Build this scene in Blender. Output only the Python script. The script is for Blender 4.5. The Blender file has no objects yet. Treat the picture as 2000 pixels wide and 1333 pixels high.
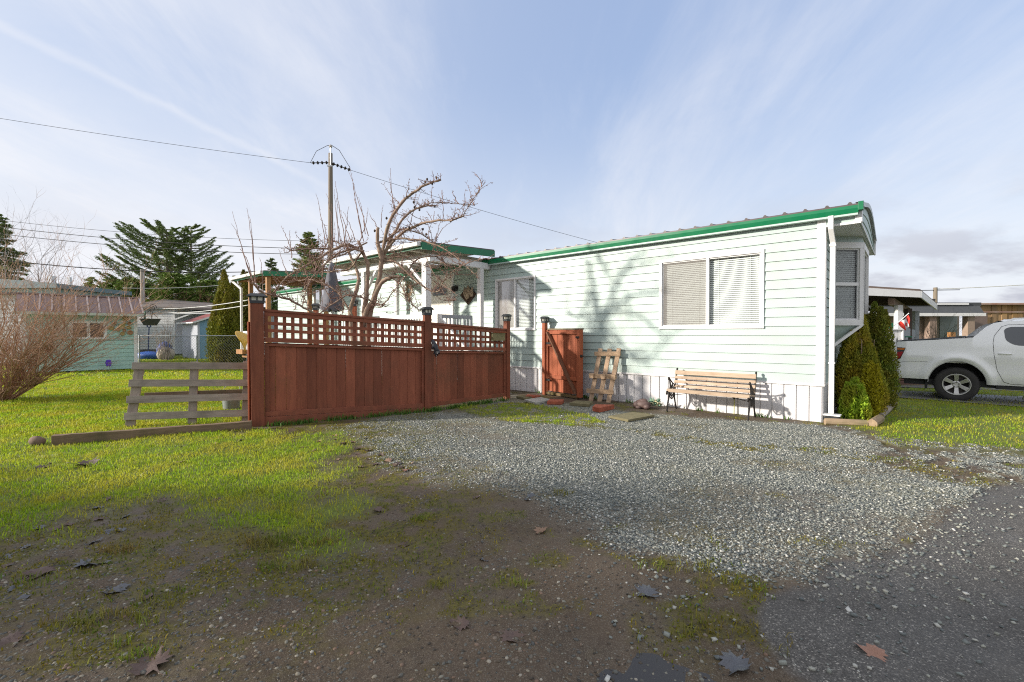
import bpy, math, random
import numpy as np
from mathutils import Vector, Matrix
random.seed(7); rng = np.random.default_rng(11)
S = bpy.context.scene
COL = S.collection
R = math.radians
# ------------------------------------------------------------------ camera geometry (photo is 2000 wide, 16 mm lens)
F = 889.0; PITCH = math.atan(13.5 / F); CH = 1.5
SUN_DIR = Vector((.98, .196, 0)).normalized()      # direction the light travels, on the ground
SUN_EL = R(17.5)
def ray(u, v):
    x, y = (u - 1000) / F, -(v - 666.5) / F
    c, s = math.cos(PITCH), math.sin(PITCH)
    return Vector((x, c + y * s, y * c - s))
CAMP = Vector((0, 0, CH))
def G(u, v, z=0.0):
    d = ray(u, v); t = (z - CH) / d.z
    return CAMP + d * t
def at(u, v, Y):
    d = ray(u, v); return CAMP + d * (Y / d.y)
# ------------------------------------------------------------------ mesh collector
class MB:
    def __init__(s): s.v = []; s.f = []
    def add(s, vs, fs):
        n = len(s.v); s.v.extend([tuple(a) for a in vs]); s.f.extend([tuple(i + n for i in f) for f in fs]); return s
    def quad(s, a, b, c, d): return s.add([a, b, c, d], [(0, 1, 2, 3)])
    def box(s, x0, x1, y0, y1, z0, z1, rot=None, org=None):
        vs = [(x, y, z) for x in (x0, x1) for y in (y0, y1) for z in (z0, z1)]
        if rot is not None:
            o = Vector(org or (0, 0, 0)); vs = [o + rot @ (Vector(p) - o) for p in vs]
        return s.add(vs, [(0, 1, 3, 2), (4, 6, 7, 5), (0, 4, 5, 1), (2, 3, 7, 6), (0, 2, 6, 4), (1, 5, 7, 3)])
    def beam(s, a, b, w, h, up=(0, 0, 1)):
        a, b = Vector(a), Vector(b); d = (b - a).normalized(); u = Vector(up)
        x = d.cross(u)
        if x.length < 1e-4: x = d.cross(Vector((0, 1, 0)))
        x.normalize(); y = x.cross(d).normalized()
        vs = []
        for p in (a, b):
            for i, j in ((-1, -1), (1, -1), (1, 1), (-1, 1)): vs.append(p + x * (i * w / 2) + y * (j * h / 2))
        return s.add(vs, [(3, 2, 1, 0), (4, 5, 6, 7), (0, 1, 5, 4), (1, 2, 6, 5), (2, 3, 7, 6), (3, 0, 4, 7)])
    def tube(s, pts, rad, n=6, cap=True):
        pts = [Vector(p) for p in pts]
        if not hasattr(rad, '__len__'): rad = [rad] * len(pts)
        ref = None; vs = []; fs = []
        for i, p in enumerate(pts):
            d = (pts[min(i + 1, len(pts) - 1)] - pts[max(i - 1, 0)])
            if d.length < 1e-9: d = Vector((0, 0, 1))
            d.normalize()
            if ref is None:
                ref = Vector((0, 0, 1)) if abs(d.z) < .9 else Vector((1, 0, 0))
            x = d.cross(ref)
            if x.length < 1e-6: x = d.cross(Vector((.3, .9, .1)))
            x.normalize(); y = x.cross(d).normalized(); ref = y
            for k in range(n):
                a = 2 * math.pi * k / n
                vs.append(p + (x * math.cos(a) + y * math.sin(a)) * rad[i])
        for i in range(len(pts) - 1):
            for k in range(n):
                k2 = (k + 1) % n
                fs.append((i * n + k, i * n + k2, (i + 1) * n + k2, (i + 1) * n + k))
        if cap: fs.append(tuple(range(n - 1, -1, -1))); m = (len(pts) - 1) * n; fs.append(tuple(range(m, m + n)))
        return s.add(vs, fs)
    def lathe(s, prof, n=24, c=(0, 0, 0), axis='z', sx=1, sy=1):
        vs = []; fs = []
        for r, z in prof:
            for k in range(n):
                a = 2 * math.pi * k / n
                p = (r * math.cos(a) * sx, r * math.sin(a) * sy, z)
                if axis == 'y': p = (p[0], z, p[1])
                vs.append((p[0] + c[0], p[1] + c[1], p[2] + c[2]))
        for i in range(len(prof) - 1):
            for k in range(n):
                k2 = (k + 1) % n
                f = (i * n + k, i * n + k2, (i + 1) * n + k2, (i + 1) * n + k)
                fs.append(f if axis == 'z' else f[::-1])
        return s.add(vs, fs)
    def prism(s, poly, o, ex, ey, ez, th):
        """polygon in (ex,ey) about o, thickness th along ez"""
        o, ex, ey, ez = map(Vector, (o, ex, ey, ez)); n = len(poly)
        a = [o + ex * p[0] + ey * p[1] for p in poly]; b = [p + ez * th for p in a]
        fs = [tuple(range(n - 1, -1, -1)), tuple(range(n, 2 * n))] + [(i, (i + 1) % n, n + (i + 1) % n, n + i) for i in range(n)]
        return s.add(a + b, fs)
    def ell(s, c, r, nu=10, nv=7, jit=0):
        vs = []; fs = []
        for j in range(nv + 1):
            t = math.pi * j / nv
            for i in range(nu):
                a = 2 * math.pi * i / nu; q = 1 + random.uniform(-jit, jit)
                vs.append((c[0] + r[0] * math.sin(t) * math.cos(a) * q, c[1] + r[1] * math.sin(t) * math.sin(a) * q, c[2] + r[2] * math.cos(t) * q))
        for j in range(nv):
            for i in range(nu):
                i2 = (i + 1) % nu
                fs.append((j * nu + i, (j + 1) * nu + i, (j + 1) * nu + i2, j * nu + i2))
        return s.add(vs, fs)
    def build(s, name, m, parent=None, smooth=False, bevel=0, seg=2):
        me = bpy.data.meshes.new(name); me.from_pydata(s.v, [], s.f); me.validate(); me.update()
        return link(name, me, m, parent, smooth, bevel, seg)
def link(name, me, m, parent=None, smooth=False, bevel=0, seg=2):
    o = bpy.data.objects.new(name, me); COL.objects.link(o)
    for mm in (m if isinstance(m, (list, tuple)) else [m]): me.materials.append(mm)
    if smooth:
        me.polygons.foreach_set('use_smooth', [True] * len(me.polygons))
        if smooth != 'all':
            try: me.set_sharp_from_angle(angle=R(40))
            except Exception: pass
    if parent is not None: o.parent = parent
    if bevel:
        b = o.modifiers.new('bevel', 'BEVEL'); b.width = bevel; b.segments = seg; b.limit_method = 'ANGLE'; b.angle_limit = R(35); b.harden_normals = False
    return o
def raw(name, V, Fc, m, parent=None, smooth=False):
    """V (n,3) array, Fc (m,k) array of a constant k"""
    me = bpy.data.meshes.new(name); V = np.asarray(V, np.float32); Fc = np.asarray(Fc, np.int32); k = Fc.shape[1]
    me.vertices.add(len(V)); me.vertices.foreach_set('co', V.ravel())
    me.loops.add(Fc.size); me.loops.foreach_set('vertex_index', Fc.ravel())
    me.polygons.add(len(Fc)); me.polygons.foreach_set('loop_start', np.arange(0, Fc.size, k, dtype=np.int32))
    me.update(calc_edges=True); me.validate()
    return link(name, me, m, parent, smooth)
def tag(o, label=None, cat=None, group=None, kind=None):
    if label: o['label'] = label
    if cat: o['category'] = cat
    if group: o['group'] = group
    if kind: o['kind'] = kind
    return o
def thing(name, label, cat, loc=(0, 0, 0), rz=0, group=None):
    o = bpy.data.objects.new(name, None); COL.objects.link(o); o.location = loc; o.rotation_euler = (0, 0, rz)
    o.empty_display_size = .1
    return tag(o, label, cat, group)
def dup(root, loc, rz=None, label=None, group=None, scale=None):
    r = root.copy(); COL.objects.link(r); r.location = loc
    if rz is not None: r.rotation_euler = (0, 0, rz)
    if label: r['label'] = label
    if group: r['group'] = group
    if scale: r.scale = (scale,) * 3
    for ch in list(root.children):
        c = ch.copy(); COL.objects.link(c); c.parent = r
        for g in list(ch.children):
            d = g.copy(); COL.objects.link(d); d.parent = c
    return r
# ------------------------------------------------------------------ numpy noise
def _h(ix, iy, seed):
    n = (ix * 374761393 + iy * 668265263 + seed * 1442695041) & 0xffffffff
    n = ((n ^ (n >> 13)) * 1274126177) & 0xffffffff
    return ((n ^ (n >> 16)) & 0xffff) / 65535.0
def vn(x, y, seed=0):
    x = np.asarray(x, float); y = np.asarray(y, float)
    ix = np.floor(x).astype(np.int64); iy = np.floor(y).astype(np.int64); fx = x - ix; fy = y - iy
    fx = fx * fx * (3 - 2 * fx); fy = fy * fy * (3 - 2 * fy)
    a, b, c, d = _h(ix, iy, seed), _h(ix + 1, iy, seed), _h(ix, iy + 1, seed), _h(ix + 1, iy + 1, seed)
    return (a * (1 - fx) + b * fx) * (1 - fy) + (c * (1 - fx) + d * fx) * fy
def fbm(x, y, seed=0, o=4):
    s = 0; a = .5; t = 0
    for i in range(o):
        s = s + a * vn(x * 2 ** i, y * 2 ** i, seed + i * 17); t += a; a *= .5
    return s / t
def sdf(px, py, poly):
    """signed distance, positive inside"""
    px = np.asarray(px, float); py = np.asarray(py, float)
    d = np.full(px.shape, 1e18); ins = np.zeros(px.shape, bool); n = len(poly)
    for i in range(n):
        ax, ay = poly[i]; bx, by = poly[(i + 1) % n]
        ex, ey = bx - ax, by - ay; wx, wy = px - ax, py - ay
        t = np.clip((wx * ex + wy * ey) / (ex * ex + ey * ey + 1e-12), 0, 1)
        d = np.minimum(d, (wx - ex * t) ** 2 + (wy - ey * t) ** 2)
        c = ((ay > py) != (by > py)) & (px < (bx - ax) * (py - ay) / ((by - ay) if by != ay else 1e-12) + ax)
        ins ^= c
    return np.where(ins, 1, -1) * np.sqrt(d)
# ------------------------------------------------------------------ materials
def srgb(r, g, b):
    f = lambda c: (c / 255 / 12.92) if c / 255 <= .04045 else ((c / 255 + .055) / 1.055) ** 2.4
    return (f(r), f(g), f(b), 1)
class NT:
    def __init__(s, name):
        s.m = bpy.data.materials.new(name); s.m.use_nodes = True; s.t = s.m.node_tree; s.t.nodes.clear()
        s.out = s.n('ShaderNodeOutputMaterial'); s.b = s.n('ShaderNodeBsdfPrincipled'); s.l(s.b.outputs[0], s.out.inputs[0])
    def n(s, typ, **kw):
        x = s.t.nodes.new(typ)
        for k, v in kw.items(): setattr(x, k, v)
        return x
    def l(s, a, b): s.t.links.new(a, b)
    def set(s, x, **kw):
        for k, v in kw.items(): x.inputs[k.replace('_', ' ')].default_value = v
    def coord(s, scale=(1, 1, 1), kind='Object'):
        tc = s.n('ShaderNodeTexCoord'); mp = s.n('ShaderNodeMapping'); mp.inputs['Scale'].default_value = scale
        s.l(tc.outputs[kind], mp.inputs['Vector']); return mp.outputs[0]
    def noise(s, vec, scale, detail=4, rough=.55, dist=0):
        x = s.n('ShaderNodeTexNoise'); x.inputs['Scale'].default_value = scale; x.inputs['Detail'].default_value = detail
        x.inputs['Roughness'].default_value = rough; x.inputs['Distortion'].default_value = dist
        if vec is not None: s.l(vec, x.inputs['Vector'])
        return x.outputs[0]
    def ramp(s, fac, stops, interp='LINEAR'):
        x = s.n('ShaderNodeValToRGB'); x.color_ramp.interpolation = interp; e = x.color_ramp.elements
        while len(e) < len(stops): e.new(.5)
        for i, (p, c) in enumerate(stops):
            e[i].position = p; e[i].color = c if hasattr(c, '__len__') else (c, c, c, 1)
        s.l(fac, x.inputs[0]); return x.outputs[0]
    def mix(s, fac, a, b, mode='MIX'):
        x = s.n('ShaderNodeMix', data_type='RGBA', blend_type=mode)
        for sock, val in ((x.inputs['Factor'], fac), (x.inputs[6], a), (x.inputs[7], b)):
            if hasattr(val, 'is_linked') or isinstance(val, bpy.types.NodeSocket): s.l(val, sock)
            else: sock.default_value = val
        return x.outputs[2]
    def math(s, op, a, b=0.0, clamp=False):
        x = s.n('ShaderNodeMath', operation=op, use_clamp=clamp)
        for sock, val in ((x.inputs[0], a), (x.inputs[1], b)):
            if isinstance(val, bpy.types.NodeSocket): s.l(val, sock)
            else: sock.default_value = val
        return x.outputs[0]
    def bump(s, h, strength=.3, dist=.01, normal=None):
        x = s.n('ShaderNodeBump'); x.inputs['Strength'].default_value = strength; x.inputs['Distance'].default_value = dist
        s.l(h, x.inputs['Height'])
        if normal is not None: s.l(normal, x.inputs['Normal'])
        return x.outputs[0]
def M(name, c1, c2=None, scale=6, rough=.6, bump=.15, bscale=60, stretch=(1, 1, 1), island=0.0, metal=0, spec=.5, dirt=None, coat=0, bdist=.004):
    """plain procedural material: two-tone noise, fine bump, optional per-island variation and blotchy dirt"""
    t = NT(name); v = t.coord(stretch); c2 = c2 or tuple(x * .8 for x in c1[:3]) + (1,)
    n = t.noise(v, scale, 6, .6, .3); col = t.mix(t.ramp(n, [(.3, 0), (.72, 1)]), c1, c2)
    if island:
        g = t.n('ShaderNodeNewGeometry'); h = t.n('ShaderNodeHueSaturation')
        t.l(t.math('MULTIPLY_ADD', g.outputs['Random Per Island'], 2 * island), h.inputs['Value'])
        h.inputs['Value'].links[0].from_node.inputs[2].default_value = 1 - island
        t.l(col, h.inputs['Color']); col = h.outputs[0]
    if dirt:
        n3 = t.noise(t.coord((1, 1, 1)), dirt[1], 5, .65); col = t.mix(t.math('MULTIPLY', t.ramp(n3, [(.5, 0), (.75, 1)]), dirt[2]), col, dirt[0])
    t.l(col, t.b.inputs['Base Color'])
    rr = t.noise(v, scale * 2.3, 3); t.l(t.math('ADD', t.math('MULTIPLY', rr, .25), rough - .12, True), t.b.inputs['Roughness'])
    if bump: t.l(t.bump(t.noise(v, bscale, 5, .6), bump, bdist), t.b.inputs['Normal'])
    t.b.inputs['Metallic'].default_value = metal; t.b.inputs['Specular IOR Level'].default_value = spec; t.b.inputs['Coat Weight'].default_value = coat
    return t.m
def wood(name, c1, c2, axis='z', scale=3, rough=.75, bump=.5, island=.15, knots=None, dirt=None):
    """boards: grain stretched along an axis"""
    t = NT(name); st = {'x': (.12, 1, 1), 'y': (1, .12, 1), 'z': (1, 1, .12)}[axis]
    v = t.coord(st); g = t.n('ShaderNodeNewGeometry')
    off = t.n('ShaderNodeVectorMath', operation='ADD'); cmb = t.n('ShaderNodeCombineXYZ')
    t.l(t.math('MULTIPLY', g.outputs['Random Per Island'], 37), cmb.inputs[0]); t.l(t.math('MULTIPLY', g.outputs['Random Per Island'], 19), cmb.inputs[1])
    t.l(v, off.inputs[0]); t.l(cmb.outputs[0], off.inputs[1]); v = off.outputs[0]
    a = t.noise(v, scale * 7, 8, .7, .6); b = t.noise(v, scale * 1.3, 3, .5, .5)
    col = t.mix(t.ramp(a, [(.3, 0), (.7, 1)]), c1, c2)
    col = t.mix(t.math('MULTIPLY', t.ramp(b, [(.35, 0), (.8, 1)]), .45), col, tuple(x * .5 for x in c2[:3]) + (1,))
    if knots:
        vo = t.n('ShaderNodeTexVoronoi'); vo.inputs['Scale'].default_value = 5; t.l(v, vo.inputs['Vector'])
        col = t.mix(t.ramp(vo.outputs['Distance'], [(.03, .85), (.09, 0)]), col, knots)
    if dirt:
        n3 = t.noise(t.coord((1, 1, 1)), dirt[1], 5, .65); col = t.mix(t.math('MULTIPLY', t.ramp(n3, [(.48, 0), (.72, 1)]), dirt[2]), col, dirt[0])
    h = t.n('ShaderNodeHueSaturation'); t.l(t.math('MULTIPLY_ADD', g.outputs['Random Per Island'], 2 * island), h.inputs['Value'])
    h.inputs['Value'].links[0].from_node.inputs[2].default_value = 1 - island; t.l(col, h.inputs['Color'])
    t.l(h.outputs[0], t.b.inputs['Base Color']); t.b.inputs['Roughness'].default_value = rough; t.b.inputs['Specular IOR Level'].default_value = .3
    t.l(t.bump(t.noise(v, scale * 14, 6, .7), bump, .004), t.b.inputs['Normal'])
    return t.m
def leafmat(name, c1, c2, c3=None, rough=.55, trans=.25, posscale=1.2, spec=.3):
    """many small leaves: colour varies per leaf and over large clumps"""
    t = NT(name); g = t.n('ShaderNodeNewGeometry'); n = t.noise(t.coord(), posscale, 3)
    col = t.mix(g.outputs['Random Per Island'], c1, c2)
    if c3: col = t.mix(t.ramp(n, [(.42, 0), (.62, 1)]), col, c3)
    h = t.n('ShaderNodeHueSaturation'); t.l(t.math('MULTIPLY_ADD', t.math('FRACT', t.math('MULTIPLY', g.outputs['Random Per Island'], 7.3)), .6), h.inputs['Value'])
    h.inputs['Value'].links[0].from_node.inputs[2].default_value = .7; t.l(col, h.inputs['Color']); col = h.outputs[0]
    t.l(col, t.b.inputs['Base Color']); t.b.inputs['Roughness'].default_value = rough; t.b.inputs['Specular IOR Level'].default_value = spec
    if trans:
        tr = t.n('ShaderNodeBsdfTranslucent'); t.l(col, tr.inputs[0]); mx = t.n('ShaderNodeMixShader'); mx.inputs[0].default_value = trans
        t.l(t.b.outputs[0], mx.inputs[1]); t.l(tr.outputs[0], mx.inputs[2]); t.l(mx.outputs[0], t.out.inputs[0])
    return t.m
def glassmat(name, tint=(.9, .95, .95, 1), refl=1.0):
    t = NT(name); tr = t.n('ShaderNodeBsdfTransparent'); tr.inputs[0].default_value = tint
    gl = t.n('ShaderNodeBsdfGlossy'); gl.inputs['Roughness'].default_value = .02
    fr = t.n('ShaderNodeFresnel'); fr.inputs[0].default_value = 1.5
    mx = t.n('ShaderNodeMixShader'); t.l(t.math('MULTIPLY', fr.outputs[0], .95 * refl, True), mx.inputs[0])
    t.l(tr.outputs[0], mx.inputs[1]); t.l(gl.outputs[0], mx.inputs[2]); t.l(mx.outputs[0], t.out.inputs[0])
    return t.m
siding_m = M('mint_vinyl', (.43, .525, .485, 1), (.405, .495, .458, 1), 1.2, .5, .06, 90, (.3, .3, 2), dirt=((.37, .42, .34, 1), .9, .5))
teal_m = M('teal_siding', (.40, .60, .53, 1), (.36, .55, .49, 1), 1.5, .6, .08, 60, dirt=((.2, .34, .32, 1), 2, .4))
white_m = M('white_trim', (.76, .75, .73, 1), (.71, .70, .69, 1), 3, .45, .05, 80, dirt=((.5, .48, .42, 1), 2.5, .3))
skirt_m = M('white_skirting', (.68, .66, .66, 1), (.64, .62, .62, 1), 3, .5, .08, 60, (1, 1, .3), dirt=((.42, .38, .32, 1), 2.2, .35))
green_m = M('green_metal', (.0, .16, .06, 1), (.0, .135, .052, 1), 2, .35, .02, 40)
brownroof_m = M('brown_metal', (.10, .075, .07, 1), (.075, .058, .055, 1), 3, .4, .05, 40)
stain = wood('red_stained_board', (.31, .098, .052, 1), (.20, .060, .032, 1), 'z', 3, .7, .7, .26, knots=(.06, .018, .012, 1), dirt=((.075, .05, .028, 1), 1.3, .5))
stainx = wood('red_stained_rail', (.31, .10, .054, 1), (.21, .064, .036, 1), 'x', 3, .7, .5, .14, dirt=((.08, .06, .03, 1), 2.5, .55))
gatem = wood('orange_stained_board', (.40, .115, .05, 1), (.30, .08, .036, 1), 'z', 3, .65, .5, .14, knots=(.1, .03, .015, 1))
greywood = wood('weathered_grey_wood', (.44, .38, .32, 1), (.27, .23, .19, 1), 'x', 3, .85, .8, .14, knots=(.05, .04, .03, 1), dirt=((.10, .09, .07, 1), 3, .5))
greywoodz = wood('weathered_grey_post', (.44, .37, .30, 1), (.27, .22, .18, 1), 'z', 3, .85, .8, .14, knots=(.05, .04, .03, 1), dirt=((.10, .09, .07, 1), 3, .5))
palewood = wood('pale_pine', (.56, .40, .27, 1), (.40, .27, .17, 1), 'z', 3, .75, .5, .14, knots=(.10, .05, .03, 1))
palewoodx = wood('pale_pine_rail', (.60, .42, .27, 1), (.42, .28, .17, 1), 'x', 3, .75, .5, .14, knots=(.10, .05, .03, 1))
benchwood = wood('bleached_bench_slat', (.60, .47, .35, 1), (.42, .30, .20, 1), 'x', 3.5, .8, .6, .16, knots=(.14, .07, .04, 1), dirt=((.22, .13, .08, 1), 4, .5))
darkbeam = wood('old_dark_timber', (.28, .20, .13, 1), (.15, .10, .065, 1), 'x', 3, .9, .9, .1, dirt=((.05, .06, .02, 1), 3, .5))
cedarwood = wood('honey_cedar', (.42, .22, .09, 1), (.30, .14, .05, 1), 'z', 3, .6, .3, .12)
iron_m = M('black_cast_iron', (.022, .021, .02, 1), (.035, .028, .024, 1), 20, .5, .3, 90, metal=.4)
capm = M('black_plastic', (.022, .024, .026, 1), (.03, .033, .036, 1), 10, .4, .05, 90)
glow_white = M('frosted_plastic', (.75, .72, .6, 1), (.7, .68, .55, 1), 10, .3, 0)
glass_m = glassmat('window_glass'); darkglass = glassmat('tinted_glass', (.25, .28, .28, 1), 1.3)
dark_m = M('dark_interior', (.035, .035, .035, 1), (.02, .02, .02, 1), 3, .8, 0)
blind_m = M('white_blind', (.82, .80, .76, 1), (.78, .76, .72, 1), 3, .5, 0, island=.04)
bark_m = M('apple_bark', (.36, .25, .18, 1), (.20, .135, .095, 1), 9, .85, .7, 45, dirt=((.30, .31, .20, 1), 5, .5))
twig_m = M('young_twig', (.27, .15, .11, 1), (.19, .11, .08, 1), 9, .7, .2, 60)
tan_m = M('tan_bare_stem', (.52, .32, .20, 1), (.34, .20, .125, 1), 3, .8, .3, 60, island=.3)
polewood = M('grey_pole_wood', (.27, .22, .16, 1), (.16, .13, .10, 1), 3, .9, .6, 25, (1, 1, .1))
wire_m = M('black_cable', (.03, .03, .03, 1), (.05, .05, .05, 1), 3, .6, 0)
palewire = M('pale_cable', (.55, .55, .53, 1), (.45, .45, .43, 1), 3, .6, 0)
concrete_m = M('grey_concrete', (.42, .41, .38, 1), (.32, .31, .29, 1), 8, .9, .5, 90, dirt=((.2, .2, .15, 1), 4, .4))
mosspaver = M('mossy_paver', (.20, .17, .09, 1), (.13, .115, .06, 1), 9, .95, .6, 90)
brick_m = M('red_brick', (.38, .10, .05, 1), (.26, .065, .035, 1), 12, .9, .5, 90, dirt=((.12, .05, .03, 1), 8, .4))
greypaint = M('grey_paint', (.33, .35, .37, 1), (.28, .30, .32, 1), 4, .7, .2, 50)
steel_m = M('galvanised_steel', (.45, .46, .47, 1), (.35, .36, .37, 1), 10, .45, .05, 60, metal=.7)
# ================================================================== TERRAIN
def PX(*pts): return [tuple(G(u, v).xy) for u, v in pts]
ASPH = PX((1950, 945), (1905, 962), (1878, 985), (1850, 1002), (1800, 1048), (1740, 1078), (1640, 1090), (1570, 1135), (1500, 1165), (1475, 1200), (1500, 1255), (1545, 1300), (1600, 1345)) + [(1.1, 1.3), (.7, 0), (-2, -3), (-60, -10), (-60, -80), (80, -80), (80, 30), (12, 5.6)] + PX((2000, 942))
GRAV = PX((640, 838), (700, 868), (770, 905), (860, 935), (960, 958), (1010, 972), (1080, 990), (1130, 1022), (1200, 1052), (1280, 1082), (1330, 1098), (1400, 1118), (1480, 1135), (1570, 1118), (1640, 1092), (1740, 1078), (1800, 1050), (1850, 1004), (1905, 962), (1870, 945), (1800, 925), (1700, 908), (1740, 880), (1690, 850), (1608, 832), (1480, 826), (1200, 800), (1000, 770), (985, 782), (840, 806), (700, 828))
MOSSG = PX((880, 792), (1010, 786), (1120, 806), (1200, 830), (1300, 858), (1450, 882), (1620, 892), (1750, 915), (1900, 945), (1960, 940), (1860, 912), (1750, 892), (1600, 878), (1480, 872), (1360, 858), (1240, 842), (1130, 838), (1010, 824), (920, 812))
GSTRIP = PX((880, 792), (1000, 787), (1090, 797), (1150, 811), (1185, 824), (1130, 836), (1010, 823), (930, 811))
LAWNR = PX((1620, 832), (1700, 845), (1760, 878), (1900, 890), (2010, 896)) + [(14, 6.2), (60, 8), (60, 60), (6.5, 60), (8.5, 12.5), (7.9, 10.5), (6.3, 8)]
MIXR = PX((1640, 838), (1740, 858), (2010, 880), (2010, 940), (1900, 946), (1780, 915), (1680, 895))
LAWN = [(-60, 5), (-14, 4.4)] + PX((-250, 1120), (0, 1080), (50, 1020), (130, 1000), (260, 985), (340, 965), (430, 1000), (520, 1050), (640, 1050), (690, 985), (650, 900), (690, 872), (650, 842), (480, 838)) + [(-4.4, 7.6), (-4.5, 12), (-6, 16), (-10, 22), (-60, 60)]
TUFTS = [(200, 1205, .30, .09), (215, 1262, .24, .09), (235, 1068, .13, .07), (540, 1055, .25, .12), (620, 1055, .14, .08), (820, 1012, .09, .05), (1090, 970, .10, .06), (560, 1098, .2, .08), (1330, 1108, .30, .08), (1440, 1150, .2, .12), (1480, 1240, .16, .12), (1370, 1225, .16, .1), (480, 960, .2, .1), (20, 1130, .3, .1), (340, 1160, .2, .1), (1005, 1140, .12, .05), (860, 1140, .1, .05)]
TW = [(G(u, v).x, G(u, v).y, a, b) for u, v, a, b in TUFTS]
TGREEN = TW[:9]
def sm(x, a, b):
    t = np.clip((x - a) / (b - a), 0, 1); return t * t * (3 - 2 * t)
def masks(x, y):
    wx = x + (fbm(x * 1.7, y * 1.7, 3) - .5) * .5 + (fbm(x * 7, y * 7, 5) - .5) * .18
    wy = y + (fbm(x * 1.7, y * 1.7, 9) - .5) * .5 + (fbm(x * 7, y * 7, 12) - .5) * .18
    lx = x + (fbm(x * 5, y * 5, 31) - .5) * .12; ly = y + (fbm(x * 5, y * 5, 33) - .5) * .12
    asph = sm(sdf(lx, ly, ASPH), -.04, .05)
    lx2 = x + (fbm(x * 3, y * 3, 41) - .5) * .25; ly2 = y + (fbm(x * 3, y * 3, 43) - .5) * .25
    grav = sm(sdf(lx2, ly2, GRAV) + (fbm(x * 1.3, y * 1.3, 47) - .5) * .7, -.22, .22)
    n1 = fbm(x * 2.2, y * 2.2, 21); n2 = fbm(x * 9, y * 9, 22)
    mixr = sm(sdf(wx, wy, MIXR), -.25, .1); grav = np.maximum(grav * (1 - .5 * sm(fbm(x * .8 + y * .5, y * 1.9, 49), .50, .68)), mixr * sm(n2, .45, .55) * .9)
    dl = sdf(wx, wy, LAWN)
    lawn = sm(dl + (n1 - .5) * 1.3, -.30, .45); lawn2 = sm(sdf(wx, wy, LAWNR) + (n2 - .5) * .3, -.15, .2) * (1 - mixr * .65)
    far = sm(y, 12.5, 14) * (1 - sm(np.abs(x + 1) - .8 * y, 1e6, 1e7))
    moss = sm(sdf(wx, wy, MOSSG), -.12, .08) * sm(n2, .38, .56)
    fringe = sm(dl + 1.5, -.2, 1.2) * (1 - lawn) * sm(n2, .36, .56)
    t = np.zeros_like(x)
    for a, b, ra, rb in TW: t = np.maximum(t, 1 - sm(((wx - a) / ra) ** 2 + ((wy - b) / rb) ** 2, .5, 2.4))
    stray = sm(fbm(x * 4, y * 4, 57), .54, .70) * .8 * sm(y, 1.8, 2.6)
    grass = np.maximum.reduce([lawn, lawn2, far, sm(sdf(wx, wy, GSTRIP), -.1, .1) * sm(n2, .34, .5)])
    gm_ = sm(-x, -.2, 1.6) * sm(fbm(x * 2.5, y * 2.5, 66), .35, .6) * .5 * grav
    mossy = np.maximum.reduce([moss, fringe, stray * (1 - grav), t * sm(n2, .3, .5), gm_])
    grass *= (1 - asph); grav = grav * (1 - asph) * (1 - grass * .9)
    mossy = mossy * (1 - asph) * (1 - grass)
    return grav, grass, mossy, asph
def height(x, y):
    g, gr, mo, a = masks(x, y)
    near = 1 - sm(np.hypot(x, y), 14, 22)
    h = (fbm(x * .7, y * .7, 71) - .5) * .05 * (1 - a) + (fbm(x * 5, y * 5, 72) - .5) * .018 * (1 - a) * (1 - g * .4)
    h += g * .025 * sm(y, 3.2, 4.5) * (1 - sm(y, 7, 9)) + gr * .012 - .004 * a
    h *= near
    return h - .02 * near * (1 - sm(y, 6, 8))
def axis(lo, a, b, hi, step, gr=1.16):
    c = list(np.arange(a, b + 1e-6, step)); s = step
    while c[-1] < hi: s *= gr; c.append(c[-1] + s)
    s = step; l = []; p = a
    while p > lo: s *= gr; p -= s; l.append(p)
    return np.array(l[::-1] + c)
gx = axis(-400, -7.5, 7.5, 400, .04); gy = axis(-60, 1.5, 9.6, 500, .04)
GX, GY = np.meshgrid(gx, gy); fx, fy = GX.ravel(), GY.ravel()
mk = masks(fx, fy); fz = height(fx, fy)
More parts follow.
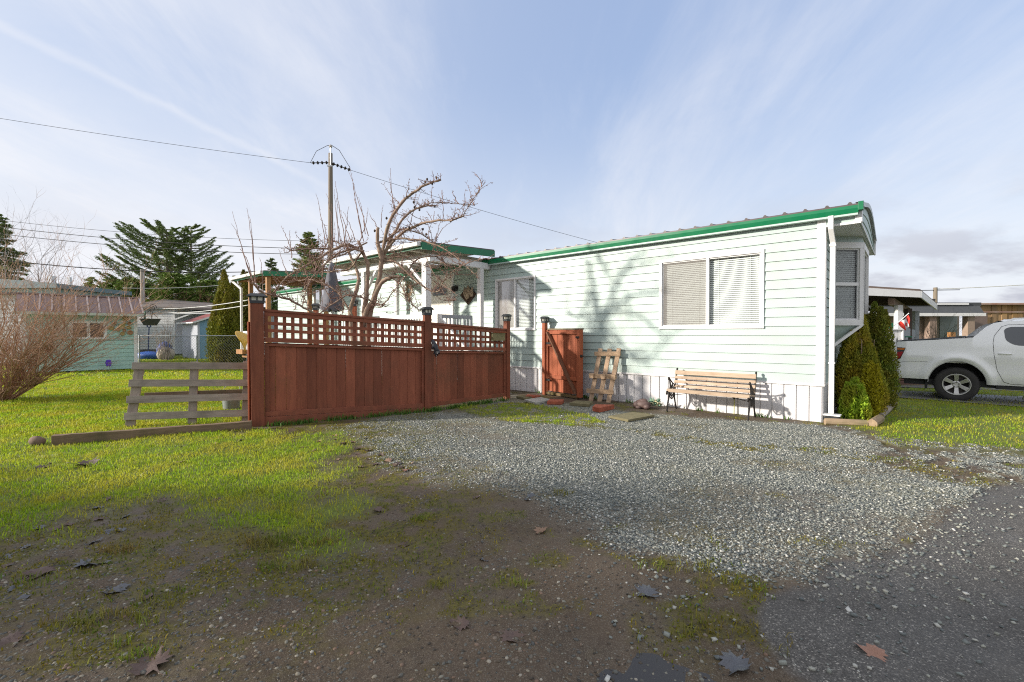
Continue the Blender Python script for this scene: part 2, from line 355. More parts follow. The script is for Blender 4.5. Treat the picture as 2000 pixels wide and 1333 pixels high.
def terrain_mat():
    t = NT('ground_surface'); at_ = t.n('ShaderNodeAttribute', attribute_name='mask'); sp = t.n('ShaderNodeSeparateColor'); t.l(at_.outputs['Color'], sp.inputs[0])
    gm, rm, mm = sp.outputs[0], sp.outputs[1], sp.outputs[2]; am = at_.outputs['Alpha']
    v = t.coord((1, 1, 1))
    # dirt with fine stones
    n = t.noise(v, 1.3, 8, .65); n2 = t.noise(v, 22, 6, .7)
    dirt = t.mix(t.ramp(n, [(.35, 0), (.65, 1)]), (.108, .074, .046, 1), (.055, .039, .026, 1)); dirt = t.mix(t.math('MULTIPLY', t.ramp(n2, [(.42, 0), (.62, 1)]), .65), dirt, (.105, .077, .05, 1))
    vo = t.n('ShaderNodeTexVoronoi'); vo.inputs['Scale'].default_value = 62; t.l(v, vo.inputs['Vector'])
    sc = t.ramp(t.math('FRACT', t.math('MULTIPLY', vo.outputs['Color'], 3.7)), [(0, (.30, .27, .22, 1)), (.35, (.12, .13, .13, 1)), (.6, (.35, .36, .33, 1)), (.8, (.28, .18, .11, 1)), (1, (.5, .5, .46, 1))])
    stm = t.math('MULTIPLY', t.ramp(vo.outputs['Distance'], [(.25, 1), (.38, 0)]), t.ramp(t.noise(v, 2.1, 5), [(.46, 0), (.62, .75)]))
    pick = t.math('GREATER_THAN', t.math('FRACT', t.math('MULTIPLY', vo.outputs['Color'], 11.3)), .55); stm = t.math('MULTIPLY', stm, pick)
    dirt = t.mix(stm, dirt, sc)
    sp_ = t.n('ShaderNodeTexVoronoi'); sp_.inputs['Scale'].default_value = 230; t.l(v, sp_.inputs['Vector']); dirt = t.mix(t.math('MULTIPLY', t.math('GREATER_THAN', t.math('FRACT', t.math('MULTIPLY', sp_.outputs['Color'], 7.7)), .80), .45), dirt, (.20, .165, .12, 1))
    dirt_b = t.math('ADD', t.math('ADD', t.math('MULTIPLY', n2, .6), t.math('MULTIPLY', t.noise(v, 7, 6, .7), 1.8)), t.math('MULTIPLY', stm, .6))
    # crushed gravel
    vg = t.n('ShaderNodeTexVoronoi'); vg.inputs['Scale'].default_value = 62; vg.inputs['Randomness'].default_value = 1; t.l(v, vg.inputs['Vector'])
    gc = t.ramp(t.math('FRACT', t.math('MULTIPLY', vg.outputs['Color'], 5.3)), [(0, (.09, .105, .105, 1)), (.25, (.17, .19, .18, 1)), (.5, (.25, .265, .235, 1)), (.75, (.34, .335, .28, 1)), (1, (.52, .51, .46, 1))])
    gc = t.mix(t.ramp(vg.outputs['Distance'], [(.42, 0), (.75, .92)]), gc, (.05, .048, .04, 1))
    gc = t.mix(t.math('MULTIPLY', t.ramp(t.noise(v, .9, 5), [(.4, 0), (.7, 1)]), .55), gc, (.22, .19, .09, 1))
    gb = t.math('SUBTRACT', 1.0, vg.outputs['Distance'])
    # asphalt
    va = t.n('ShaderNodeTexVoronoi'); va.inputs['Scale'].default_value = 150; t.l(v, va.inputs['Vector'])
    ac = t.ramp(t.math('FRACT', t.math('MULTIPLY', va.outputs['Color'], 5.3)), [(0, (.06, .056, .051, 1)), (.7, (.115, .107, .097, 1)), (.93, (.19, .177, .158, 1)), (1, (.42, .39, .34, 1))])
    ac = t.mix(t.math('MULTIPLY', t.ramp(t.noise(v, .8, 6, .6), [(.3, 0), (.7, 1)]), .55), ac, (.072, .067, .061, 1))
    ac = t.mix(t.math('MULTIPLY', t.ramp(t.noise(v, 3.2, 8, .7), [(.55, 0), (.72, 1)]), .3), ac, (.19, .175, .15, 1))
    # soil under grass, moss
    gn = t.noise(v, 3, 6, .65); grc = t.mix(t.ramp(gn, [(.35, 0), (.65, 1)]), (.10, .15, .015, 1), (.18, .21, .022, 1)); grc = t.mix(t.math('MULTIPLY', t.ramp(t.noise(v, 40, 5, .7), [(.4, 0), (.65, 1)]), .6), grc, (.04, .038, .018, 1))
    moc = t.mix(t.ramp(t.noise(v, 25, 5, .7), [(.35, 0), (.65, 1)]), (.14, .12, .016, 1), (.05, .042, .017, 1))
    c = t.mix(gm, dirt, gc); c = t.mix(mm, c, moc); c = t.mix(rm, c, grc); c = t.mix(am, c, ac); t.l(c, t.b.inputs['Base Color'])
    wet = t.ramp(t.noise(v, 1.1, 6, .6), [(.38, .55), (.6, .9)]); t.l(t.mix(gm, wet, (.85, .85, .85, 1)), t.b.inputs['Roughness'])
    t.b.inputs['Specular IOR Level'].default_value = .35
    hb = t.mix(gm, dirt_b, gb); hb = t.mix(am, hb, t.math('MULTIPLY', va.outputs['Distance'], .4)); t.l(t.bump(hb, .9, .012), t.b.inputs['Normal'])
    return t.m
TM = terrain_mat()
ny, nx = GX.shape
idx = np.arange(nx * ny).reshape(ny, nx)
Q = np.stack([idx[:-1, :-1], idx[:-1, 1:], idx[1:, 1:], idx[1:, :-1]], -1).reshape(-1, 4)
g_, r_, m_, a_ = mk
cls = np.where(a_ > .5, 3, np.where(r_ > .5, 1, np.where(g_ > .5, 2, 0)))
fc = cls[Q[:, 0]]
V3 = np.stack([fx, fy, fz], 1)
for k, nm in ((0, 'dirt_ground'), (1, 'lawn'), (2, 'gravel_driveway'), (3, 'asphalt_road')):
    q = Q[fc == k]; u, inv = np.unique(q, return_inverse=True)
    o = raw(nm, V3[u], inv.reshape(-1, 4), TM, smooth='all'); tag(o, kind='structure')
    ca = o.data.color_attributes.new('mask', 'FLOAT_COLOR', 'POINT')
    ca.data.foreach_set('color', np.stack([g_[u], r_[u], m_[u], a_[u]], 1).astype(np.float32).ravel())
# ---------------------------------------------------------------- scattered ground cover
def frust(n, y0, y1, pad=.6, power=1.0, xlo=-1.2, xhi=1.2):
    y = y0 + (y1 - y0) * rng.random(n) ** power
    x = (xlo + (xhi - xlo) * rng.random(n)) * (y + pad)
    return x, y
OCC = []     # footprints grass must stay out of, filled before the call
def blades(name, x, y, hmin, hmax, w, m, lean=.5, seg2=True):
    n = len(x); z = height(x, y); h = hmin + (hmax - hmin) * rng.random(n) ** 1.4; a = rng.random(n) * 6.283; b = rng.random(n) * 6.283
    dx, dy = np.cos(a) * w / 2, np.sin(a) * w / 2; ln = lean * rng.random(n)
    lx, ly = np.cos(b) * h * ln, np.sin(b) * h * ln
    P0 = np.stack([x - dx, y - dy, z - .004], 1); P1 = np.stack([x + dx, y + dy, z - .004], 1)
    mz = z + h * .55; P2 = np.stack([x + dx * .8 + lx * .35, y + dy * .8 + ly * .35, mz], 1); P3 = np.stack([x - dx * .8 + lx * .35, y - dy * .8 + ly * .35, mz], 1)
    P4 = np.stack([x + lx * 1.25, y + ly * 1.25, z + h * (1 - .35 * ln)], 1)
    V = np.stack([P0, P1, P2, P3, P4], 1).reshape(-1, 3); base = (np.arange(n) * 5)[:, None]
    T = np.concatenate([base + np.array([[0, 1, 2]]), base + np.array([[0, 2, 3]]), base + np.array([[3, 2, 4]])], 0)
    o = raw(name, V, T, m); tag(o, kind='stuff'); return o
cube8 = np.array([[x, y, z] for x in (-1, 1) for y in (-1, 1) for z in (-1, 1)], float)
cubeT = np.array([[0, 1, 3], [0, 3, 2], [4, 6, 7], [4, 7, 5], [0, 4, 5], [0, 5, 1], [2, 3, 7], [2, 7, 6], [0, 2, 6], [0, 6, 4], [1, 5, 7], [1, 7, 3]])
ph = (1 + 5 ** .5) / 2
ico = np.array([[-1, ph, 0], [1, ph, 0], [-1, -ph, 0], [1, -ph, 0], [0, -1, ph], [0, 1, ph], [0, -1, -ph], [0, 1, -ph], [ph, 0, -1], [ph, 0, 1], [-ph, 0, -1], [-ph, 0, 1]]) / math.hypot(1, ph)
icoT = np.array([[0, 11, 5], [0, 5, 1], [0, 1, 7], [0, 7, 10], [0, 10, 11], [1, 5, 9], [5, 11, 4], [11, 10, 2], [10, 7, 6], [7, 1, 8], [3, 9, 4], [3, 4, 2], [3, 2, 6], [3, 6, 8], [3, 8, 9], [4, 9, 5], [2, 4, 11], [6, 2, 10], [8, 6, 7], [9, 8, 1]])
def stones(name, x, y, s, m, smooth=False, sink=.25):
    n = len(x); base = cube8 * .62 if not smooth else ico; T = cubeT if not smooth else icoT; k = len(base)
    P = base[None] * (1 + (rng.random((n, k, 3)) - .5) * (.9 if not smooth else .3))
    P = P * (s[:, None] * .5 * np.stack([.8 + .6 * rng.random(n), .7 + .4 * rng.random(n), .4 + .35 * rng.random(n)], 1))[:, None]
    a = rng.random(n) * 6.283; tl = (rng.random(n) - .5) * (1.0 if not smooth else .3); c, s_ = np.cos(a), np.sin(a); ct, st = np.cos(tl), np.sin(tl)
    X, Y, Z = P[..., 0], P[..., 1], P[..., 2]; X, Z = X * ct[:, None] - Z * st[:, None], X * st[:, None] + Z * ct[:, None]
    X, Y = X * c[:, None] - Y * s_[:, None], X * s_[:, None] + Y * c[:, None]
    z0 = height(x, y) + s * sink * .5
    V = np.stack([X + x[:, None], Y + y[:, None], Z + z0[:, None]], -1).reshape(-1, 3)
    Tt = (T[None] + (np.arange(n) * k)[:, None, None]).reshape(-1, 3)
    o = raw(name, V, Tt, m, smooth='all' if smooth else False); tag(o, kind='stuff'); return o
def stonemat(name, stops, rough=.85):
    t = NT(name); g = t.n('ShaderNodeNewGeometry'); c = t.ramp(g.outputs['Random Per Island'], stops)
    c = t.mix(t.math('MULTIPLY', t.noise(t.coord(), 180, 3), .5), c, (.08, .08, .07, 1)); t.l(c, t.b.inputs['Base Color']); t.b.inputs['Roughness'].default_value = rough
    return t.m
gstone = stonemat('crushed_rock', [(0, (.085, .10, .105, 1)), (.30, (.16, .18, .175, 1)), (.58, (.26, .28, .25, 1)), (.78, (.37, .37, .31, 1)), (.92, (.52, .51, .45, 1)), (1, (.74, .73, .68, 1))])
pebm = stonemat('river_pebble', [(0, (.06, .06, .055, 1)), (.35, (.10, .10, .085, 1)), (.6, (.15, .125, .09, 1)), (.72, (.22, .12, .07, 1)), (.86, (.20, .20, .16, 1)), (.97, (.32, .27, .19, 1)), (1, (.52, .48, .40, 1))], .6)
HP = Vector((5.24, 7.66)); D1 = Vector((-.754, .657)).normalized(); D2 = Vector((D1.y, -D1.x)); NO = -D2
def outside_house(x, y):
    q = (x - HP.x) * NO.x + (y - HP.y) * NO.y; t = (x - HP.x) * D1.x + (y - HP.y) * D1.y
    return (q > .02) | (t < -.02)
def pick(x, y, p): k = (rng.random(len(x)) < p) & outside_house(x, y); return x[k], y[k]
x, y = frust(430000, 2.5, 9.5, .2, 1.25, -.5, 1.2); mg = masks(x, y); x, y = pick(x, y, np.clip(mg[0], 0, 1) ** 1.3 * (1 - .75 * sm(y, 6.5, 9)) * (1 - mg[2] * .6) * (.45 + .55 * sm(fbm(x * 1.6, y * 1.6, 88), .32, .5)))
stones('gravel_stones', x, y, .007 + .021 * rng.random(len(x)) ** 2.6, gstone)
x, y = frust(26000, 1.7, 5.4, .2, .8, .15, 1.25); mg = masks(x, y); dg = sdf(x, y, GRAV)
cl = fbm(x * 2.5, y * 2.5, 91); p = np.exp(dg / .40) * sm(cl, .35, .6) * (dg < 0) * .42 + .0025 * (dg < 0) + .05 * (mg[3] > .5) * sm(y, 3.3, 4.4) * (x > 2.6)
x, y = pick(x, y, np.clip(p, 0, 1)); stones('loose_gravel', x, y, .010 + .026 * rng.random(len(x)) ** 2.2, gstone)
x, y = frust(120000, 1.6, 5.2, .3, .7); mg = masks(x, y); dp = fbm(x * 1.1, y * 1.1, 95)
p = ((mg[3] < .3) & (mg[0] < .3)) * (.05 + .95 * sm(dp + .22 * (x < -.6) - .05 * (y > 3), .48, .68)) * (1 - .75 * mg[1]) * (1 - .8 * sm(y, 2.6, 3.6)) * .5
x, y = pick(x, y, p); stones('pebbles', x, y, .005 + .022 * rng.random(len(x)) ** 3, pebm, True, -.05)
x, y = frust(90000, 1.6, 6.0, .3, .8); mg = masks(x, y); p = (mg[3] < .4) * (mg[0] < .5) * (.25 + .75 * sm(fbm(x * 2.3, y * 2.3, 99), .42, .6)) * (1 - .6 * mg[1]) * .5
x, y = pick(x, y, p); stones('soil_debris', x, y, .004 + .020 * rng.random(len(x)) ** 3, stonemat('soil_clod', [(0, (.035, .026, .018, 1)), (.5, (.08, .058, .038, 1)), (.9, (.14, .10, .06, 1)), (1, (.26, .20, .12, 1))]), False, -.1)
lawnm = leafmat('lawn_blade', (.20, .37, .016, 1), (.44, .52, .028, 1), (.48, .46, .045, 1), .5, .45, 1.6)
drym = leafmat('dry_grass_blade', (.30, .22, .09, 1), (.20, .19, .05, 1), None, .6, .25)
mossm = leafmat('moss_tuft', (.20, .20, .014, 1), (.31, .22, .02, 1), (.12, .17, .014, 1), .6, .2, 2.5)
fen0 = [(-4.25, 7.4), (-1.65, 8.85), (-.1, 10.5)]
def lawnpts(n, y0, y1, pw, xlo, xhi, dens=1.0):
    x, y = frust(n, y0, y1, .3, pw, xlo, xhi); mg = masks(x, y); return pick(x, y, np.clip(mg[1] * 1.1 - .1, 0, 1) * (.35 + .65 * sm(fbm(x * 1.5, y * 1.5, 61), .3, .5)) * dens)
x, y = lawnpts(150000, 2.2, 7.8, .9, -1.2, .3); blades('lawn_grass', x, y, .015, .055, .006, lawnm, .9)
x, y = lawnpts(160000, 6.6, 16, .8, -1.2, -.40); blades('lawn_grass_beyond_fence', x, y, .02, .07, .011, lawnm, .8)
x, y = lawnpts(110000, 6.0, 16, 1.0, -.3, 1.3); blades('lawn_grass_by_gravel', x, y, .015, .05, .009, lawnm, .8)
x, y = lawnpts(26000, 2.2, 14, .9, -1.2, 1.3); blades('dry_grass', x, y, .02, .07, .007, drym, 1.0)
x, y = lawnpts(60000, 15, 30, .8, -1.2, -.4); blades('far_lawn_grass', x, y, .03, .09, .03, lawnm, .7)
x, y = frust(200000, 1.9, 9.5, .3, .85); mg = masks(x, y); x, y = pick(x, y, np.clip(mg[2] - .12, 0, 1)); blades('moss', x, y, .006, .028, .007, mossm, 1.1)
x, y = frust(110000, 1.8, 5, .3, .8, -1.2, .8); mg = masks(x, y); t_ = np.zeros_like(x)
for i_, (a, b, ra, rb) in enumerate(TW): t_ = np.maximum(t_, (1 - sm(((x - a) / ra) ** 2 + ((y - b) / rb) ** 2, .3, 1.6)) * (1 if i_ < 8 else .35))
x, y = pick(x, y, t_ * sm(fbm(x * 9, y * 9, 77), .38, .55)); blades('grass_tufts', x, y, .03, .075, .005, leafmat('tuft_blade', (.12, .20, .02, 1), (.22, .26, .03, 1), (.28, .20, .06, 1), .5, .35, 2), .9)
# weeds creeping along the foot of the red fence and the skirting
wx = []; wy = []
for (ax, ay), (bx, by) in zip(fen0, fen0[1:]):
    n = 900; tt = rng.random(n); k = vn(tt * 14 + ax, tt * 0, 5) > .45; tt = tt[k]
    wx += list(ax + (bx - ax) * tt + rng.normal(0, .05, len(tt)) + .03); wy += list(ay + (by - ay) * tt - .10 - np.abs(rng.normal(0, .05, len(tt))))
n = 700; tt = .2 + 6 * rng.random(n); k = vn(tt * 6, tt * 0, 8) > .62; tt = tt[k]; q = .03 + np.abs(rng.normal(0, .04, len(tt)))
wx += list(HP.x + D1.x * tt + NO.x * q); wy += list(HP.y + D1.y * tt + NO.y * q)
blades('weeds', np.array(wx), np.array(wy), .03, .13, .014, leafmat('weed_leaf', (.06, .14, .02, 1), (.11, .21, .03, 1)), .9)
# ================================================================== MOBILE HOME (local: x along the wall away from the corner, y towards the viewer, z up)
HA = math.atan2(D1.y, D1.x)
def W(u, v, q=0.0):
    """pixel -> (t, z) on the long wall's plane pushed out by q"""
    d = ray(u, v); n3 = Vector((NO.x, NO.y, 0)); p0 = Vector((HP.x + NO.x * q, HP.y + NO.y * q, 0))
    s = (p0 - CAMP).dot(n3) / d.dot(n3); p = CAMP + d * s; r = p.xy - HP
    return r.dot(D1), p.z
def HL(t, q, z=0): return Vector((HP.x + D1.x * t + NO.x * q, HP.y + D1.y * t + NO.y * q, z))
home = thing('mobile_home', 'long pale mint mobile home with white skirting and a green roof edge', 'mobile home', (HP.x, HP.y, 0), HA)
LEN = 22.0; WID = 4.0; Z0, Z1 = .65, 3.42
def rect(p, q):
    (t0, z0), (t1, z1) = W(*p), W(*q); return [min(t0, t1), max(t0, t1), min(z0, z1), max(z0, z1)]
WB = rect((1288.6, 508), (1492.5, 642)); WB[3] = (W(1288.6, 509)[1] + W(1494, 487)[1]) / 2
WS = rect((968.2, 546), (1047, 645.4)); WS[3] = W(1047, 538)[1]
DR = rect((834, 552), (887, 640)); DR[2] = 1.02; DR[3] = W(860, 538)[1]
WF = rect((613, 563), (638, 606))
holes = [WB, WS, DR, WF]
def sidingmb(t0, t1, z0, z1, holes, lap=.165, lip=.018, f=lambda t, q, z: (t, q, z)):
    b = MB(); z = z0
    cuts = sorted({h[2] for h in holes} | {h[3] for h in holes})
    while z < z1 - 1e-4:
        ze = min(z + lap, z1); zs = sorted([z] + [c for c in cuts if z < c < ze] + [ze] + ([ze - .0065] if ze - z > .05 else []))
        for a, c in zip(zs, zs[1:]):
            iv = [(t0, t1)]
            for h in holes:
                if h[2] < c - 1e-6 and h[3] > a + 1e-6:
                    iv = [s for (p, q) in iv for s in ((p, min(q, h[0])), (max(p, h[1]), q)) if s[1] - s[0] > 1e-4]
            qa, qc = lip * (1 - (a - z) / lap), lip * (1 - (c - z) / lap)
            if a > ze - .007 and ze < z1 - .001: qa = qc = -.016
            for p, q in iv:
                ed = [p]; 
                while ed[-1] + 3.6 < q: ed.append(ed[-1] + 3.6)
                ed.append(q)
                for e0, e1 in zip(ed, ed[1:]):
                    b.quad(f(e0, qa, a), f(e1, qa, a), f(e1, qc, c), f(e0, qc, c))
                    if a == z: b.quad(f(e0, 0, a), f(e1, 0, a), f(e1, qa, a), f(e0, qa, a))
        z = ze
    return b
b = sidingmb(0, LEN, Z0, Z1, holes); b.build('siding', siding_m, home)
# body behind the siding (closed shell with wall depth), far and end walls
b = MB()
b.quad((0, -WID, Z0), (LEN, -WID, Z0), (LEN, -WID, Z1), (0, -WID, Z1)); b.quad((LEN, 0, Z0), (LEN, -WID, Z0), (LEN, -WID, Z1), (LEN, 0, Z1)); b.quad((0, 0, Z0), (0, -WID, Z0), (LEN, -WID, Z0), (LEN, 0, Z0))
b.build('back_wall', siding_m, home)
b = sidingmb(0, WID, Z0, 3.40, [[.95, 3.05, 1.28, 3.40]], f=lambda t, q, z: (-q, -t, z)); b.build('end_siding', siding_m, home)
# skirting: ribbed vinyl boards
b = MB(); t = 0.0
def skirt(b, L, f):
    t = 0
    while t < L:
        e = min(t + .19, L); b.add([f(t + .004, .0), f(t + .012, .010), f(e - .012, .010), f(e - .004, .0), f(t + .004, .0, 1), f(t + .012, .010, 1), f(e - .012, .010, 1), f(e - .004, .0, 1)], [(0, 1, 5, 4), (1, 2, 6, 5), (2, 3, 7, 6)])
        b.quad(f(t - .004, -.006), f(t + .004, -.006), f(t + .004, -.006, 1), f(t - .004, -.006, 1)); m = (t + e) / 2
        b.add([f(m - .006, .0102), f(m, .006), f(m + .006, .0102), f(m - .006, .0102, 1), f(m, .0125, 1), f(m + .006, .0102, 1)], [(0, 1, 4, 3), (1, 2, 5, 4)]); t = e
skirt(b, LEN, lambda t, q, top=0: (t, q - .012, Z0 - .0 if top else -.12)); b.build('skirting', skirt_m, home)
b = MB(); skirt(b, WID, lambda t, q, top=0: (-q + .012, -t, Z0 if top else -.12)); b.build('end_skirting', skirt_m, home)
b = MB(); b.box(0, LEN, .0, .026, Z0 - .03, Z0 + .006); b.box(-.026, 0, -WID, .026, Z0 - .03, Z0 + .006); b.build('skirting_trim', white_m, home)
b = MB(); b.box(-.024, .10, .004, .028, Z0 + .007, Z1); b.box(-.028, -.004, -.10, .003, Z0 + .007, Z1 - .02); b.build('corner_trim', white_m, home, bevel=.004)
# roof: bowed brown metal with ribs
OH = .46
def bow(w): # height of roof over width, w 0 at near edge .. 1 far
    return 3.585 + .30 * math.sin(math.pi * min(max(w, 0), 1)) ** 1.25
b = MB(); K = 14; th = .03
pr = [(.12 - (WID + .24) * k / K, bow(k / K)) for k in range(K + 1)]
for (q0, z0), (q1, z1) in zip(pr, pr[1:]): b.quad((-OH, q0, z0), (LEN + .2, q0, z0), (LEN + .2, q1, z1), (-OH, q1, z1))
t = -.35
while t < LEN:
    for (q0, z0), (q1, z1) in zip(pr, pr[1:]):
        b.add([(t - .035, q0, z0), (t - .014, q0, z0 + .02), (t + .014, q0, z0 + .02), (t + .035, q0, z0), (t - .035, q1, z1), (t - .014, q1, z1 + .02), (t + .014, q1, z1 + .02), (t + .035, q1, z1)], [(0, 1, 5, 4), (1, 2, 6, 5), (2, 3, 7, 6)])
    b.add([(t - .035, .121, 3.585), (t - .014, .121, 3.618), (t + .014, .121, 3.618), (t + .035, .121, 3.585)], [(0, 1, 2, 3)]); t += .305
b.box(-OH, LEN, .10, .118, 3.555, 3.584)
b.build('roof', brownroof_m, home)
b = MB(); b.prism([(0, 0), (.115, 0), (.13, .075), (.12, .125), (.108, .125), (.108, .118), (.012, .118), (.0, .11)], (-OH, .018, 3.432), (0, 1, 0), (0, 0, 1), (1, 0, 0), LEN + OH - .1)
b.build('gutter', green_m, home)
b = MB(); b.prism([(-.002, .0), (.116, 0), (.116, -.03), (0.0, -.03)], (-OH + .005, .018, 3.432), (0, 1, 0), (0, 0, 1), (1, 0, 0), LEN + OH - .12); b.build('gutter_soffit', siding_m, home)
# overhanging gable end, soffit and trims
GB = 3.30
b = MB(); K = 14; n = 4
def gz(w): return bow(w) - .02
rows = [0, .33, .66, 1]
for j in range(3):
    for k in range(K):
        w0, w1 = k / K, (k + 1) / K; q0, q1 = .02 - (WID + .04) * w0, .02 - (WID + .04) * w1
        za0, za1 = GB + (gz(w0) - GB) * rows[j], GB + (gz(w1) - GB) * rows[j]; zb0, zb1 = GB + (gz(w0) - GB) * rows[j + 1], GB + (gz(w1) - GB) * rows[j + 1]
        b.quad((-OH - .016, q0, za0), (-OH - .016, q1, za1), (-OH - .002, q1, zb1), (-OH - .002, q0, zb0)); b.quad((-OH, q0, za0), (-OH, q1, za1), (-OH - .016, q1, za1), (-OH - .016, q0, za0))
b.quad((-OH, .02, GB), (-OH, .02, 3.56), (-.0, .02, 3.56), (0, .02, GB)); b.build('gable_siding', siding_m, home)
b = MB(); b.box(-OH, -.03, -WID - .02, .018, GB - .004, GB + .016); b.build('soffit', white_m, home)
b = MB(); b.box(-OH - .03, -OH + .05, .022, .045, GB - .02, 3.60); b.box(-OH + .05, -.026, .022, .036, GB - .02, GB + .02); b.box(-OH - .034, -OH - .018, -WID, .02, GB - .02, GB + .012)
b.box(-OH - .045, -OH - .02, -.06, .045, GB, 3.585); b.box(-OH - .04, -OH - .0, -WID - .04, -WID + .05, GB, 3.6); b.build('gable_trim', white_m, home, bevel=.004)
b = MB()
for k in range(K):
    w0, w1 = k / K, (k + 1) / K; q0, q1 = .06 - (WID + .12) * w0, .06 - (WID + .12) * w1
    for dx, dz, hh in ((-.06, -.045, .075),): b.add([(-OH + dx, q0, bow(w0) + dz), (-OH + dx, q1, bow(w1) + dz), (-OH + dx, q1, bow(w1) + dz + hh), (-OH + dx, q0, bow(w0) + dz + hh), (-OH + .05, q0, bow(w0) + dz + hh + .003), (-OH + .05, q1, bow(w1) + dz + hh + .003)], [(0, 1, 2, 3), (3, 2, 5, 4)])
b.build('rake_flashing', M('pale_flashing', (.50, .54, .54, 1), (.42, .46, .46, 1), 3, .4, .05), home)
b = MB(); b.prism([(0, .02), (.05, .01), (.055, .14), (.03, .165), (0, .15)], (-OH - .065, .15, 3.45), (0, -1.3, 0), (0, 0, 1), (1, 0, 0), .07); b.build('gutter_end_cap', green_m, home, bevel=.004)
def window(rc, name='window', cols=(.5,), screen=0, blinds=True, fw=.06, thing_=home, f=lambda t, q, z: (t, q, z), sash=None):
    t0, t1, z0, z1 = rc
    def bx(b, a, c, q0, q1, z_, y_): b.add([f(t, q, z) for t in (a, c) for q in (q0, q1) for z in (z_, y_)], [(0, 1, 3, 2), (4, 6, 7, 5), (0, 4, 5, 1), (2, 3, 7, 6), (0, 2, 6, 4), (1, 5, 7, 3)])
    b = MB(); q0, q1 = -.05, .034
    bx(b, t0, t1, q0, q1, z1 - fw, z1); bx(b, t0, t1, q0, q1, z0, z0 + fw); bx(b, t0, t0 + fw, q0, q1 - .001, z0 + fw, z1 - fw); bx(b, t1 - fw, t1, q0, q1 - .001, z0 + fw, z1 - fw)
    # slim outer lip
    for a in (0, 1):
        pass
    root = b.build(name, white_m, thing_, bevel=.004)
    it0, it1, iz0, iz1 = t0 + fw, t1 - fw, z0 + fw, z1 - fw
    b = MB(); cs = [it0] + [it0 + (it1 - it0) * c for c in cols] + [it1]
    for c in cs[1:-1]: bx(b, c - .028, c + .028, -.04, .022, iz0, iz1)
    for a, c in zip(cs, cs[1:]):
        s = .022; bx(b, a + .002, c - .002, -.03, .006, iz0 + .001, iz0 + s); bx(b, a + .002, c - .002, -.03, .006, iz1 - s, iz1 - .001); bx(b, a + .002, a + s, -.03, .005, iz0 + s, iz1 - s); bx(b, c - s, c - .002, -.03, .005, iz0 + s, iz1 - s)
    if sash: bx(b, it0, it1, -.03, .016, iz0 + (iz1 - iz0) * sash - .03, iz0 + (iz1 - iz0) * sash + .03)
    b.build('sash', white_m, root, bevel=.002)
    b = MB(); b.quad(f(it0, -.015, iz0), f(it1, -.015, iz0), f(it1, -.015, iz1), f(it0, -.015, iz1)); b.build('pane', glass_m, root)
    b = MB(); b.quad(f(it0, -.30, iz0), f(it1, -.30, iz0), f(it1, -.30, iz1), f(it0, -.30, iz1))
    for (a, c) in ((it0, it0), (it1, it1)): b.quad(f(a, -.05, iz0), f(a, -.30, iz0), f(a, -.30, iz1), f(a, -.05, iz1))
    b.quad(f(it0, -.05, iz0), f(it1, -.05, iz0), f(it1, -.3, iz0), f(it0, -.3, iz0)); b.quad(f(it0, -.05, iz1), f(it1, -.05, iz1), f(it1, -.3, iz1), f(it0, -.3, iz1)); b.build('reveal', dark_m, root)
    if blinds:
        for a, c in zip(cs, cs[1:]):
            b = MB(); z = iz0 + .02; 
            while z < iz1 - .02:
                w = .013 + random.uniform(-.002, .002); b.quad(f(a + .01, -.052 - w * .3, z), f(c - .01, -.052 - w * .3, z + .0), f(c - .01, -.052 - .020, z + .029), f(a + .01, -.052 - .020, z + .029)); z += .037
            for cc in (.2, .8): x_ = a + (c - a) * cc; bx(b, x_ - .002, x_ + .002, -.05, -.048, iz0, iz1)
            b.build('blind', blind_m, root)
    if screen:
        a, c = cs[-2], cs[-1]; b = MB(); b.quad(f(a, -.004, iz0), f(c, -.004, iz0), f(c, -.004, iz1), f(a, -.004, iz1)); b.build('insect_screen', screen_m, root)
    return root
t_ = NT('insect_screen'); tr = t_.n('ShaderNodeBsdfTransparent'); mx = t_.n('ShaderNodeMixShader'); mx.inputs[0].default_value = .42; t_.b.inputs['Base Color'].default_value = (.30, .27, .24, 1)
t_.l(tr.outputs[0], mx.inputs[1]); t_.l(t_.b.outputs[0], mx.inputs[2]); t_.l(mx.outputs[0], t_.out.inputs[0]); screen_m = t_.m
mullb = (W(1382, 600)[0] - WB[0] - .06) / (WB[1] - WB[0] - .12); mulls = (W(1006, 600)[0] - WS[0] - .06) / (WS[1] - WS[0] - .12)
window(WB, cols=(mullb,), screen=1); window(WS, cols=(mulls,), screen=1, fw=.05); window(WF, blinds=False, fw=.05)
# front door with arched light
dm = M('cream_door', (.78, .74, .66, 1), (.74, .70, .62, 1), 2, .45, .03)
b = MB(); t0, t1, z0, z1 = DR; fw = .10
b.box(t0, t0 + fw, -.04, .035, z0, z1 - .13); b.box(t1 - fw, t1, -.04, .035, z0, z1 - .13); b.box(t0 - .05, t1 + .05, -.04, .045, z1 - .13, z1); root = b.build('door', white_m, home, bevel=.005)
b = MB(); b.box(t0 + fw, t1 - fw, -.04, .0, z0, z1 - .131)
for k in range(4):
    x_ = t0 + fw + .12 + k * .17; b.box(x_, x_ + .012, 0, .004, z0 + .1, z1 - .75)
b.build('door_slab', dm, root, bevel=.003)
ct, cz = (t0 + t1) / 2, z1 - .62; arc = [(-.30, 0), (.30, 0)] + [(.30 * math.cos(a), .13 + .12 * math.sin(a)) for a in [math.pi * k / 12 for k in range(13)]]
b = MB(); b.prism([(p[0] * 1.15, p[1] * 1.12 - .015) for p in arc], (ct, .001, cz), (1, 0, 0), (0, 0, 1), (0, 1, 0), .012); b.build('arched_light_frame', M('grey_caming', (.35, .34, .32, 1), rough=.5), root)
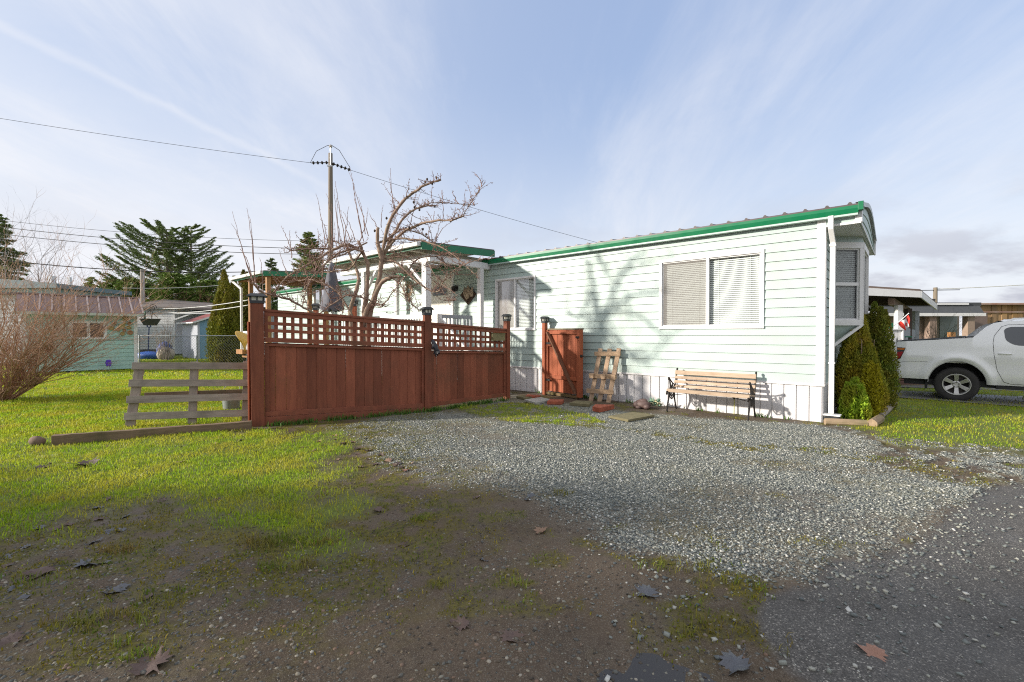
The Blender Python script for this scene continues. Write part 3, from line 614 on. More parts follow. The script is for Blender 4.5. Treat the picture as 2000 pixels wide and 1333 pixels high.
b = MB(); b.prism(arc, (ct, .0135, cz), (1, 0, 0), (0, 0, 1), (0, 1, 0), .004); b.build('arched_light', M('dark_leaded_glass', (.05, .06, .07, 1), (.16, .18, .19, 1), 25, .15, .5), root)
b = MB(); b.lathe([(.0, .06), (.028, .055), (.03, .035), (.012, .02), (.012, 0)], 12, (t1 - fw - .08, 0, z0 + .95), axis='y'); b.build('handle', steel_m, root, smooth=True)
# bay at the end wall
end = lambda t, q, z: (-q, -t, z)
A, B_, C_, D_ = (0, -.95), (-.42, -1.37), (-.42, -2.63), (0, -3.05)      # plan: x out of the end wall, y along it
BZ0, BZ1 = 1.70, 3.14
def panel(b, p, q, z0, z1, off=0):
    d = Vector((q[0] - p[0], q[1] - p[1])).normalized(); n_ = Vector((d.y, -d.x)); n_ = n_ if n_.x < 0 else -n_
    P = [Vector(p) + n_ * off, Vector(q) + n_ * off]
    b.quad((P[0].x, P[0].y, z0), (P[1].x, P[1].y, z0), (P[1].x, P[1].y, z1), (P[0].x, P[0].y, z1))
def sidewin(p, q, sash):
    d = Vector((q[0] - p[0], q[1] - p[1])); L = d.length; d.normalize(); n_ = Vector((d.y, -d.x)); n_ = n_ if n_.x < 0 else -n_
    f = lambda t, o, z: (p[0] + d.x * t + n_.x * o, p[1] + d.y * t + n_.y * o, z)
    window([0.0, L, BZ0, BZ1], 'bay_window', cols=(), f=f, sash=sash, fw=.065)
sidewin(A, B_, .5); sidewin(D_, C_, .5); sidewin(B_, C_, None)
b = MB()
for p, q in ((A, B_), (B_, C_), (C_, D_)):
    b = MB(); panel(b, p, q, BZ1 + .001, BZ1 + .085, .012); panel(b, p, q, BZ1 + .085, 3.30, .002); b.build('bay_siding', siding_m, home)
b = MB()
b.add([(A[0], A[1], BZ0), (B_[0], B_[1], BZ0), (C_[0], C_[1], BZ0), (D_[0], D_[1], BZ0), (-.002, -1.25, 1.28), (-.002, -2.75, 1.28), (-.002, -.95, 1.28), (-.002, -3.05, 1.28)], [(0, 1, 4, 6), (1, 2, 5, 4), (2, 3, 7, 5)])
b.build('bay_siding', siding_m, home)
b = MB(); b.beam((B_[0] - .01, B_[1] + .01, BZ0 - .03), (-.02, -.94, 1.27), .04, .045); b.build('bay_brace', white_m, home); b = MB(); b.beam((A[0] - .02, A[1] + .01, BZ0 - .02), (B_[0] - .02, B_[1] + .0, BZ0 - .02), .04, .04); b.beam((B_[0] - .02, B_[1], BZ0 - .02), (C_[0] - .02, C_[1], BZ0 - .02), .04, .04); b.build('bay_sill', white_m, home); b = MB()
b.beam((A[0] - .02, A[1] + .01, BZ1 + .02), (B_[0] - .02, B_[1], BZ1 + .02), .03, .05); b.beam((B_[0] - .02, B_[1], BZ1 + .02), (C_[0] - .02, C_[1], BZ1 + .02), .03, .05); b.build('bay_trim', white_m, home)
# downspout
b = MB(); dx, dy = -.12, -.05
def sp(b, pts, w=.075, h=.055):
    for p, q in zip(pts, pts[1:]): b.beam(p, q, w, h, up=(0, 1, 0))
sp(b, [(-.10, .12, 3.44), (-.10, .115, 3.22)]); sp(b, [(-.10, .115, 3.235), (-.115, -.04, 3.03)]); sp(b, [(-.115, -.04, 3.04), (-.115, -.04, .17)])
b.box(-.16, -.07, -.08, .0, 2.96, 3.0); b.box(-.16, -.07, -.085, .0, 1.0, 1.03); b.build('downspout', white_m, home, bevel=.006)
b = MB(); b.box(-.24, -.03, -.13, .05, -.02, .13); b.build('drain_boot', capm, home, bevel=.01); b = MB(); b.box(-.25, -.01, -.14, .07, .14, .16); b.build('drain_collar', white_m, home, bevel=.004)
# wall lamp and driftwood diamond and burst wreath
t0, z0 = W(898, 559.5); t1, z1 = W(886.5, 572)
b = MB(); tc = (t0 + t1) / 2; zc = (z0 + z1) / 2; b.box(tc - .06, tc + .06, .016, .04, zc - .05, zc + .12); b.beam((tc, .04, zc + .05), (tc, .14, zc + .08), .025, .025); b.lathe([(.0, .10), (.07, .05), (.06, .04), (.045, -.09), (0, -.09)], 8, (tc, .14, zc)); b.build('wall_lamp', iron_m, home)
q = .03; tc, zc = W(916, 576); w = abs(W(901, 576)[0] - W(932, 576)[0]) / 2; h = (W(916, 556)[1] - W(916, 596)[1]) / 2
dk = wood('dark_board', (.10, .06, .035, 1), (.05, .03, .02, 1), 'x'); dr = thing('driftwood_art', 'diamond shaped dark board carrying pale driftwood, hung beside the front door', 'wall art', HL(tc, .016, zc), HA)
b = MB(); b.prism([(-w, 0), (0, -h), (w, 0), (0, h * .8)], (0, 0, 0), (1, 0, 0), (0, 0, 1), (0, 1, 0), .04); b.build('backing_board', dk, dr, bevel=.005)
b = MB()
for k in range(7):
    a0 = Vector((random.uniform(-.6, .1) * w, .06, random.uniform(-.5, .1) * h)); pts = [a0 + Vector((.0, .0, 0)), a0 + Vector((random.uniform(-.03, .12), .03, .12)), a0 + Vector((random.uniform(-.05, .2), .01, .27))]; b.tube(pts, [.045, .06, .018], 6)
b.build('driftwood', M('pale_driftwood', (.42, .33, .22, 1), (.28, .21, .14, 1), 12, .85, .6, 50), dr)
tc, zc = W(800, 568); wr = thing('starburst_wreath', 'tan twig starburst wreath on the mint wall behind the fruit tree', 'wreath', HL(tc, .02, zc), HA); b = MB()
for k in range(46):
    a = 6.283 * k / 46 + random.uniform(-.05, .05); r = random.uniform(.25, .36); b.tube([(.09 * math.cos(a), .02, .09 * math.sin(a)), (r * math.cos(a), random.uniform(.02, .08), r * math.sin(a))], [.008, .004], 4)
    if k % 2: b.ell((r * .8 * math.cos(a), .05, r * .8 * math.sin(a)), (.022, .012, .03), 6, 4)
b.build('twigs', M('tan_twigs', (.45, .32, .18, 1), (.30, .20, .11, 1)), wr)
b = MB(); b.tube([(.1 * math.cos(a), .02, .1 * math.sin(a)) for a in np.linspace(0, 6.283, 20)], .014, 6); b.build('ring', bark_m, wr)
# ------------------------------------------------------------------ porches (each its own structure on posts)
def canopy(name, label, cat, A, far_t, zA, zB, postm, underm, hasgut=True):
    """A=(t,q) near front corner; roof back to wall"""
    root = thing(name, label, cat, (HP.x, HP.y, 0), HA); tn, qn = A; th = .17
    b = MB(); up = lambda q: zA + (zB - zA) * (qn - q) / qn
    b.add([(tn, qn, up(qn)), (far_t, qn, up(qn)), (far_t, .0, up(0)), (tn, .0, up(0)), (tn, qn, up(qn) - .03), (far_t, qn, up(qn) - .03), (far_t, .0, up(0) - .03), (tn, .0, up(0) - .03)], [(0, 3, 2, 1), (4, 5, 6, 7), (0, 1, 5, 4), (0, 4, 7, 3), (1, 2, 6, 5)])
    b.build('roof', brownroof_m, root)
    b = MB(); b.add([(tn - .02, qn + .0, up(qn) - .031), (tn - .02, .0, up(0) - .031), (tn - .02, 0, up(0) - .20), (tn - .02, qn, up(qn) - .20), (tn + .02, qn, up(qn) - .031), (tn + .02, 0, up(0) - .031), (tn + .02, 0, up(0) - .20), (tn + .02, qn, up(qn) - .20)], [(0, 1, 2, 3), (4, 7, 6, 5), (0, 3, 7, 4), (3, 2, 6, 7), (0, 4, 5, 1)])
    b.box(tn + .02, far_t, qn - .03, qn, zA - .17, zA - .032); b.build('fascia', green_m, root)
    b = MB(); b.prism([(0, 0), (.10, 0), (.12, .10), (.0, .10)], (tn + .02, qn + .002, zA - .12), (0, 1, 0), (0, 0, 1), (1, 0, 0), far_t - tn); b.build('gutter', white_m, root)
    b = MB(); b.quad((tn + .02, qn - .03, up(qn) - .06), (far_t, qn - .03, up(qn) - .06), (far_t, .02, up(0) - .06), (tn + .02, .02, up(0) - .06))
    t = tn + .35
    while t < far_t: b.box(t, t + .045, .03, qn - .05, zA - .19, zA - .09); t += .6
    b.build('rafters', underm, root)
    return root, up
pt, pz = W(823, 472); PA = (7.60, 2.51)
under_w = M('cream_soffit', (.55, .50, .42, 1), (.48, .43, .35, 1), 3, .7, .1)
porch, up1 = canopy('porch', 'white porch with green fascia sheltering the front door of the mint home', 'porch', PA, 12.15, 3.70, 3.84, white_m, under_w)
b = MB(); b.box(7.72, 12.0, 2.02, 2.16, 3.28, 3.46); b.box(7.72, 7.86, .03, 2.018, 3.30, 3.46); b.box(11.7, 11.84, .03, 2.018, 3.30, 3.46); b.build('beam', white_m, porch, bevel=.006)
def post(b, t, q, z1, w=.10, z0=-.05): b.box(t - w / 2, t + w / 2, q - w / 2, q + w / 2, z0, z1)
ptn = W(833, 560, 2.1)[0] ; ptb = W(938.5, 560, .35)[0]; ptf = W(712, 560, 2.1)[0]
for tt, qq, zz, w in ((ptn, 2.1, 3.28, .17), (ptb, .35, 3.30, .13), (ptf, 2.1, 3.28, .14), (11.77, .3, 3.3, .12)):
    b = MB(); post(b, tt, qq, zz, w); b.build('post', white_m, porch, bevel=.005)
b = MB(); b.beam((ptn + .1, 2.1, 2.75), (ptn + .75, 2.1, 3.3), .07, .07); b.build('brace', white_m, porch); b = MB(); b.beam((ptf - .1, 2.1, 2.75), (ptf - .65, 2.1, 3.3), .07, .07); b.build('brace', white_m, porch)
DZ = 1.02
b = MB(); t = ptn - .1
while t < 12.0: b.box(t, t + .135, .02, 2.2, DZ - .035, DZ); t += .14
b.box(ptn - .1, 12, 2.2, 2.235, DZ - .28, DZ - .002); b.box(ptn - .14, ptn - .105, .02, 2.235, DZ - .28, DZ - .002); b.build('deck', white_m, porch)
b = MB(); rz = 2.0
b.box(ptn + .09, ptf - .08, 2.07, 2.13, rz - .11, rz); b.box(ptn + .09, ptf - .08, 2.075, 2.125, DZ + .08, DZ + .14)
t = ptn + .16
while t < ptf - .1: b.box(t, t + .038, 2.08, 2.118, DZ + .141, rz - .111); t += .115
b.box(ptf + .08, 12, 2.07, 2.13, rz - .11, rz); t = ptf + .16
while t < 12: b.box(t, t + .038, 2.08, 2.118, DZ + .1, rz - .111); t += .115
b.build('railing', white_m, porch)
b = MB(); g0 = ptn - .02  # stair flight going down towards the viewer's side
for k in range(5): b.box(g0 - .12 - .27 * (k + 1), g0 - .12 - .27 * k - .01, .6, 1.75, DZ - .2 * (k + 1) - .04, DZ - .2 * (k + 1)); b.box(g0 - .14 - .27 * k, g0 - .12 - .27 * k, .6, 1.75, DZ - .2 * (k + 1), DZ - .2 * k - .04)
b.build('steps', greypaint, porch)
b = MB(); b.beam((g0 - .10, 1.8, rz - .1), (g0 - 1.35, 1.8, rz - 1.08), .05, .10); b.beam((g0 - 1.35, 1.8, rz - 1.05), (g0 - 1.35, 1.8, -.05), .08, .08); b.beam((g0 - .12, 1.8, rz), (g0 - .12, 1.8, .1), .08, .08)
for k in range(7): x_ = g0 - .28 - k * .15; zz = rz - .12 - (g0 - .1 - x_) * .784; b.box(x_ - .018, x_ + .018, 1.785, 1.815, zz - .75, zz)
b.build('stair_rail', white_m, porch)
b = MB(); x0, x1 = g0 - .08, g0 - .03 # small white gate between the posts at the head of the stairs
b.box(x0, x1, .62, .70, DZ + .1, rz); b.box(x0, x1, 1.66, 1.74, DZ + .1, rz); b.box(x0, x1, .70, 1.66, rz - .09, rz); b.box(x0, x1, .70, 1.66, DZ + .12, DZ + .2)
for k in range(7): b.box(x0 + .01, x1 - .01, .78 + k * .12, .82 + k * .12, DZ + .2, rz - .09)
b.build('porch_gate', greypaint, porch)
C2 = (16.46, 2.71)
pat, up2 = canopy('patio_cover', 'green edged patio cover on honey coloured cedar posts past the porch', 'patio cover', C2, 19.6, 3.80, 4.0, cedarwood, M('cedar_soffit', (.34, .17, .07, 1), (.25, .12, .05, 1), 3, .6, .1))
for (u, q) in ((538, 2.5), (605, .7), (490, 2.5), (660, .3)):
    tt = W(u, 590, q)[0]; tt = min(max(tt, C2[0] + .15), 19.4); b = MB(); post(b, tt, q, 3.62, .14); b.build('post', cedarwood, pat, bevel=.006)
b = MB(); b.box(C2[0] + .05, 19.5, 2.42, 2.56, 3.62, 3.74); b.build('beam', cedarwood, pat)
b = MB(); e = HL(19.6, 2.8); 
for p, q in (((19.55, 2.78, 3.68), (19.50, 2.72, 3.58)), ((19.50, 2.72, 3.60), (18.95, 2.62, 3.30)), ((18.95, 2.62, 3.33), (18.95, 2.62, .9))): b.tube([p, q], .05, 8)
b.build('downspout', white_m, pat)
b = MB(); b.box(18.9, 19.6, 2.45, 2.62, .70, .88); b.build('ledger', cedarwood, pat)
b = MB(); b.box(C2[0], 19.6, .02, 2.4, .55, .62)
t = C2[0] + .1
b2 = MB(); b2.box(C2[0], 19.6, 2.36, 2.42, 1.55, 1.62); b2.box(C2[0], 19.6, 2.36, 2.42, .72, .78)
while t < 19.5: b2.box(t, t + .04, 2.37, 2.41, .78, 1.55); t += .12
b.build('deck', cedarwood, pat); b2.build('railing', white_m, pat)
# ================================================================== RED FENCE
P0, P1, P2 = Vector((-4.17, 7.45)), Vector((-1.66, 8.90)), Vector((-.12, 10.5))
fence = thing('board_fence', 'reddish brown board fence with a lattice band and three capped posts', 'fence', (P0.x, P0.y, 0))
def L3(p, z): return (p.x - P0.x, p.y - P0.y, z)
def solar_cap(par, x, y, z, w, rz=0, flat=False):
    b = MB(); c, s = math.cos(rz), math.sin(rz); Rm = Matrix.Rotation(rz, 3, 'Z')
    def fr(r0, r1, z0, z1): b.add([Vector((x, y, 0)) + Rm @ Vector((i * r, j * r, zz)) for r, zz in ((r0, z0), (r1, z1)) for i, j in ((-1, -1), (1, -1), (1, 1), (-1, 1))], [(3, 2, 1, 0), (4, 5, 6, 7), (0, 1, 5, 4), (1, 2, 6, 5), (2, 3, 7, 6), (3, 0, 4, 7)])
    fr(w * .56, w * .56, z, z + .045); fr(w * .80, w * .80, z + .105, z + .115); fr(w * .80, w * .48, z + .116, z + .16)
    for i in (-1, 1):
        for j in (-1, 1):
            p = Vector((x, y, 0)) + Rm @ Vector((i * w * .5, j * w * .5, 0)); b.box(p.x - .012, p.x + .012, p.y - .012, p.y + .012, z + .046, z + .104)
    for i, j in ((1, 0), (-1, 0), (0, 1), (0, -1)): p = Vector((x, y, 0)) + Rm @ Vector((i * w * .53, j * w * .53, 0)); b.box(p.x - .007, p.x + .007, p.y - .007, p.y + .007, z + .046, z + .104)
    o = b.build('post_cap', capm, par); b = MB(); fr(w * .46, w * .46, z + .046, z + .104); b.build('lamp', glow_white, o); return o
fa = math.atan2((P1 - P0).y, (P1 - P0).x); fb = math.atan2((P2 - P1).y, (P2 - P1).x)
for p, z, w, an in ((P0, 2.0, .19, fa), (P1, 1.87, .135, fa), (P2, 1.80, .115, fb)):
    b = MB(); Rm = Matrix.Rotation(an, 3, 'Z'); c = Vector(L3(p, 0)); b.box(c.x - w / 2, c.x + w / 2, c.y - w / 2, c.y + w / 2, -.1, z, rot=Rm, org=(c.x, c.y, 0)); o = b.build('post', stain, fence, bevel=.006); solar_cap(o, c.x, c.y, z, w, an)
def fpanel(pa, pb, wa, wb, za, zb, bza, bzb, nlat, nbrd, kick):
    d = (pb - pa).normalized(); n_ = Vector((d.y, -d.x)); a = pa + d * wa; e = pb - d * wb; Lh = (e - a).length
    def P(s, o, z): p = a + d * s + n_ * o; return L3(p, z)
    zt = lambda s: za + (zb - za) * s / Lh; zl = lambda s: bza + (bzb - bza) * s / Lh; z0 = lambda s: (.07 + kick * (1 - s / Lh))
    def bar(b, s0, s1, o0, o1, f0, f1): b.add([P(s, o, f(s)) for s in (s0, s1) for o in (o0, o1) for f in (f0, f1)], [(0, 1, 3, 2), (4, 6, 7, 5), (0, 4, 5, 1), (2, 3, 7, 6), (0, 2, 6, 4), (1, 5, 7, 3)])
    b = MB()
    bar(b, 0, Lh, -.045, .05, lambda s: zt(s) - .0, lambda s: zt(s) + .04); bar(b, 0, Lh, -.03, .035, lambda s: zt(s) - .07, lambda s: zt(s) - .001)
    bar(b, 0, Lh, -.03, .045, lambda s: zl(s) - .02, lambda s: zl(s) + .055); bar(b, 0, Lh, .004, .030, lambda s: zl(s) - .085, lambda s: zl(s) - .045)
    bar(b, 0, Lh, .004, .034, z0, lambda s: z0(s) + .085); bar(b, 0, .07, -.02, .034, lambda s: z0(s) + .086, lambda s: zl(s) - .086); bar(b, Lh - .05, Lh, -.02, .03, lambda s: z0(s) + .086, lambda s: zl(s) - .086)
    bar(b, 0, .055, -.02, .03, lambda s: zl(s) + .056, lambda s: zt(s) - .071); bar(b, Lh - .045, Lh, -.02, .03, lambda s: zl(s) + .056, lambda s: zt(s) - .071)
    b.build('rails', stainx, fence, bevel=.004)
    b = MB(); s = .0; bw = Lh / nbrd
    for k in range(nbrd): g = .0006; o = random.uniform(-.022, -.006); zz = random.uniform(-.004, .004); bar(b, k * bw + g / 2, (k + 1) * bw - g / 2, o - .016, o, lambda s: z0(s) + .02 + zz, lambda s: zl(s) - .03)
    b.build('board_panel', stain, fence, bevel=.004, seg=1)
    b = MB(); lw = .055; 
    for k in range(1, nlat): c = .05 + (Lh - .09) * k / nlat; tt = random.uniform(-.004, .004); bar(b, c - lw / 2, c + lw / 2, -.004, .006, lambda s: zl(s) + .05, lambda s: zt(s) - .068)
    for k in (1, 2): bar(b, .05, Lh - .045, .007, .016, lambda s, k=k: zl(s) + .055 + (zt(s) - zl(s) - .125) * k / 3 - lw / 2 + .0, lambda s, k=k: zl(s) + .055 + (zt(s) - zl(s) - .125) * k / 3 + lw / 2)
    b.build('lattice', stain, fence)
    if kick:
        b = MB(); bar(b, -.02, Lh, .0, .04, lambda s: -.06 + .02 * s / Lh, lambda s: .066 + kick * (1 - s / Lh)); b.build('kick_board', stainx, fence, bevel=.004)
fpanel(P0, P1, .10, .07, 1.87, 1.715, 1.39, 1.26, 21, 17, .07)
fpanel(P1, P2, .07, .06, 1.69, 1.585, 1.21, 1.135, 14, 12, .0)
# return boards behind the first post, seen edge-on
b = MB(); dr_ = Vector((-.36, .93)).normalized()
for k in range(9): a = P0 + Vector((-.16, .02)) + dr_ * (.05 + k * .145) * 1; b.box(a.x - P0.x - .012, a.x - P0.x + .02, a.y - P0.y, a.y - P0.y + .12, -.02, 1.66 + random.uniform(-.03, .03))
b.box(-.13, -.105, -.06, .03, -.05, 1.70); b.build('return_boards', gatem, fence, bevel=.003)
# things on the fence
gl = thing('work_glove', 'crumpled black glove hooked on the lattice beside the middle fence post', 'glove', (at(846, 668, 8.84).x, 8.80, at(846, 668, 8.84).z))
b = MB()
b.tube([(-.01, 0, .04), (.01, -.03, -.01), (.05, -.05, -.09), (.08, -.045, -.16)], [.02, .045, .06, .045], 8)
for k, (dx, l, dz) in enumerate(((-.04, .08, 0), (-.012, .10, -.02), (.02, .095, -.01), (.045, .07, .0))): b.tube([(.08 + dx * .8, -.045, -.15), (.085 + dx * 1.1, -.05 - .01 * k, -.17 - l * .5 + dz), (.075 + dx * 1.3, -.035, -.16 - l + dz)], [.021, .018, .011], 6)
b.tube([(.04, -.06, -.06), (.005, -.085, -.10), (-.005, -.08, -.14)], [.02, .018, .011], 6)
b.build('glove_body', M('black_rubber', (.015, .016, .02, 1), (.03, .032, .045, 1), 20, .45, .6, 60), gl, smooth=True)
bxp = at(972, 650, 10.25); bh = thing('letter_box', 'small khaki box with a brown lid fixed to the lattice top by the end post', 'box', (bxp.x - .02, 10.28, 1.45), fb)
b = MB(); b.box(-.20, .17, -.10, .02, -.10, .08); b.build('body', M('khaki_paint', (.22, .19, .09, 1), (.17, .15, .07, 1), 6, .7, .2, 40), bh, bevel=.006)
b = MB(); b.box(-.22, .19, -.13, .04, .082, .10); b.build('lid', gatem, bh, bevel=.004)
# ------------------------------------------------------------------ open gate and its post
HX, HY = .877, 11.28; GXe, GYe = 1.60, 10.37
gv = Vector((GXe - HX, GYe - HY)); GLn = gv.length; ga = math.atan2(gv.y, gv.x)
gp = thing('gate_post', 'orange stained post with a black cap against the mint wall, holding the open gate', 'post', (HX - .05, HY, 0), ga)
b = MB(); b.box(-.07, .03, -.05, .05, -.05, 1.78); b.build('post_shaft', gatem, gp, bevel=.005); solar_cap(gp, -.02, 0, 1.78, .12)
gate = thing('garden_gate', 'open orange stained board gate with a diagonal brace', 'gate', (HX, HY, 0), ga)
b = MB(); n = 7
for k in range(n): x0 = .05 + (GLn - .1) * k / n; b.box(x0 + .003, x0 + (GLn - .1) / n - .003, -.002, .018, .10, 1.60)
b.build('boards', gatem, gate, bevel=.002, seg=1)
b = MB(); b.box(.0, GLn, -.03, .055, 1.601, 1.635); b.build('top_rail', wood('mossy_top_rail', (.30, .22, .13, 1), (.18, .13, .08, 1), 'x'), gate, bevel=.004)
b = MB(); b.box(0.0, .06, -.045, -.003, .08, 1.60); b.box(GLn - .10, GLn + .0, -.075, .03, .05, 1.60); b.box(.061, GLn - .101, -.045, -.003, .42, .50); b.box(.061, GLn - .101, -.045, -.003, 1.50, 1.57)
b.box(.061, .16, -.045, -.003, 1.20, 1.27); b.build('frame', gatem, gate, bevel=.004)
b = MB(); b.beam((.07, -.067, 1.55), (GLn - .13, -.067, .12), .04, .09, up=(0, 1, 0)); b.build('brace', wood('worn_brace', (.28, .13, .07, 1), (.16, .07, .04, 1), 'z', dirt=((.06, .05, .03, 1), 5, .6)), gate, bevel=.004)
b = MB(); b.box(0, GLn - .1, -.06, .03, .02, .079); b.build('bottom_rail', wood('rotten_bottom_rail', (.24, .15, .07, 1), (.12, .08, .04, 1), 'x', dirt=((.07, .09, .02, 1), 5, .6)), gate, bevel=.004)
b = MB()
for z in (.35, 1.25): b.box(-.05, .16, -.052, -.046, z, z + .05); b.tube([(-.01, -.05, z - .01), (-.01, -.05, z + .06)], .012, 8)
b.box(GLn - .13, GLn - .02, -.082, -.076, 1.40, 1.45); b.box(GLn - .12, GLn - .06, -.10, -.078, 1.405, 1.425); b.build('hinge', iron_m, gate)
b = MB(); b.lathe([(0, -.05), (.03, -.045), (.035, -.02), (.015, 0), (.015, .04)], 10, (GLn + .03, -.03, 1.0), axis='y'); b.build('latch', iron_m, gate)
# ------------------------------------------------------------------ leaning rack of three boards
q0, q1 = .38, .08; tA, _ = W(1168, 780, q0); tB = W(1176, 680, q1)[0]
rk = thing('board_rack', 'pallet of three upright pine boards leaning on the mint wall', 'pallet', HL(tA, 0, 0), HA)
rk_n = Vector((0, q0 - q1, -1.22)).normalized(); 
def rp(x, s, o=0): # s up the board
    dirv = Vector((-.09 + .0, -(q0 - q1), 1.20)).normalized(); nn = Vector((0, 1.20, (q0 - q1))).normalized()
    return Vector((x, q0, -.02)) + dirv * s + nn * o
for k, xx in enumerate((.19, -.03, -.25)):
    b = MB(); b.beam(rp(xx, 0), rp(xx + random.uniform(-.01, .01), 1.24 + random.uniform(-.01, .01)), .105, .022, up=(0, 1, .2)); b.build('upright_board', palewood, rk, bevel=.003)
for s_, ext in ((1.10, .0), (.58, .05), (.24, .03)):
    b = MB(); a, c = rp(.30 + ext * .6, s_, .038), rp(-.34, s_ + .02, .038); b.beam(a, c, .045, .095, up=(0, 0, 1))
    if s_ == .58:
        for xx in (.24, -.05, -.30): c_ = rp(xx, s_, .085); b.box(c_.x - .05, c_.x + .05, c_.y - .02, c_.y + .02, c_.z - .055, c_.z + .055)
    b.build('cross_board', palewoodx, rk, bevel=.003)
# ------------------------------------------------------------------ pallet fence + timber
pa, pb = Vector((G(247, 838).x, G(247, 838).y)), Vector((G(486, 826).x, G(486, 826).y)); pv = pb - pa; PLn = pv.length
pal = thing('pallet_fence', 'weathered grey pallet standing on edge beside the red fence', 'pallet', (pa.x, pa.y, 0), math.atan2(pv.y, pv.x))
lean = .13
def pp(x, z, o=0): return Vector((x, lean * z + o, z))
for xa, w in ((.07, .13), (PLn * .52, .12), (PLn - .05, .11)):
    b = MB(); b.beam(pp(xa - .03 * (xa < .2), -.03), pp(xa + .07 * (xa < .2), 1.04), w, .035, up=(0, 1, 0)); b.build('upright_board', greywoodz, pal, bevel=.004)
for k, z in enumerate((.99, .72, .46, .20)):
    b = MB(); x0 = (.05, .02, -.0, -.02)[k]; b.beam(pp(x0, z + .0, -.045), pp(PLn + .01, z + (-.035, -.05, -.02, -.03)[k] + .0, -.045), .03, .115, up=(0, lean, 1)); b.build('slat', greywood, pal, bevel=.003)
b = MB(); b.beam(pp(.2, .50, .05), pp(PLn, .51, .05), .03, .10, up=(0, 0, 1)); b.build('rear_slat', darkbeam, pal, bevel=.003)
ta, tb = G(103, 868), G(492, 838)
tm_ = thing('ground_timber', 'long dark weathered timber lying in the grass under the grey pallet', 'timber', (ta.x, ta.y, 0), math.atan2(tb.y - ta.y, tb.x - ta.x)); TL = (tb.xy - ta.xy).length
b = MB(); NN = 22
for k in range(NN + 1):
    x_ = TL * k / NN; j = lambda: random.uniform(-.006, .006)
    b.v += [(x_, -.045 + j(), -.05), (x_, .045 + j(), -.05), (x_, .045 + j(), .125 + j()), (x_, -.045 + j(), .125 + j())]
for k in range(NN):
    for i in range(4): b.f.append((k * 4 + i, k * 4 + (i + 1) % 4, (k + 1) * 4 + (i + 1) % 4, (k + 1) * 4 + i)[::-1])
b.f += [(0, 1, 2, 3), tuple(NN * 4 + i for i in (3, 2, 1, 0))]; b.build('beam', darkbeam, tm_, bevel=.006)
bp = G(452, 802); bk = thing('bucket', 'grey plastic bucket on the grass behind the pallet', 'bucket', (bp.x, bp.y, 0))
b = MB(); b.lathe([(0, .01), (.14, .01), (.16, .36), (.172, .36), (.172, .385), (.155, .385), (.135, .03), (0, .03)], 24); b.build('pail', M('grey_plastic', (.22, .24, .23, 1), (.18, .2, .19, 1), 4, .5, .05), bk, smooth=True)
b = MB(); b.tube([(.172 * math.cos(a), .06 * math.sin(a), .36 + .16 * math.sin(a)) for a in np.linspace(0, 3.14, 14)], .004, 5); b.build('handle', steel_m, bk)
# yellow plastic slide edge behind the fence
sl = at(478, 662, 12.0); yel = thing('wheelbarrow', 'yellow barrow tub tipped up behind the fence end', 'wheelbarrow', (sl.x, sl.y, 0))
b = MB(); pr = []
for i in range(9):
    for j in range(7):
        a = math.pi * i / 8; r = .18 + .12 * j / 6; pr.append((-.02 + -.34 * math.sin(a) * (j / 6) * .9 + .12, .32 * math.cos(a) * (.5 + .5 * j / 6), sl.z + .14 - .40 * (1 - math.sin(a)) * .5 + .06 * math.sin(a) - (.30) * (1 - j / 6)))
b.add(pr, [(i * 7 + j, (i + 1) * 7 + j, (i + 1) * 7 + j + 1, i * 7 + j + 1) for i in range(8) for j in range(6)]); o = b.build('tub', M('yellow_plastic', (.65, .38, .02, 1), (.55, .32, .02, 1), 4, .4, .03), yel, smooth='all'); sd = o.modifiers.new('solid', 'SOLIDIFY'); sd.thickness = .012
b = MB(); b.tube([(.15, -.25, 0), (.15, -.1, sl.z - .25)], .02, 6); b.tube([(.15, .25, 0), (.15, .1, sl.z - .25)], .02, 6); b.tube([(.15, 0, .35), (.15, 0, sl.z - .2)], .02, 6); b.build('frame', iron_m, yel)
b = MB(); b.lathe([(.0, -.03), (.12, -.03), (.19, -.045), (.2, 0), (.19, .045), (.12, .03), (0, .03)], 20, (.15, 0, .2), axis='y'); b.build('wheel', capm, yel, smooth=True)
# inner posts seen over the fence
ipl = None
for k, (u, v, Y) in enumerate(((617, 598, 11.2), (692, 590, 10.9))):
    p = at(u, v, Y); z = p.z - .10
    r_ = thing('lamp_post', ('stained garden post with a black lamp cap, beside the closed grey umbrella', 'stained garden post with a black lamp cap, just before the fruit tree trunks')[k], 'post', (p.x, p.y, 0)); b = MB(); b.box(-.05, .05, -.05, .05, -.05, z); b.build('post_shaft', gatem, r_, bevel=.005); solar_cap(r_, 0, 0, z, .11)
# closed umbrella
up_ = at(648, 575, 12.6); um = thing('patio_umbrella', 'closed grey patio umbrella standing behind the fruit tree', 'umbrella', (up_.x, up_.y, 0))
b = MB(); ztop = at(648, 512, 12.6).z; zb = at(648, 610, 12.6).z; rings = []
nn = 16
for j, (f_, r_) in enumerate(((0, .02), (.06, .07), (.2, .10), (.4, .14), (.6, .17), (.8, .22), (.93, .26), (1, .22))):
    z = ztop + (zb - ztop) * f_
    for i in range(nn): a = 6.283 * i / nn; rr = r_ * (1 + (.28 if i % 2 else -.18) * min(1, f_ * 3)); b.v.append((rr * math.cos(a + .1 * j), rr * math.sin(a + .1 * j), z + (0 if j < 7 else .05 * (i % 2))))
for j in range(7):
    for i in range(nn): b.f.append((j * nn + i, (j + 1) * nn + i, (j + 1) * nn + (i + 1) % nn, j * nn + (i + 1) % nn))
b.build('canopy', M('charcoal_canvas', (.17, .17, .19, 1), (.11, .11, .13, 1), 5, .9, .4, 40), um, smooth='all')
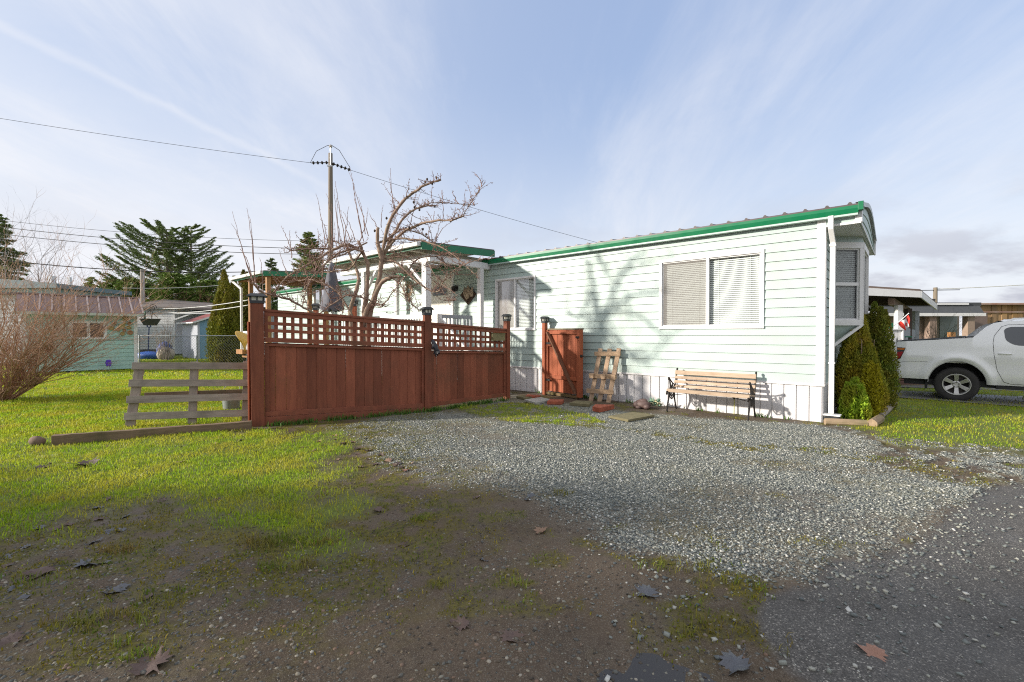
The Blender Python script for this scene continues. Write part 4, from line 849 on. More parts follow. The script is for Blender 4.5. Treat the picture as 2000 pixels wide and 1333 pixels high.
b = MB(); b.tube([(0, 0, 0), (0, 0, ztop + .08)], .022, 8); b.build('pole', steel_m, um)
# ------------------------------------------------------------------ park bench
tb0 = W(1306, 806, .55)[0]; tb1 = W(1464, 824, .55)[0]
BL = abs(tb0 - tb1); tc = (tb0 + tb1) / 2
bench = thing('park_bench', 'park bench of bleached wooden slats on ornate black cast iron ends', 'bench', HL(tc, .14, 0), HA)
# local x along, y out of the wall (0 back .. .5 front)
def spiral(c, r0, r1, a0, a1, n=10): return [(c[0] + (r0 + (r1 - r0) * k / n) * math.cos(a0 + (a1 - a0) * k / n), c[1] + (r0 + (r1 - r0) * k / n) * math.sin(a0 + (a1 - a0) * k / n)) for k in range(n + 1)]
def endframe(x):
    b = MB(); T = lambda pts, r: b.tube([(x, p[0], p[1]) for p in pts], r, 6)
    T([(.50, 0), (.47, .12), (.42, .24), (.385, .33), (.40, .40)], [.018, .014, .016, .020, .018]); T([(.03, 0), (.08, .12), (.13, .24), (.14, .33), (.12, .40)], [.018, .014, .016, .020, .018])
    T([(.385, .32), (.32, .25), (.26, .225), (.20, .25), (.14, .32)], [.012, .011, .013, .011, .012])
    T([(.50, .385), (.42, .405), (.30, .395), (.15, .37), (.11, .40), (.07, .52), (.03, .68), (-.01, .79)], [.018] * 8)
    T(spiral((-.022, .795), .028, .008, 0, 5.0), .012); T(spiral((.50, .36), .035, .010, 1.6, -3.6), .014)
    T([(.09, .47), (.16, .51), (.24, .545), (.33, .60), (.40, .655)], [.012, .013, .013, .014, .014]); T(spiral((.405, .635), .028, .008, 1.2, -4.0), .012); T([(.40, .655), (.36, .57), (.34, .48), (.37, .405)], [.012] * 4)
    for c, r in (((.22, .33), .045), ((.31, .33), .045), ((.26, .29), .03), ((.20, .46), .04), ((.28, .47), .045), ((.15, .43), .028), ((.33, .54), .03), ((.24, .51), .024), ((.17, .30), .03), ((.35, .30), .03), ((.38, .36), .022), ((.15, .355), .022)):
        T(spiral(c, r, r * .35, random.uniform(0, 6), random.uniform(9, 12), 14), .0065)
    T([(.26, .225), (.26, .40)], .008); T([(.15, .38), (.26, .26), (.37, .38)], .008); T([(.12, .42), (.22, .50), (.35, .42)], .008); T([(.10, .50), (.24, .40), (.34, .55)], .007)
    b.box(x - .012, x + .012, .47, .52, -.01, .012); b.box(x - .012, x + .012, .01, .06, -.01, .012)
    return b
for x in (-BL / 2, BL / 2): endframe(x).build('end_frame', iron_m, bench)
for (y, z, w, h, a) in ((.475, .415, .028, .062, 1), (.40, .425, .068, .024, 0), (.32, .42, .068, .024, 0), (.24, .41, .068, .024, 0), (.165, .395, .068, .024, 0)):
    b = MB(); b.beam((-BL / 2 - .015, y, z), (BL / 2 + .015, y, z), w, h, up=(0, 0, 1)); b.build('seat_slat', benchwood, bench, bevel=.005)
for k, (y, z) in enumerate(((.115, .47), (.092, .555), (.07, .64), (.045, .735))):
    b = MB(); b.beam((-BL / 2 - .015, y, z), (BL / 2 + .015, y, z), .024, (.055, .055, .055, .085)[k], up=(0, -.27, 1)); b.build('back_slat', benchwood, bench, bevel=.005)
b = MB(); b.tube([(-BL / 2, .28, .30), (-.2, .28, .395), (.2, .28, .395), (BL / 2, .28, .30)], .006, 6); b.build('tie_rod', iron_m, bench)
# ------------------------------------------------------------------ stepping stones, bricks, ornament
def slab(name, label, cat, px, th, m, group=None, rough=.01):
    c = [G(u, v) for u, v in px]; ce = sum(c, Vector()) / len(c); r_ = MB(); pts = [(p.x - ce.x, p.y - ce.y) for p in c]
    ar = sum(pts[i][0] * pts[(i + 1) % len(pts)][1] - pts[(i + 1) % len(pts)][0] * pts[i][1] for i in range(len(pts)))
    if ar < 0: pts = pts[::-1]
    r_.prism(pts, (0, 0, 0), (1, 0, 0), (0, 1, 0), (0, 0, 1), th); o = r_.build(name, m, None, bevel=min(.006, th / 4)); o.location = (ce.x, ce.y, height(np.array([ce.x]), np.array([ce.y]))[0] + .004); return tag(o, label, cat, group)
slab('paving_slab', 'large flat brown mossy slab on the gravel before the bench', 'paving slab', ((1188, 819), (1236, 811), (1279, 817), (1227, 827)), .04, mosspaver)
slab('paving_slab', 'pale grey concrete slab in front of the gate post', 'paving slab', ((1024, 786), (1056, 781), (1078, 786), (1046, 792)), .05, concrete_m)
slab('paving_slab', 'dull brown slab nearest the end post of the fence', 'paving slab', ((1008, 779), (1048, 776), (1056, 779), (1022, 782)), .05, mosspaver)
slab('paving_slab', 'mossy brown slab at the foot of the leaning board rack', 'paving slab', ((1112, 794), (1125, 789), (1158, 791), (1150, 797)), .06, mosspaver)
slab('brick', 'red brick block alone on the gravel below the board rack', 'brick', ((1157, 805), (1163, 800), (1200, 801), (1171, 808)), .09, brick_m)
slab('brick', 'red brick lying against the pale grey slab', 'brick', ((1068, 792), (1074, 787), (1102, 788), (1098, 792)), .07, brick_m)
slab('brick', 'dark red brick behind the pale grey slab', 'brick', ((1026, 780), (1030, 777), (1056, 778), (1054, 781)), .07, brick_m)
op = G(1255, 798); orn = thing('toad_ornament', 'dark brown stone toad ornament resting by the white skirting', 'ornament', (op.x, op.y, .0), HA)
b = MB(); b.ell((0, 0, .08), (.17, .12, .10), 14, 9, .06); b.ell((.10, .07, .07), (.07, .06, .07), 10, 7, .05); b.ell((-.12, .08, .05), (.07, .05, .05), 10, 7, .05); b.ell((.04, .12, .03), (.06, .04, .035), 8, 6, .05); b.ell((-.02, .0, .14), (.10, .07, .06), 10, 7, .05)
b.build('body', M('brown_stone', (.085, .05, .045, 1), (.14, .09, .075, 1), 9, .6, .6, 40), orn, smooth='all')
op = G(1278, 797); suc = thing('succulent_clump', 'pale yellow and blue green succulent clump beside the brown ornament', 'plant', (op.x, op.y, 0), HA); b = MB(); b2 = MB()
for k in range(120):
    a = random.uniform(0, 6.283); r = random.random() ** .6 * .15; c = (r * math.cos(a), r * math.sin(a) * .7, .05 + .13 * random.random() * (1 - r * 3)); (b if k % 2 else b2).ell(c, (.022, .022, .014), 6, 4, .3)
for k in range(16):
    a = random.uniform(0, 6.283); c = (.10 * math.cos(a), .07 * math.sin(a), .16); 
    b2.tube([(c[0] * .3, c[1] * .3, .05), (c[0] * .8, c[1] * .8, .13), (c[0] * 1.3, c[1] * 1.3, .17 + .05 * random.random())], [.008, .012, .003], 5)
b.build('pale_rosettes', M('cream_succulent', (.55, .50, .30, 1), (.42, .42, .25, 1), 20, .6), suc, smooth='all'); b2.build('blue_rosettes', M('bluegreen_succulent', (.12, .26, .18, 1), (.20, .33, .22, 1), 20, .6), suc, smooth='all')
# small stake lamps and weeds by the skirting under the bench
t0_, _ = W(1434, 800, .06); stk = thing('garden_stake', 'thin yellow garden stake with a black head against the white skirting', 'garden stake', HL(t0_, .07, 0)); b = MB(); b.tube([(0, 0, -.02), (0.005, 0, .30)], .007, 6); b.build('stem', M('yellow_stake', (.5, .5, .1, 1)), stk); b = MB(); b.lathe([(0, .27), (.016, .28), (.016, .31), (.004, .34)], 8); b.build('head', iron_m, stk)
# ------------------------------------------------------------------ planting bed timbers
def log(u0, v0, u1, v1, w, h, label, m, name='bed_timber'):
    a, b_ = G(u0, v0), G(u1, v1); o = MB(); L = (b_ - a).length; n = 8; 
    for k in range(n + 1):
        for i in range(10): an = 6.283 * i / 10 + .31; sq = .9 + .12 * abs(math.cos(2 * an)); o.v.append((L * k / n, w / 2 * sq * math.cos(an) + random.uniform(-.003, .003), h / 2 + h / 2 * sq * math.sin(an) - .01))
    for k in range(n):
        for i in range(10): o.f.append((k * 10 + i, (k + 1) * 10 + i, (k + 1) * 10 + (i + 1) % 10, k * 10 + (i + 1) % 10)[::-1])
    o.f += [tuple(range(10)), tuple(n * 10 + i for i in range(9, -1, -1))]
    x = o.build(name, m, None); x.location = (a.x, a.y, .0); x.rotation_euler = (0, 0, math.atan2(b_.y - a.y, b_.x - a.x)); return tag(x, label, 'timber')
brt = wood('bleached_timber', (.42, .31, .20, 1), (.27, .19, .12, 1), 'x', 3, .85, .7, .1, dirt=((.12, .13, .05, 1), 3, .5))
log(1611, 830, 1693, 834, .12, .12, 'round pale timber from the house corner along the front of the shrub bed', brt)
log(1703, 836, 1718, 826, .14, .15, 'short thick mossy timber at the corner of the shrub bed', brt); log(1719, 818, 1746, 793, .12, .12, 'grey timber running back along the side of the shrub bed', greywood)
# ------------------------------------------------------------------ foliage helpers
def cards(P, Dv, L, Wd, curl=.3):
    """triangle-pair leaf sprays: P centres (n,3), Dv directions (n,3), length, width arrays"""
    n = len(P); D = Dv / (np.linalg.norm(Dv, axis=1)[:, None] + 1e-9); rv = rng.normal(size=(n, 3)); X = np.cross(D, rv); X /= (np.linalg.norm(X, axis=1)[:, None] + 1e-9); N = np.cross(X, D)
    L = L[:, None]; Wd = Wd[:, None]
    V = np.stack([P - D * L * .5, P + X * Wd * .5 + N * L * curl * .12, P + D * L * .5 - N * L * curl * .2, P - X * Wd * .5 + N * L * curl * .12], 1).reshape(-1, 3)
    Fq = (np.arange(n) * 4)[:, None] + np.array([[0, 1, 2, 3]]); return V, Fq
def joinraw(name, items, m, parent=None):
    V = np.concatenate([a for a, _ in items]); o = 0; Fs = []
    for a, f in items: Fs.append(f + o); o += len(a)
    return raw(name, V, np.concatenate(Fs), m, parent)
def arbor(loc, H, Wb, label, m, n=26000, name='cedar_shrub', lobes=9, size=.05, top=.18, group=None, low=.0):
    root = thing(name, label, 'shrub', loc, 0, group); PP = []; DD = []
    for k in range(lobes):
        a = 6.283 * k / lobes + random.uniform(-.3, .3); off = Wb * .26 * (1 if k else 0) * random.uniform(.5, 1); h = H * (1 if k == 0 else random.uniform(.62, .97)); cx, cy = off * math.cos(a), off * math.sin(a); m_ = n // lobes
        t = rng.random(m_) ** .8; z = low + t * (h - low); r = Wb * (.36 if k == 0 else .30) * np.clip(np.sin(np.pi * (t * .83 + .17)) ** .75, 0, 1) * (1 - top * t) + .02
        th = rng.random(m_) * 6.283; lump = .80 + .42 * vn(th * 2.2 + k * 5, z * (5 / max(.6, H ** .5)), k + 3) ; rr = r * lump * (.72 + .32 * rng.random(m_))
        PP.append(np.stack([cx + rr * np.cos(th), cy + rr * np.sin(th), z], 1)); DD.append(np.stack([np.cos(th) * .55, np.sin(th) * .55, np.full(m_, .9)], 1) + rng.normal(0, .35, (m_, 3)))
    P = np.concatenate(PP); D = np.concatenate(DD); V, Fq = cards(P, D, size * (.7 + .8 * rng.random(len(P))), size * .42 * (.7 + .6 * rng.random(len(P))))
    raw('foliage', V, Fq, m, root)
    b = MB(); b.tube([(0, 0, -.05), (0.02, 0, H * .4), (0, .01, H * .8)], [.05 * Wb, .035 * Wb, .01], 8)
    for k in range(6): a = k * 1.05; b.tube([(0, 0, .1 + .08 * k), (Wb * .2 * math.cos(a), Wb * .2 * math.sin(a), H * .35), (Wb * .25 * math.cos(a), Wb * .25 * math.sin(a), H * .7)], [.03 * Wb, .02 * Wb, .006], 5)
    b.build('trunk', bark_m, root); return root
ced1 = leafmat('cedar_green_gold', (.19, .22, .025, 1), (.36, .35, .035, 1), (.40, .31, .03, 1), .6, .2, 2.5); ced2 = leafmat('cedar_dark', (.11, .16, .022, 1), (.20, .25, .03, 1), (.24, .22, .028, 1), .6, .15, 3)
ced3 = leafmat('cedar_bright', (.26, .42, .03, 1), (.42, .56, .05, 1), (.44, .46, .05, 1), .5, .35, 4)
def gl_(u, v, Y): p = at(u, v, Y); return (p.x, p.y, 0)
pS = [(1672, 8.35, 2.05, .62), (1706, 9.0, 2.25, .66)]
x_, Y_ = 6.33, 8.3; arbor(((1679 - 1000) / F * 8.5, 8.5, 0), 2.0, .92, 'tall olive cedar column under the bay window', ced1, 42000, lobes=12, size=.05, top=.62)
arbor(((1708 - 1000) / F * 9.2, 9.2, 0), 2.15, .86, 'dark green cedar column behind the other, by the bed timber', ced2, 36000, lobes=11, size=.05, top=.55)
arbor(((1701 - 1000) / F * 8.15, 8.15, 0), 1.02, .32, 'small golden cedar shrub before the dark column', leafmat('cedar_gold', (.38, .34, .02, 1), (.52, .46, .03, 1), None, .5, .35), 7000, lobes=8, size=.06)
arbor(((1672 - 1000) / F * 7.9, 7.9, 0), .74, .48, 'knee high bright lime green conifer at the front of the bed', ced3, 7000, lobes=13, size=.075, top=.75)
# low weeds inside bed
n_ = 1500; xx = 5.7 + rng.random(n_) * 1.2; yy = 7.75 + rng.random(n_) * 1.4; kk = (sdf(xx, yy, PX((1625, 822), (1700, 822), (1740, 790), (1680, 780))) > 0); blades('bed_weeds', xx[kk], yy[kk], .03, .12, .016, leafmat('bed_leaf', (.03, .09, .02, 1), (.07, .14, .03, 1)), .9)
# ================================================================== FRUIT TREE (limbs laid out in the tree's own plane, 9.1 m from the camera)
def apple():
    base = at(735, 660, 9.5); root = thing('fruit_tree', 'leafless gnarled fruit tree with arching branches behind the red fence', 'tree', (base.x, base.y, 0)); TY = base.y
    def c2(x, y, dy=0): p = at(420 + x / 3.03, 260 + y / 3.03, TY + dy); return Vector((p.x - base.x, dy, p.z))
    limbs = [  # pixel polyline, radii from-to, depth drift
        ([(868, 1250), (880, 1100), (930, 1000), (985, 890), (1030, 860), (1100, 850)], .085, .045, -.25, 0), ([(815, 1230), (800, 1060), (835, 930), (850, 850), (815, 760), (790, 700)], .07, .035, .3, 0),
        ([(880, 1240), (885, 1060), (900, 930), (905, 850), (900, 770), (870, 700), (850, 640)], .08, .04, .1, 0), ([(900, 1250), (915, 1080), (950, 950), (975, 850), (985, 760), (960, 640), (965, 560)], .095, .045, -.1, 0),
        ([(985, 800), (995, 680), (1030, 540), (1095, 425), (1165, 360), (1245, 308), (1335, 276)], .06, .026, -.5, 1), ([(985, 760), (1050, 610), (1130, 490), (1210, 442), (1300, 430)], .045, .022, .5, 1),
        ([(1200, 445), (1260, 420), (1340, 412), (1480, 424), (1540, 430)], .016, .006, .5, 1), ([(990, 720), (1090, 605), (1200, 545), (1300, 520), (1400, 518), (1470, 490)], .045, .018, -.9, 1), ([(1460, 495), (1520, 400), (1578, 318)], .012, .004, -.9, 1),
        ([(850, 690), (790, 665), (700, 690), (620, 740), (530, 790), (430, 850), (340, 950)], .045, .014, -.5, 1), ([(880, 700), (800, 690), (720, 720), (640, 790), (560, 880), (520, 1020)], .035, .010, -1.0, 1),
        ([(700, 690), (610, 684), (520, 688), (440, 695)], .022, .016, -.3, 1), ([(960, 650), (1060, 628), (1190, 632), (1300, 660), (1400, 715), (1490, 790), (1560, 860)], .032, .008, -.9, 1),
        ([(980, 760), (1060, 760), (1140, 830), (1210, 890), (1290, 938), (1330, 930), (1370, 850), (1470, 780), (1605, 740)], .032, .006, -1.1, 1), ([(1000, 640), (1100, 575), (1200, 590), (1280, 640), (1330, 720), (1380, 820)], .026, .007, .7, 1),
        ([(600, 1075), (500, 1020), (420, 980), (330, 960), (260, 930), (222, 880)], .032, .022, -.9, 1), ([(820, 1090), (740, 960), (660, 900), (560, 870), (470, 880), (400, 905)], .03, .010, .5, 1),
        ([(880, 1070), (960, 1010), (985, 1030), (1040, 960), (1110, 870), (1180, 820)], .02, .008, -.7, 1), ([(930, 1000), (860, 970), (790, 960), (700, 1010), (600, 1080)], .024, .018, -.4, 1),
        ([(1060, 760), (1100, 900), (1160, 1000), (1215, 1060)], .016, .006, -.5, 1), ([(870, 700), (800, 800), (700, 820), (600, 830), (520, 840)], .026, .008, .8, 1), ([(1140, 830), (1180, 760), (1280, 730), (1350, 760), (1440, 840)], .02, .006, .4, 1),
        ([(560, 870), (520, 950), (560, 1040)], .012, .006, .5, 1), ([(1250, 740), (1330, 900), (1380, 985), (1420, 990)], .013, .005, -.6, 1), ([(720, 900), (760, 1000), (750, 1080)], .016, .008, .2, 1), ([(800, 690), (690, 640), (640, 700), (610, 800)], .02, .007, .3, 1),
        ([(900, 650), (760, 720), (660, 760), (640, 880), (690, 1000)], .024, .008, -.2, 1), ([(985, 700), (1090, 720), (1220, 780), (1300, 800)], .022, .006, 1.0, 1)]
    shoots = [(222, 880, 160, 690, 105, 470), (235, 880, 225, 650, 190, 450), (228, 880, 190, 730, 150, 690), (215, 870, 150, 620, 102, 540), (240, 890, 220, 560, 205, 500), (455, 700, 425, 620, 395, 555), (455, 740, 445, 640, 440, 580), (655, 690, 640, 520, 598, 362), (770, 668, 735, 450, 710, 290), (750, 668, 715, 500, 705, 340), (690, 700, 700, 500, 660, 360),
        (880, 640, 830, 400, 800, 205), (905, 610, 860, 420, 795, 235), (870, 620, 840, 470, 815, 300), (890, 600, 880, 470, 850, 385), (1062, 520, 1050, 380, 1037, 212), (1075, 480, 1045, 370, 1030, 270), (1345, 415, 1355, 440, 1342, 340), (1345, 530, 1360, 430, 1340, 345), (960, 560, 940, 520, 912, 480), (760, 660, 780, 540, 790, 440), (735, 680, 720, 470, 720, 390), (830, 640, 800, 540, 760, 470), (985, 560, 980, 480, 992, 430), (800, 640, 760, 520, 730, 430),
        (1300, 660, 1330, 560, 1395, 530), (1290, 700, 1310, 600, 1335, 520), (1120, 850, 1090, 920, 1150, 1000), (700, 820, 730, 700, 760, 650), (440, 850, 400, 780, 380, 690), (480, 860, 500, 780, 540, 700), (600, 840, 560, 760, 550, 650), (285, 935, 275, 800, 270, 745), (1440, 420, 1400, 350, 1410, 345), (1150, 560, 1170, 470, 1220, 350), (860, 640, 900, 520, 905, 450), (680, 720, 700, 560, 690, 420), (640, 780, 620, 900, 640, 1060), (1010, 1060, 1040, 1080, 1100, 1040), (1160, 880, 1150, 960, 1180, 980), (1150, 900, 1190, 950, 1200, 1040), (1130, 880, 1100, 980, 1170, 1060)]
    B = MB(); T = MB(); tips = []
    for k, (pl, r0, r1, dy, sp) in enumerate(limbs):
        n = len(pl); pts = []
        for i in range(n - 1):
            for s_ in range(4 if i < n - 2 else 5):
                f_ = s_ / 4; g = (i + f_) / (n - 1)
                if i + f_ > n - 1: continue
                P_ = [pl[max(i - 1, 0)], pl[i], pl[min(i + 1, n - 1)], pl[min(i + 2, n - 1)]]
                h = lambda a: .5 * (2 * P_[1][a] + (P_[2][a] - P_[0][a]) * f_ + (2 * P_[0][a] - 5 * P_[1][a] + 4 * P_[2][a] - P_[3][a]) * f_ ** 2 + (3 * P_[1][a] - P_[0][a] - 3 * P_[2][a] + P_[3][a]) * f_ ** 3)
                pts.append(c2(h(0) + random.uniform(-3, 3), h(1) + random.uniform(-3, 3), dy * g))
        if k < 4: pts[0] = Vector((pts[0].x * .5, 0, -.1))
        m_ = len(pts); rad = [(r0 + (r1 - r0) * i / (m_ - 1)) * random.uniform(.62, .82) for i in range(m_)]
        B.tube(pts, rad, 7)
        if sp:
            for i in range(2, m_):
                for _ in range(4 if rad[i] < .028 else 3):
                    d = Vector((random.uniform(-1, 1), random.uniform(-1, 1), random.uniform(-.4, 1))).normalized(); p = pts[i - 1].lerp(pts[i], random.random()); L = random.choice((.04, .06, .09, .13, .22)); q = p + d * L * .5; e = q + (d + Vector((random.uniform(-.6, .6), random.uniform(-.6, .6), random.uniform(0, .8)))).normalized() * L * .5
                    T.tube([p, q, e], [.006, .0045, .003], 4, cap=False); T.ell(e, (.007, .007, .009), 5, 3)
                    if L > .1:
                        for __ in range(2): d2 = Vector((random.uniform(-1, 1), random.uniform(-1, 1), random.uniform(-.2, 1))).normalized(); T.tube([q, q + d2 * .05], [.004, .0025], 4, cap=False); T.ell(q + d2 * .05, (.006, .006, .008), 5, 3)
                if random.random() < .30 and rad[i] < .04:
                    d = Vector((random.uniform(-.8, .8), random.uniform(-.8, .8), random.uniform(-.5, 1))).normalized(); p = pts[i]; pp_ = [p]; L = random.uniform(.25, .6)
                    for s_ in range(5): d = (d + Vector((random.uniform(-.35, .35), random.uniform(-.35, .35), random.uniform(-.25, .4)))).normalized(); pp_.append(pp_[-1] + d * L / 5)
                    T.tube(pp_, [.008, .007, .006, .005, .004, .002], 4, cap=False)
                    for q in pp_[1:]:
                        for __ in range(2): d2 = Vector((random.uniform(-1, 1), random.uniform(-1, 1), random.uniform(-.2, 1))).normalized(); e = q + d2 * random.uniform(.02, .07); T.tube([q, e], [.004, .0025], 4, cap=False); T.ell(e, (.006, .006, .008), 5, 3)
    for s_ in shoots:
        dy = random.uniform(-.9, .6); a, b_, c_ = c2(s_[0], s_[1], dy), c2(s_[2], s_[3], dy), c2(s_[4], s_[5], dy + .1); pts = [a.lerp(b_, t).lerp(b_.lerp(c_, t), t) + Vector((random.uniform(-.012, .012), random.uniform(-.012, .012), 0)) for t in np.linspace(0, 1, 11)]
        T.tube(pts, list(np.linspace(.0095, .003, 11)), 5, cap=False)
        for p in pts[1:]: d = Vector((random.uniform(-1, 1), random.uniform(-1, 1), .8)).normalized(); T.tube([p, p + d * random.uniform(.012, .04)], [.004, .002], 4, cap=False)
    B.build('trunk', bark_m, root, smooth='all'); T.build('twigs', twig_m, root, smooth='all')
    Fm = MB()
    for (u, v) in ((1255, 275), (1285, 300), (1310, 265), (1245, 290), (1015, 505), (1060, 440), (1175, 410), (1130, 565), (1300, 435), (1210, 455), (1150, 560), (1250, 600), (945, 580), (1230, 570), (1395, 522), (1180, 440)): Fm.ell(c2(u, v, random.uniform(-.5, 0)), (.022, .022, .028), 8, 6, .12)
    Fm.build('dried_fruit', M('black_fruit', (.03, .018, .012, 1), (.05, .03, .02, 1)), root, smooth='all')
apple()
# ------------------------------------------------------------------ generic bare stems
def stems(name, label, cat, loc, n, H, spread, m, depth=3, r0=.012, bias=(0, 0, 0), curve=.25, group=None, twigs=5, lmin=.5):
    root = thing(name, label, cat, loc, 0, group); b = MB()
    def grow(p, d, L, r, lev):
        pts = [p]; k = 5 if lev == 0 else 4
        for i in range(k): d = (d + Vector((random.uniform(-1, 1), random.uniform(-1, 1), random.uniform(-.7, .9))) * curve * .5 + Vector(bias) * .05).normalized(); pts.append(pts[-1] + d * L / k)
        b.tube(pts, [r * (1 - .75 * i / k) for i in range(k + 1)], 5 if lev == 0 else 3, cap=False)
        if lev < depth:
            for _ in range(twigs if lev == 0 else 3 if lev == 1 else 2):
                i = random.randint(1, k); dd = (d + Vector((random.uniform(-1, 1), random.uniform(-1, 1), random.uniform(-.5, .9))) * .95).normalized(); grow(pts[i], dd, L * random.uniform(.3, .55), r * .55 * (1 - .6 * i / k) + .0012, lev + 1)
    for i in range(n):
        a = random.uniform(0, 6.283); tl = random.uniform(.05, 1) * spread; d = Vector((math.cos(a) * tl + bias[0], math.sin(a) * tl + bias[1], 1 + bias[2])).normalized()
        grow(Vector((math.cos(a) * .18 * random.random(), math.sin(a) * .18 * random.random(), -.03)), d, H * random.uniform(lmin, 1), r0 * random.uniform(.6, 1.2), 0)
    b.build('stems', m, root); return root
sb = G(10, 785); stems('bare_shrub', 'large tan leafless shrub fanning out over the lawn before the teal shed', 'shrub', (sb.x - .15, sb.y, 0), 60, 3.15, 1.5, tan_m, 3, .018, (.10, .0, 0), .62, None, 15, .40)
# ------------------------------------------------------------------ conifers
def conifer(name, label, cat, loc, H, Wd, m, n=14000, layers=18, up=.25, droop=0.0, size=.35, trunk=.02, power=1.0, start=.08, group=None, flat=.0, brn=7):
    root = thing(name, label, cat, loc, 0, group); PP = []; DD = []; b = MB(); b.tube([(0, 0, -.1), (0, 0, H * .5), (0, 0, H * .98)], [H * trunk, H * trunk * .6, H * .003], 8)
    nb = layers * brn
    for k in range(nb):
        f_ = (k + random.random()) / nb; z = H * (start + (1 - start) * f_ ** .9); R_ = Wd / 2 * (1 - f_) ** power * random.uniform(.65, 1.1) + .02 * H * (1 - f_) + .15
        a = random.uniform(0, 6.283); d = Vector((math.cos(a), math.sin(a), 0)); pts = [Vector((0, 0, z)) + d * (R_ * s_) + Vector((0, 0, R_ * (up * s_ * s_ - droop * s_))) for s_ in np.linspace(0, 1, 6)]
        b.tube(pts, [H * trunk * .22 * (1 - .8 * s_) for s_ in np.linspace(0, 1, 6)], 4, cap=False)
        mm = max(8, int(n / nb * (R_ / (Wd / 2) + .25) * 1.1)); s_ = .12 + .88 * rng.random(mm) ** .7; i = np.minimum((s_ * 5).astype(int), 4); fr = s_ * 5 - i; A_ = np.array([tuple(p) for p in pts]); P_ = A_[i] * (1 - fr[:, None]) + A_[i + 1] * fr[:, None]
        w_ = R_ * .26 * (1.15 - s_) * (1 - .62 * flat) + size * .35; P_ = P_ + rng.normal(0, 1, (mm, 3)) * np.stack([w_, w_, w_ * (.47 - .36 * flat)], 1) * .55
        PP.append(P_); dd = np.array([d.x, d.y, up * .6]) ; DD.append(dd[None] + rng.normal(0, .55, (mm, 3)) * np.array([1, 1, .6]))
    P_ = np.concatenate(PP); D_ = np.concatenate(DD); V, Fq = cards(P_, D_, size * (.6 + .9 * rng.random(len(P_))), size * .30 * (.6 + .8 * rng.random(len(P_))), .5)
    b.build('trunk', polewood, root); raw('crown', V, Fq, m, root); return root
cm1 = leafmat('cedar_needles', (.10, .16, .045, 1), (.19, .25, .065, 1), (.14, .19, .05, 1), .6, .2, .35); cm2 = leafmat('fir_needles', (.11, .17, .045, 1), (.18, .25, .06, 1), (.23, .28, .06, 1), .6, .2, .5)
cm3 = leafmat('hedge_needles', (.10, .18, .03, 1), (.21, .30, .045, 1), (.13, .19, .035, 1), .6, .15, .6)
def gx_(u, Y): return (u - 1000) / F * Y
conifer('cedar_tree', 'wide flat-topped cedar with upswept layered branches behind the sheds', 'tree', (gx_(328, 44), 44, 0), 11.6, 11.5, cm1, 42000, 13, .40, .0, .19, .022, .30, .20, None, .9, 7)
conifer('cedar_tree', 'narrower layered cedar leaning against the wide one', 'tree', (gx_(375, 46), 46, 0), 12.3, 8.5, cm1, 27000, 13, .50, .0, .19, .02, .42, .2, None, .9, 6)
conifer('fir_tree', 'dark dense fir rising behind the leafless fruit tree', 'tree', (gx_(604, 40), 40, 0), 10.4, 4.6, cm2, 34000, 26, .25, .1, .20, .02, .62, .1)
conifer('fir_tree', 'thin young fir beside the utility pole, peeking over the patio cover', 'tree', (gx_(532, 44), 44, 0), 8.8, 3.4, cm1, 3600, 15, .3, .0, .32, .015, .8, .3, None, .3, 4)
conifer('fir_tree', 'tall dark conifer at the very edge of the view beyond the bare shrub', 'tree', (gx_(-10, 34), 34, 0), 10.6, 6.0, cm2, 36000, 24, .1, .25, .20, .02, .55, .1)
for k, (u, Y, H, Wd) in enumerate(((178, 62, 9.2, 4.2), (132, 66, 8.0, 6), (95, 64, 7.6, 6), (205, 55, 7.0, 6), (60, 60, 7.9, 6))): conifer('fir_tree', 'dark far conifer on the skyline above the teal shed roof', 'tree', (gx_(u, Y), Y, 0), H, Wd, cm2, 4200, 14, .2, .1, .45, .02, .7, .1, 'far conifers above the shed roof', 0, 5)
for k, (u, Y, H, Wd, lb) in enumerate(((265, 40, 6.3, 7, 'bushy green evergreen under the wide cedar, next to the short pole'), (345, 39, 6.6, 6, 'bushy green evergreen standing before the wide cedar trunk'), (415, 41, 6.2, 7, 'bushy green evergreen between the cedars and the cypress columns'), (225, 44, 6.8, 6, 'bushy green evergreen just above the shed ridge end'))):
    conifer('evergreen_bush', lb, 'tree', (gx_(u, Y), Y, 0), H, Wd, cm3, 11000, 14, .25, .1, .32, .02, .38, .02, None, 0, 8)
arbor((gx_(439, 23), 23, 0), 4.75, 1.75, 'tall golden green cypress column next to the patio cover', leafmat('cypress_gold', (.13, .17, .02, 1), (.26, .25, .022, 1), (.22, .18, .02, 1), .6, .2, .8), 32000, 'cypress_tree', 9, .10, .35)['category'] = 'tree'
arbor((gx_(477, 24.5), 24.5, 0), 4.95, 1.7, 'dark cypress column partly hidden by the downspout', leafmat('cypress_dark', (.08, .12, .02, 1), (.15, .17, .02, 1), (.18, .14, .02, 1), .6, .2, .8), 24000, 'cypress_tree', 8, .10, .35)['category'] = 'tree'
arbor((gx_(458, 25.5), 25.5, 0), 4.5, 1.6, 'cypress column squeezed between the two others', leafmat('cypress_mid', (.09, .13, .02, 1), (.17, .19, .02, 1), None, .6, .2, .8), 16000, 'cypress_tree', 7, .10, .35)['category'] = 'tree'
rd = M('red_twig', (.32, .12, .08, 1), (.2, .08, .06, 1), 3, .8)
stems('red_twig_shrub', 'reddish bare shrub behind the red roofed metal shed', 'shrub', (gx_(400, 36), 36, 0), 26, 4.3, .5, rd, 3, .03, (0, 0, 0), .3)
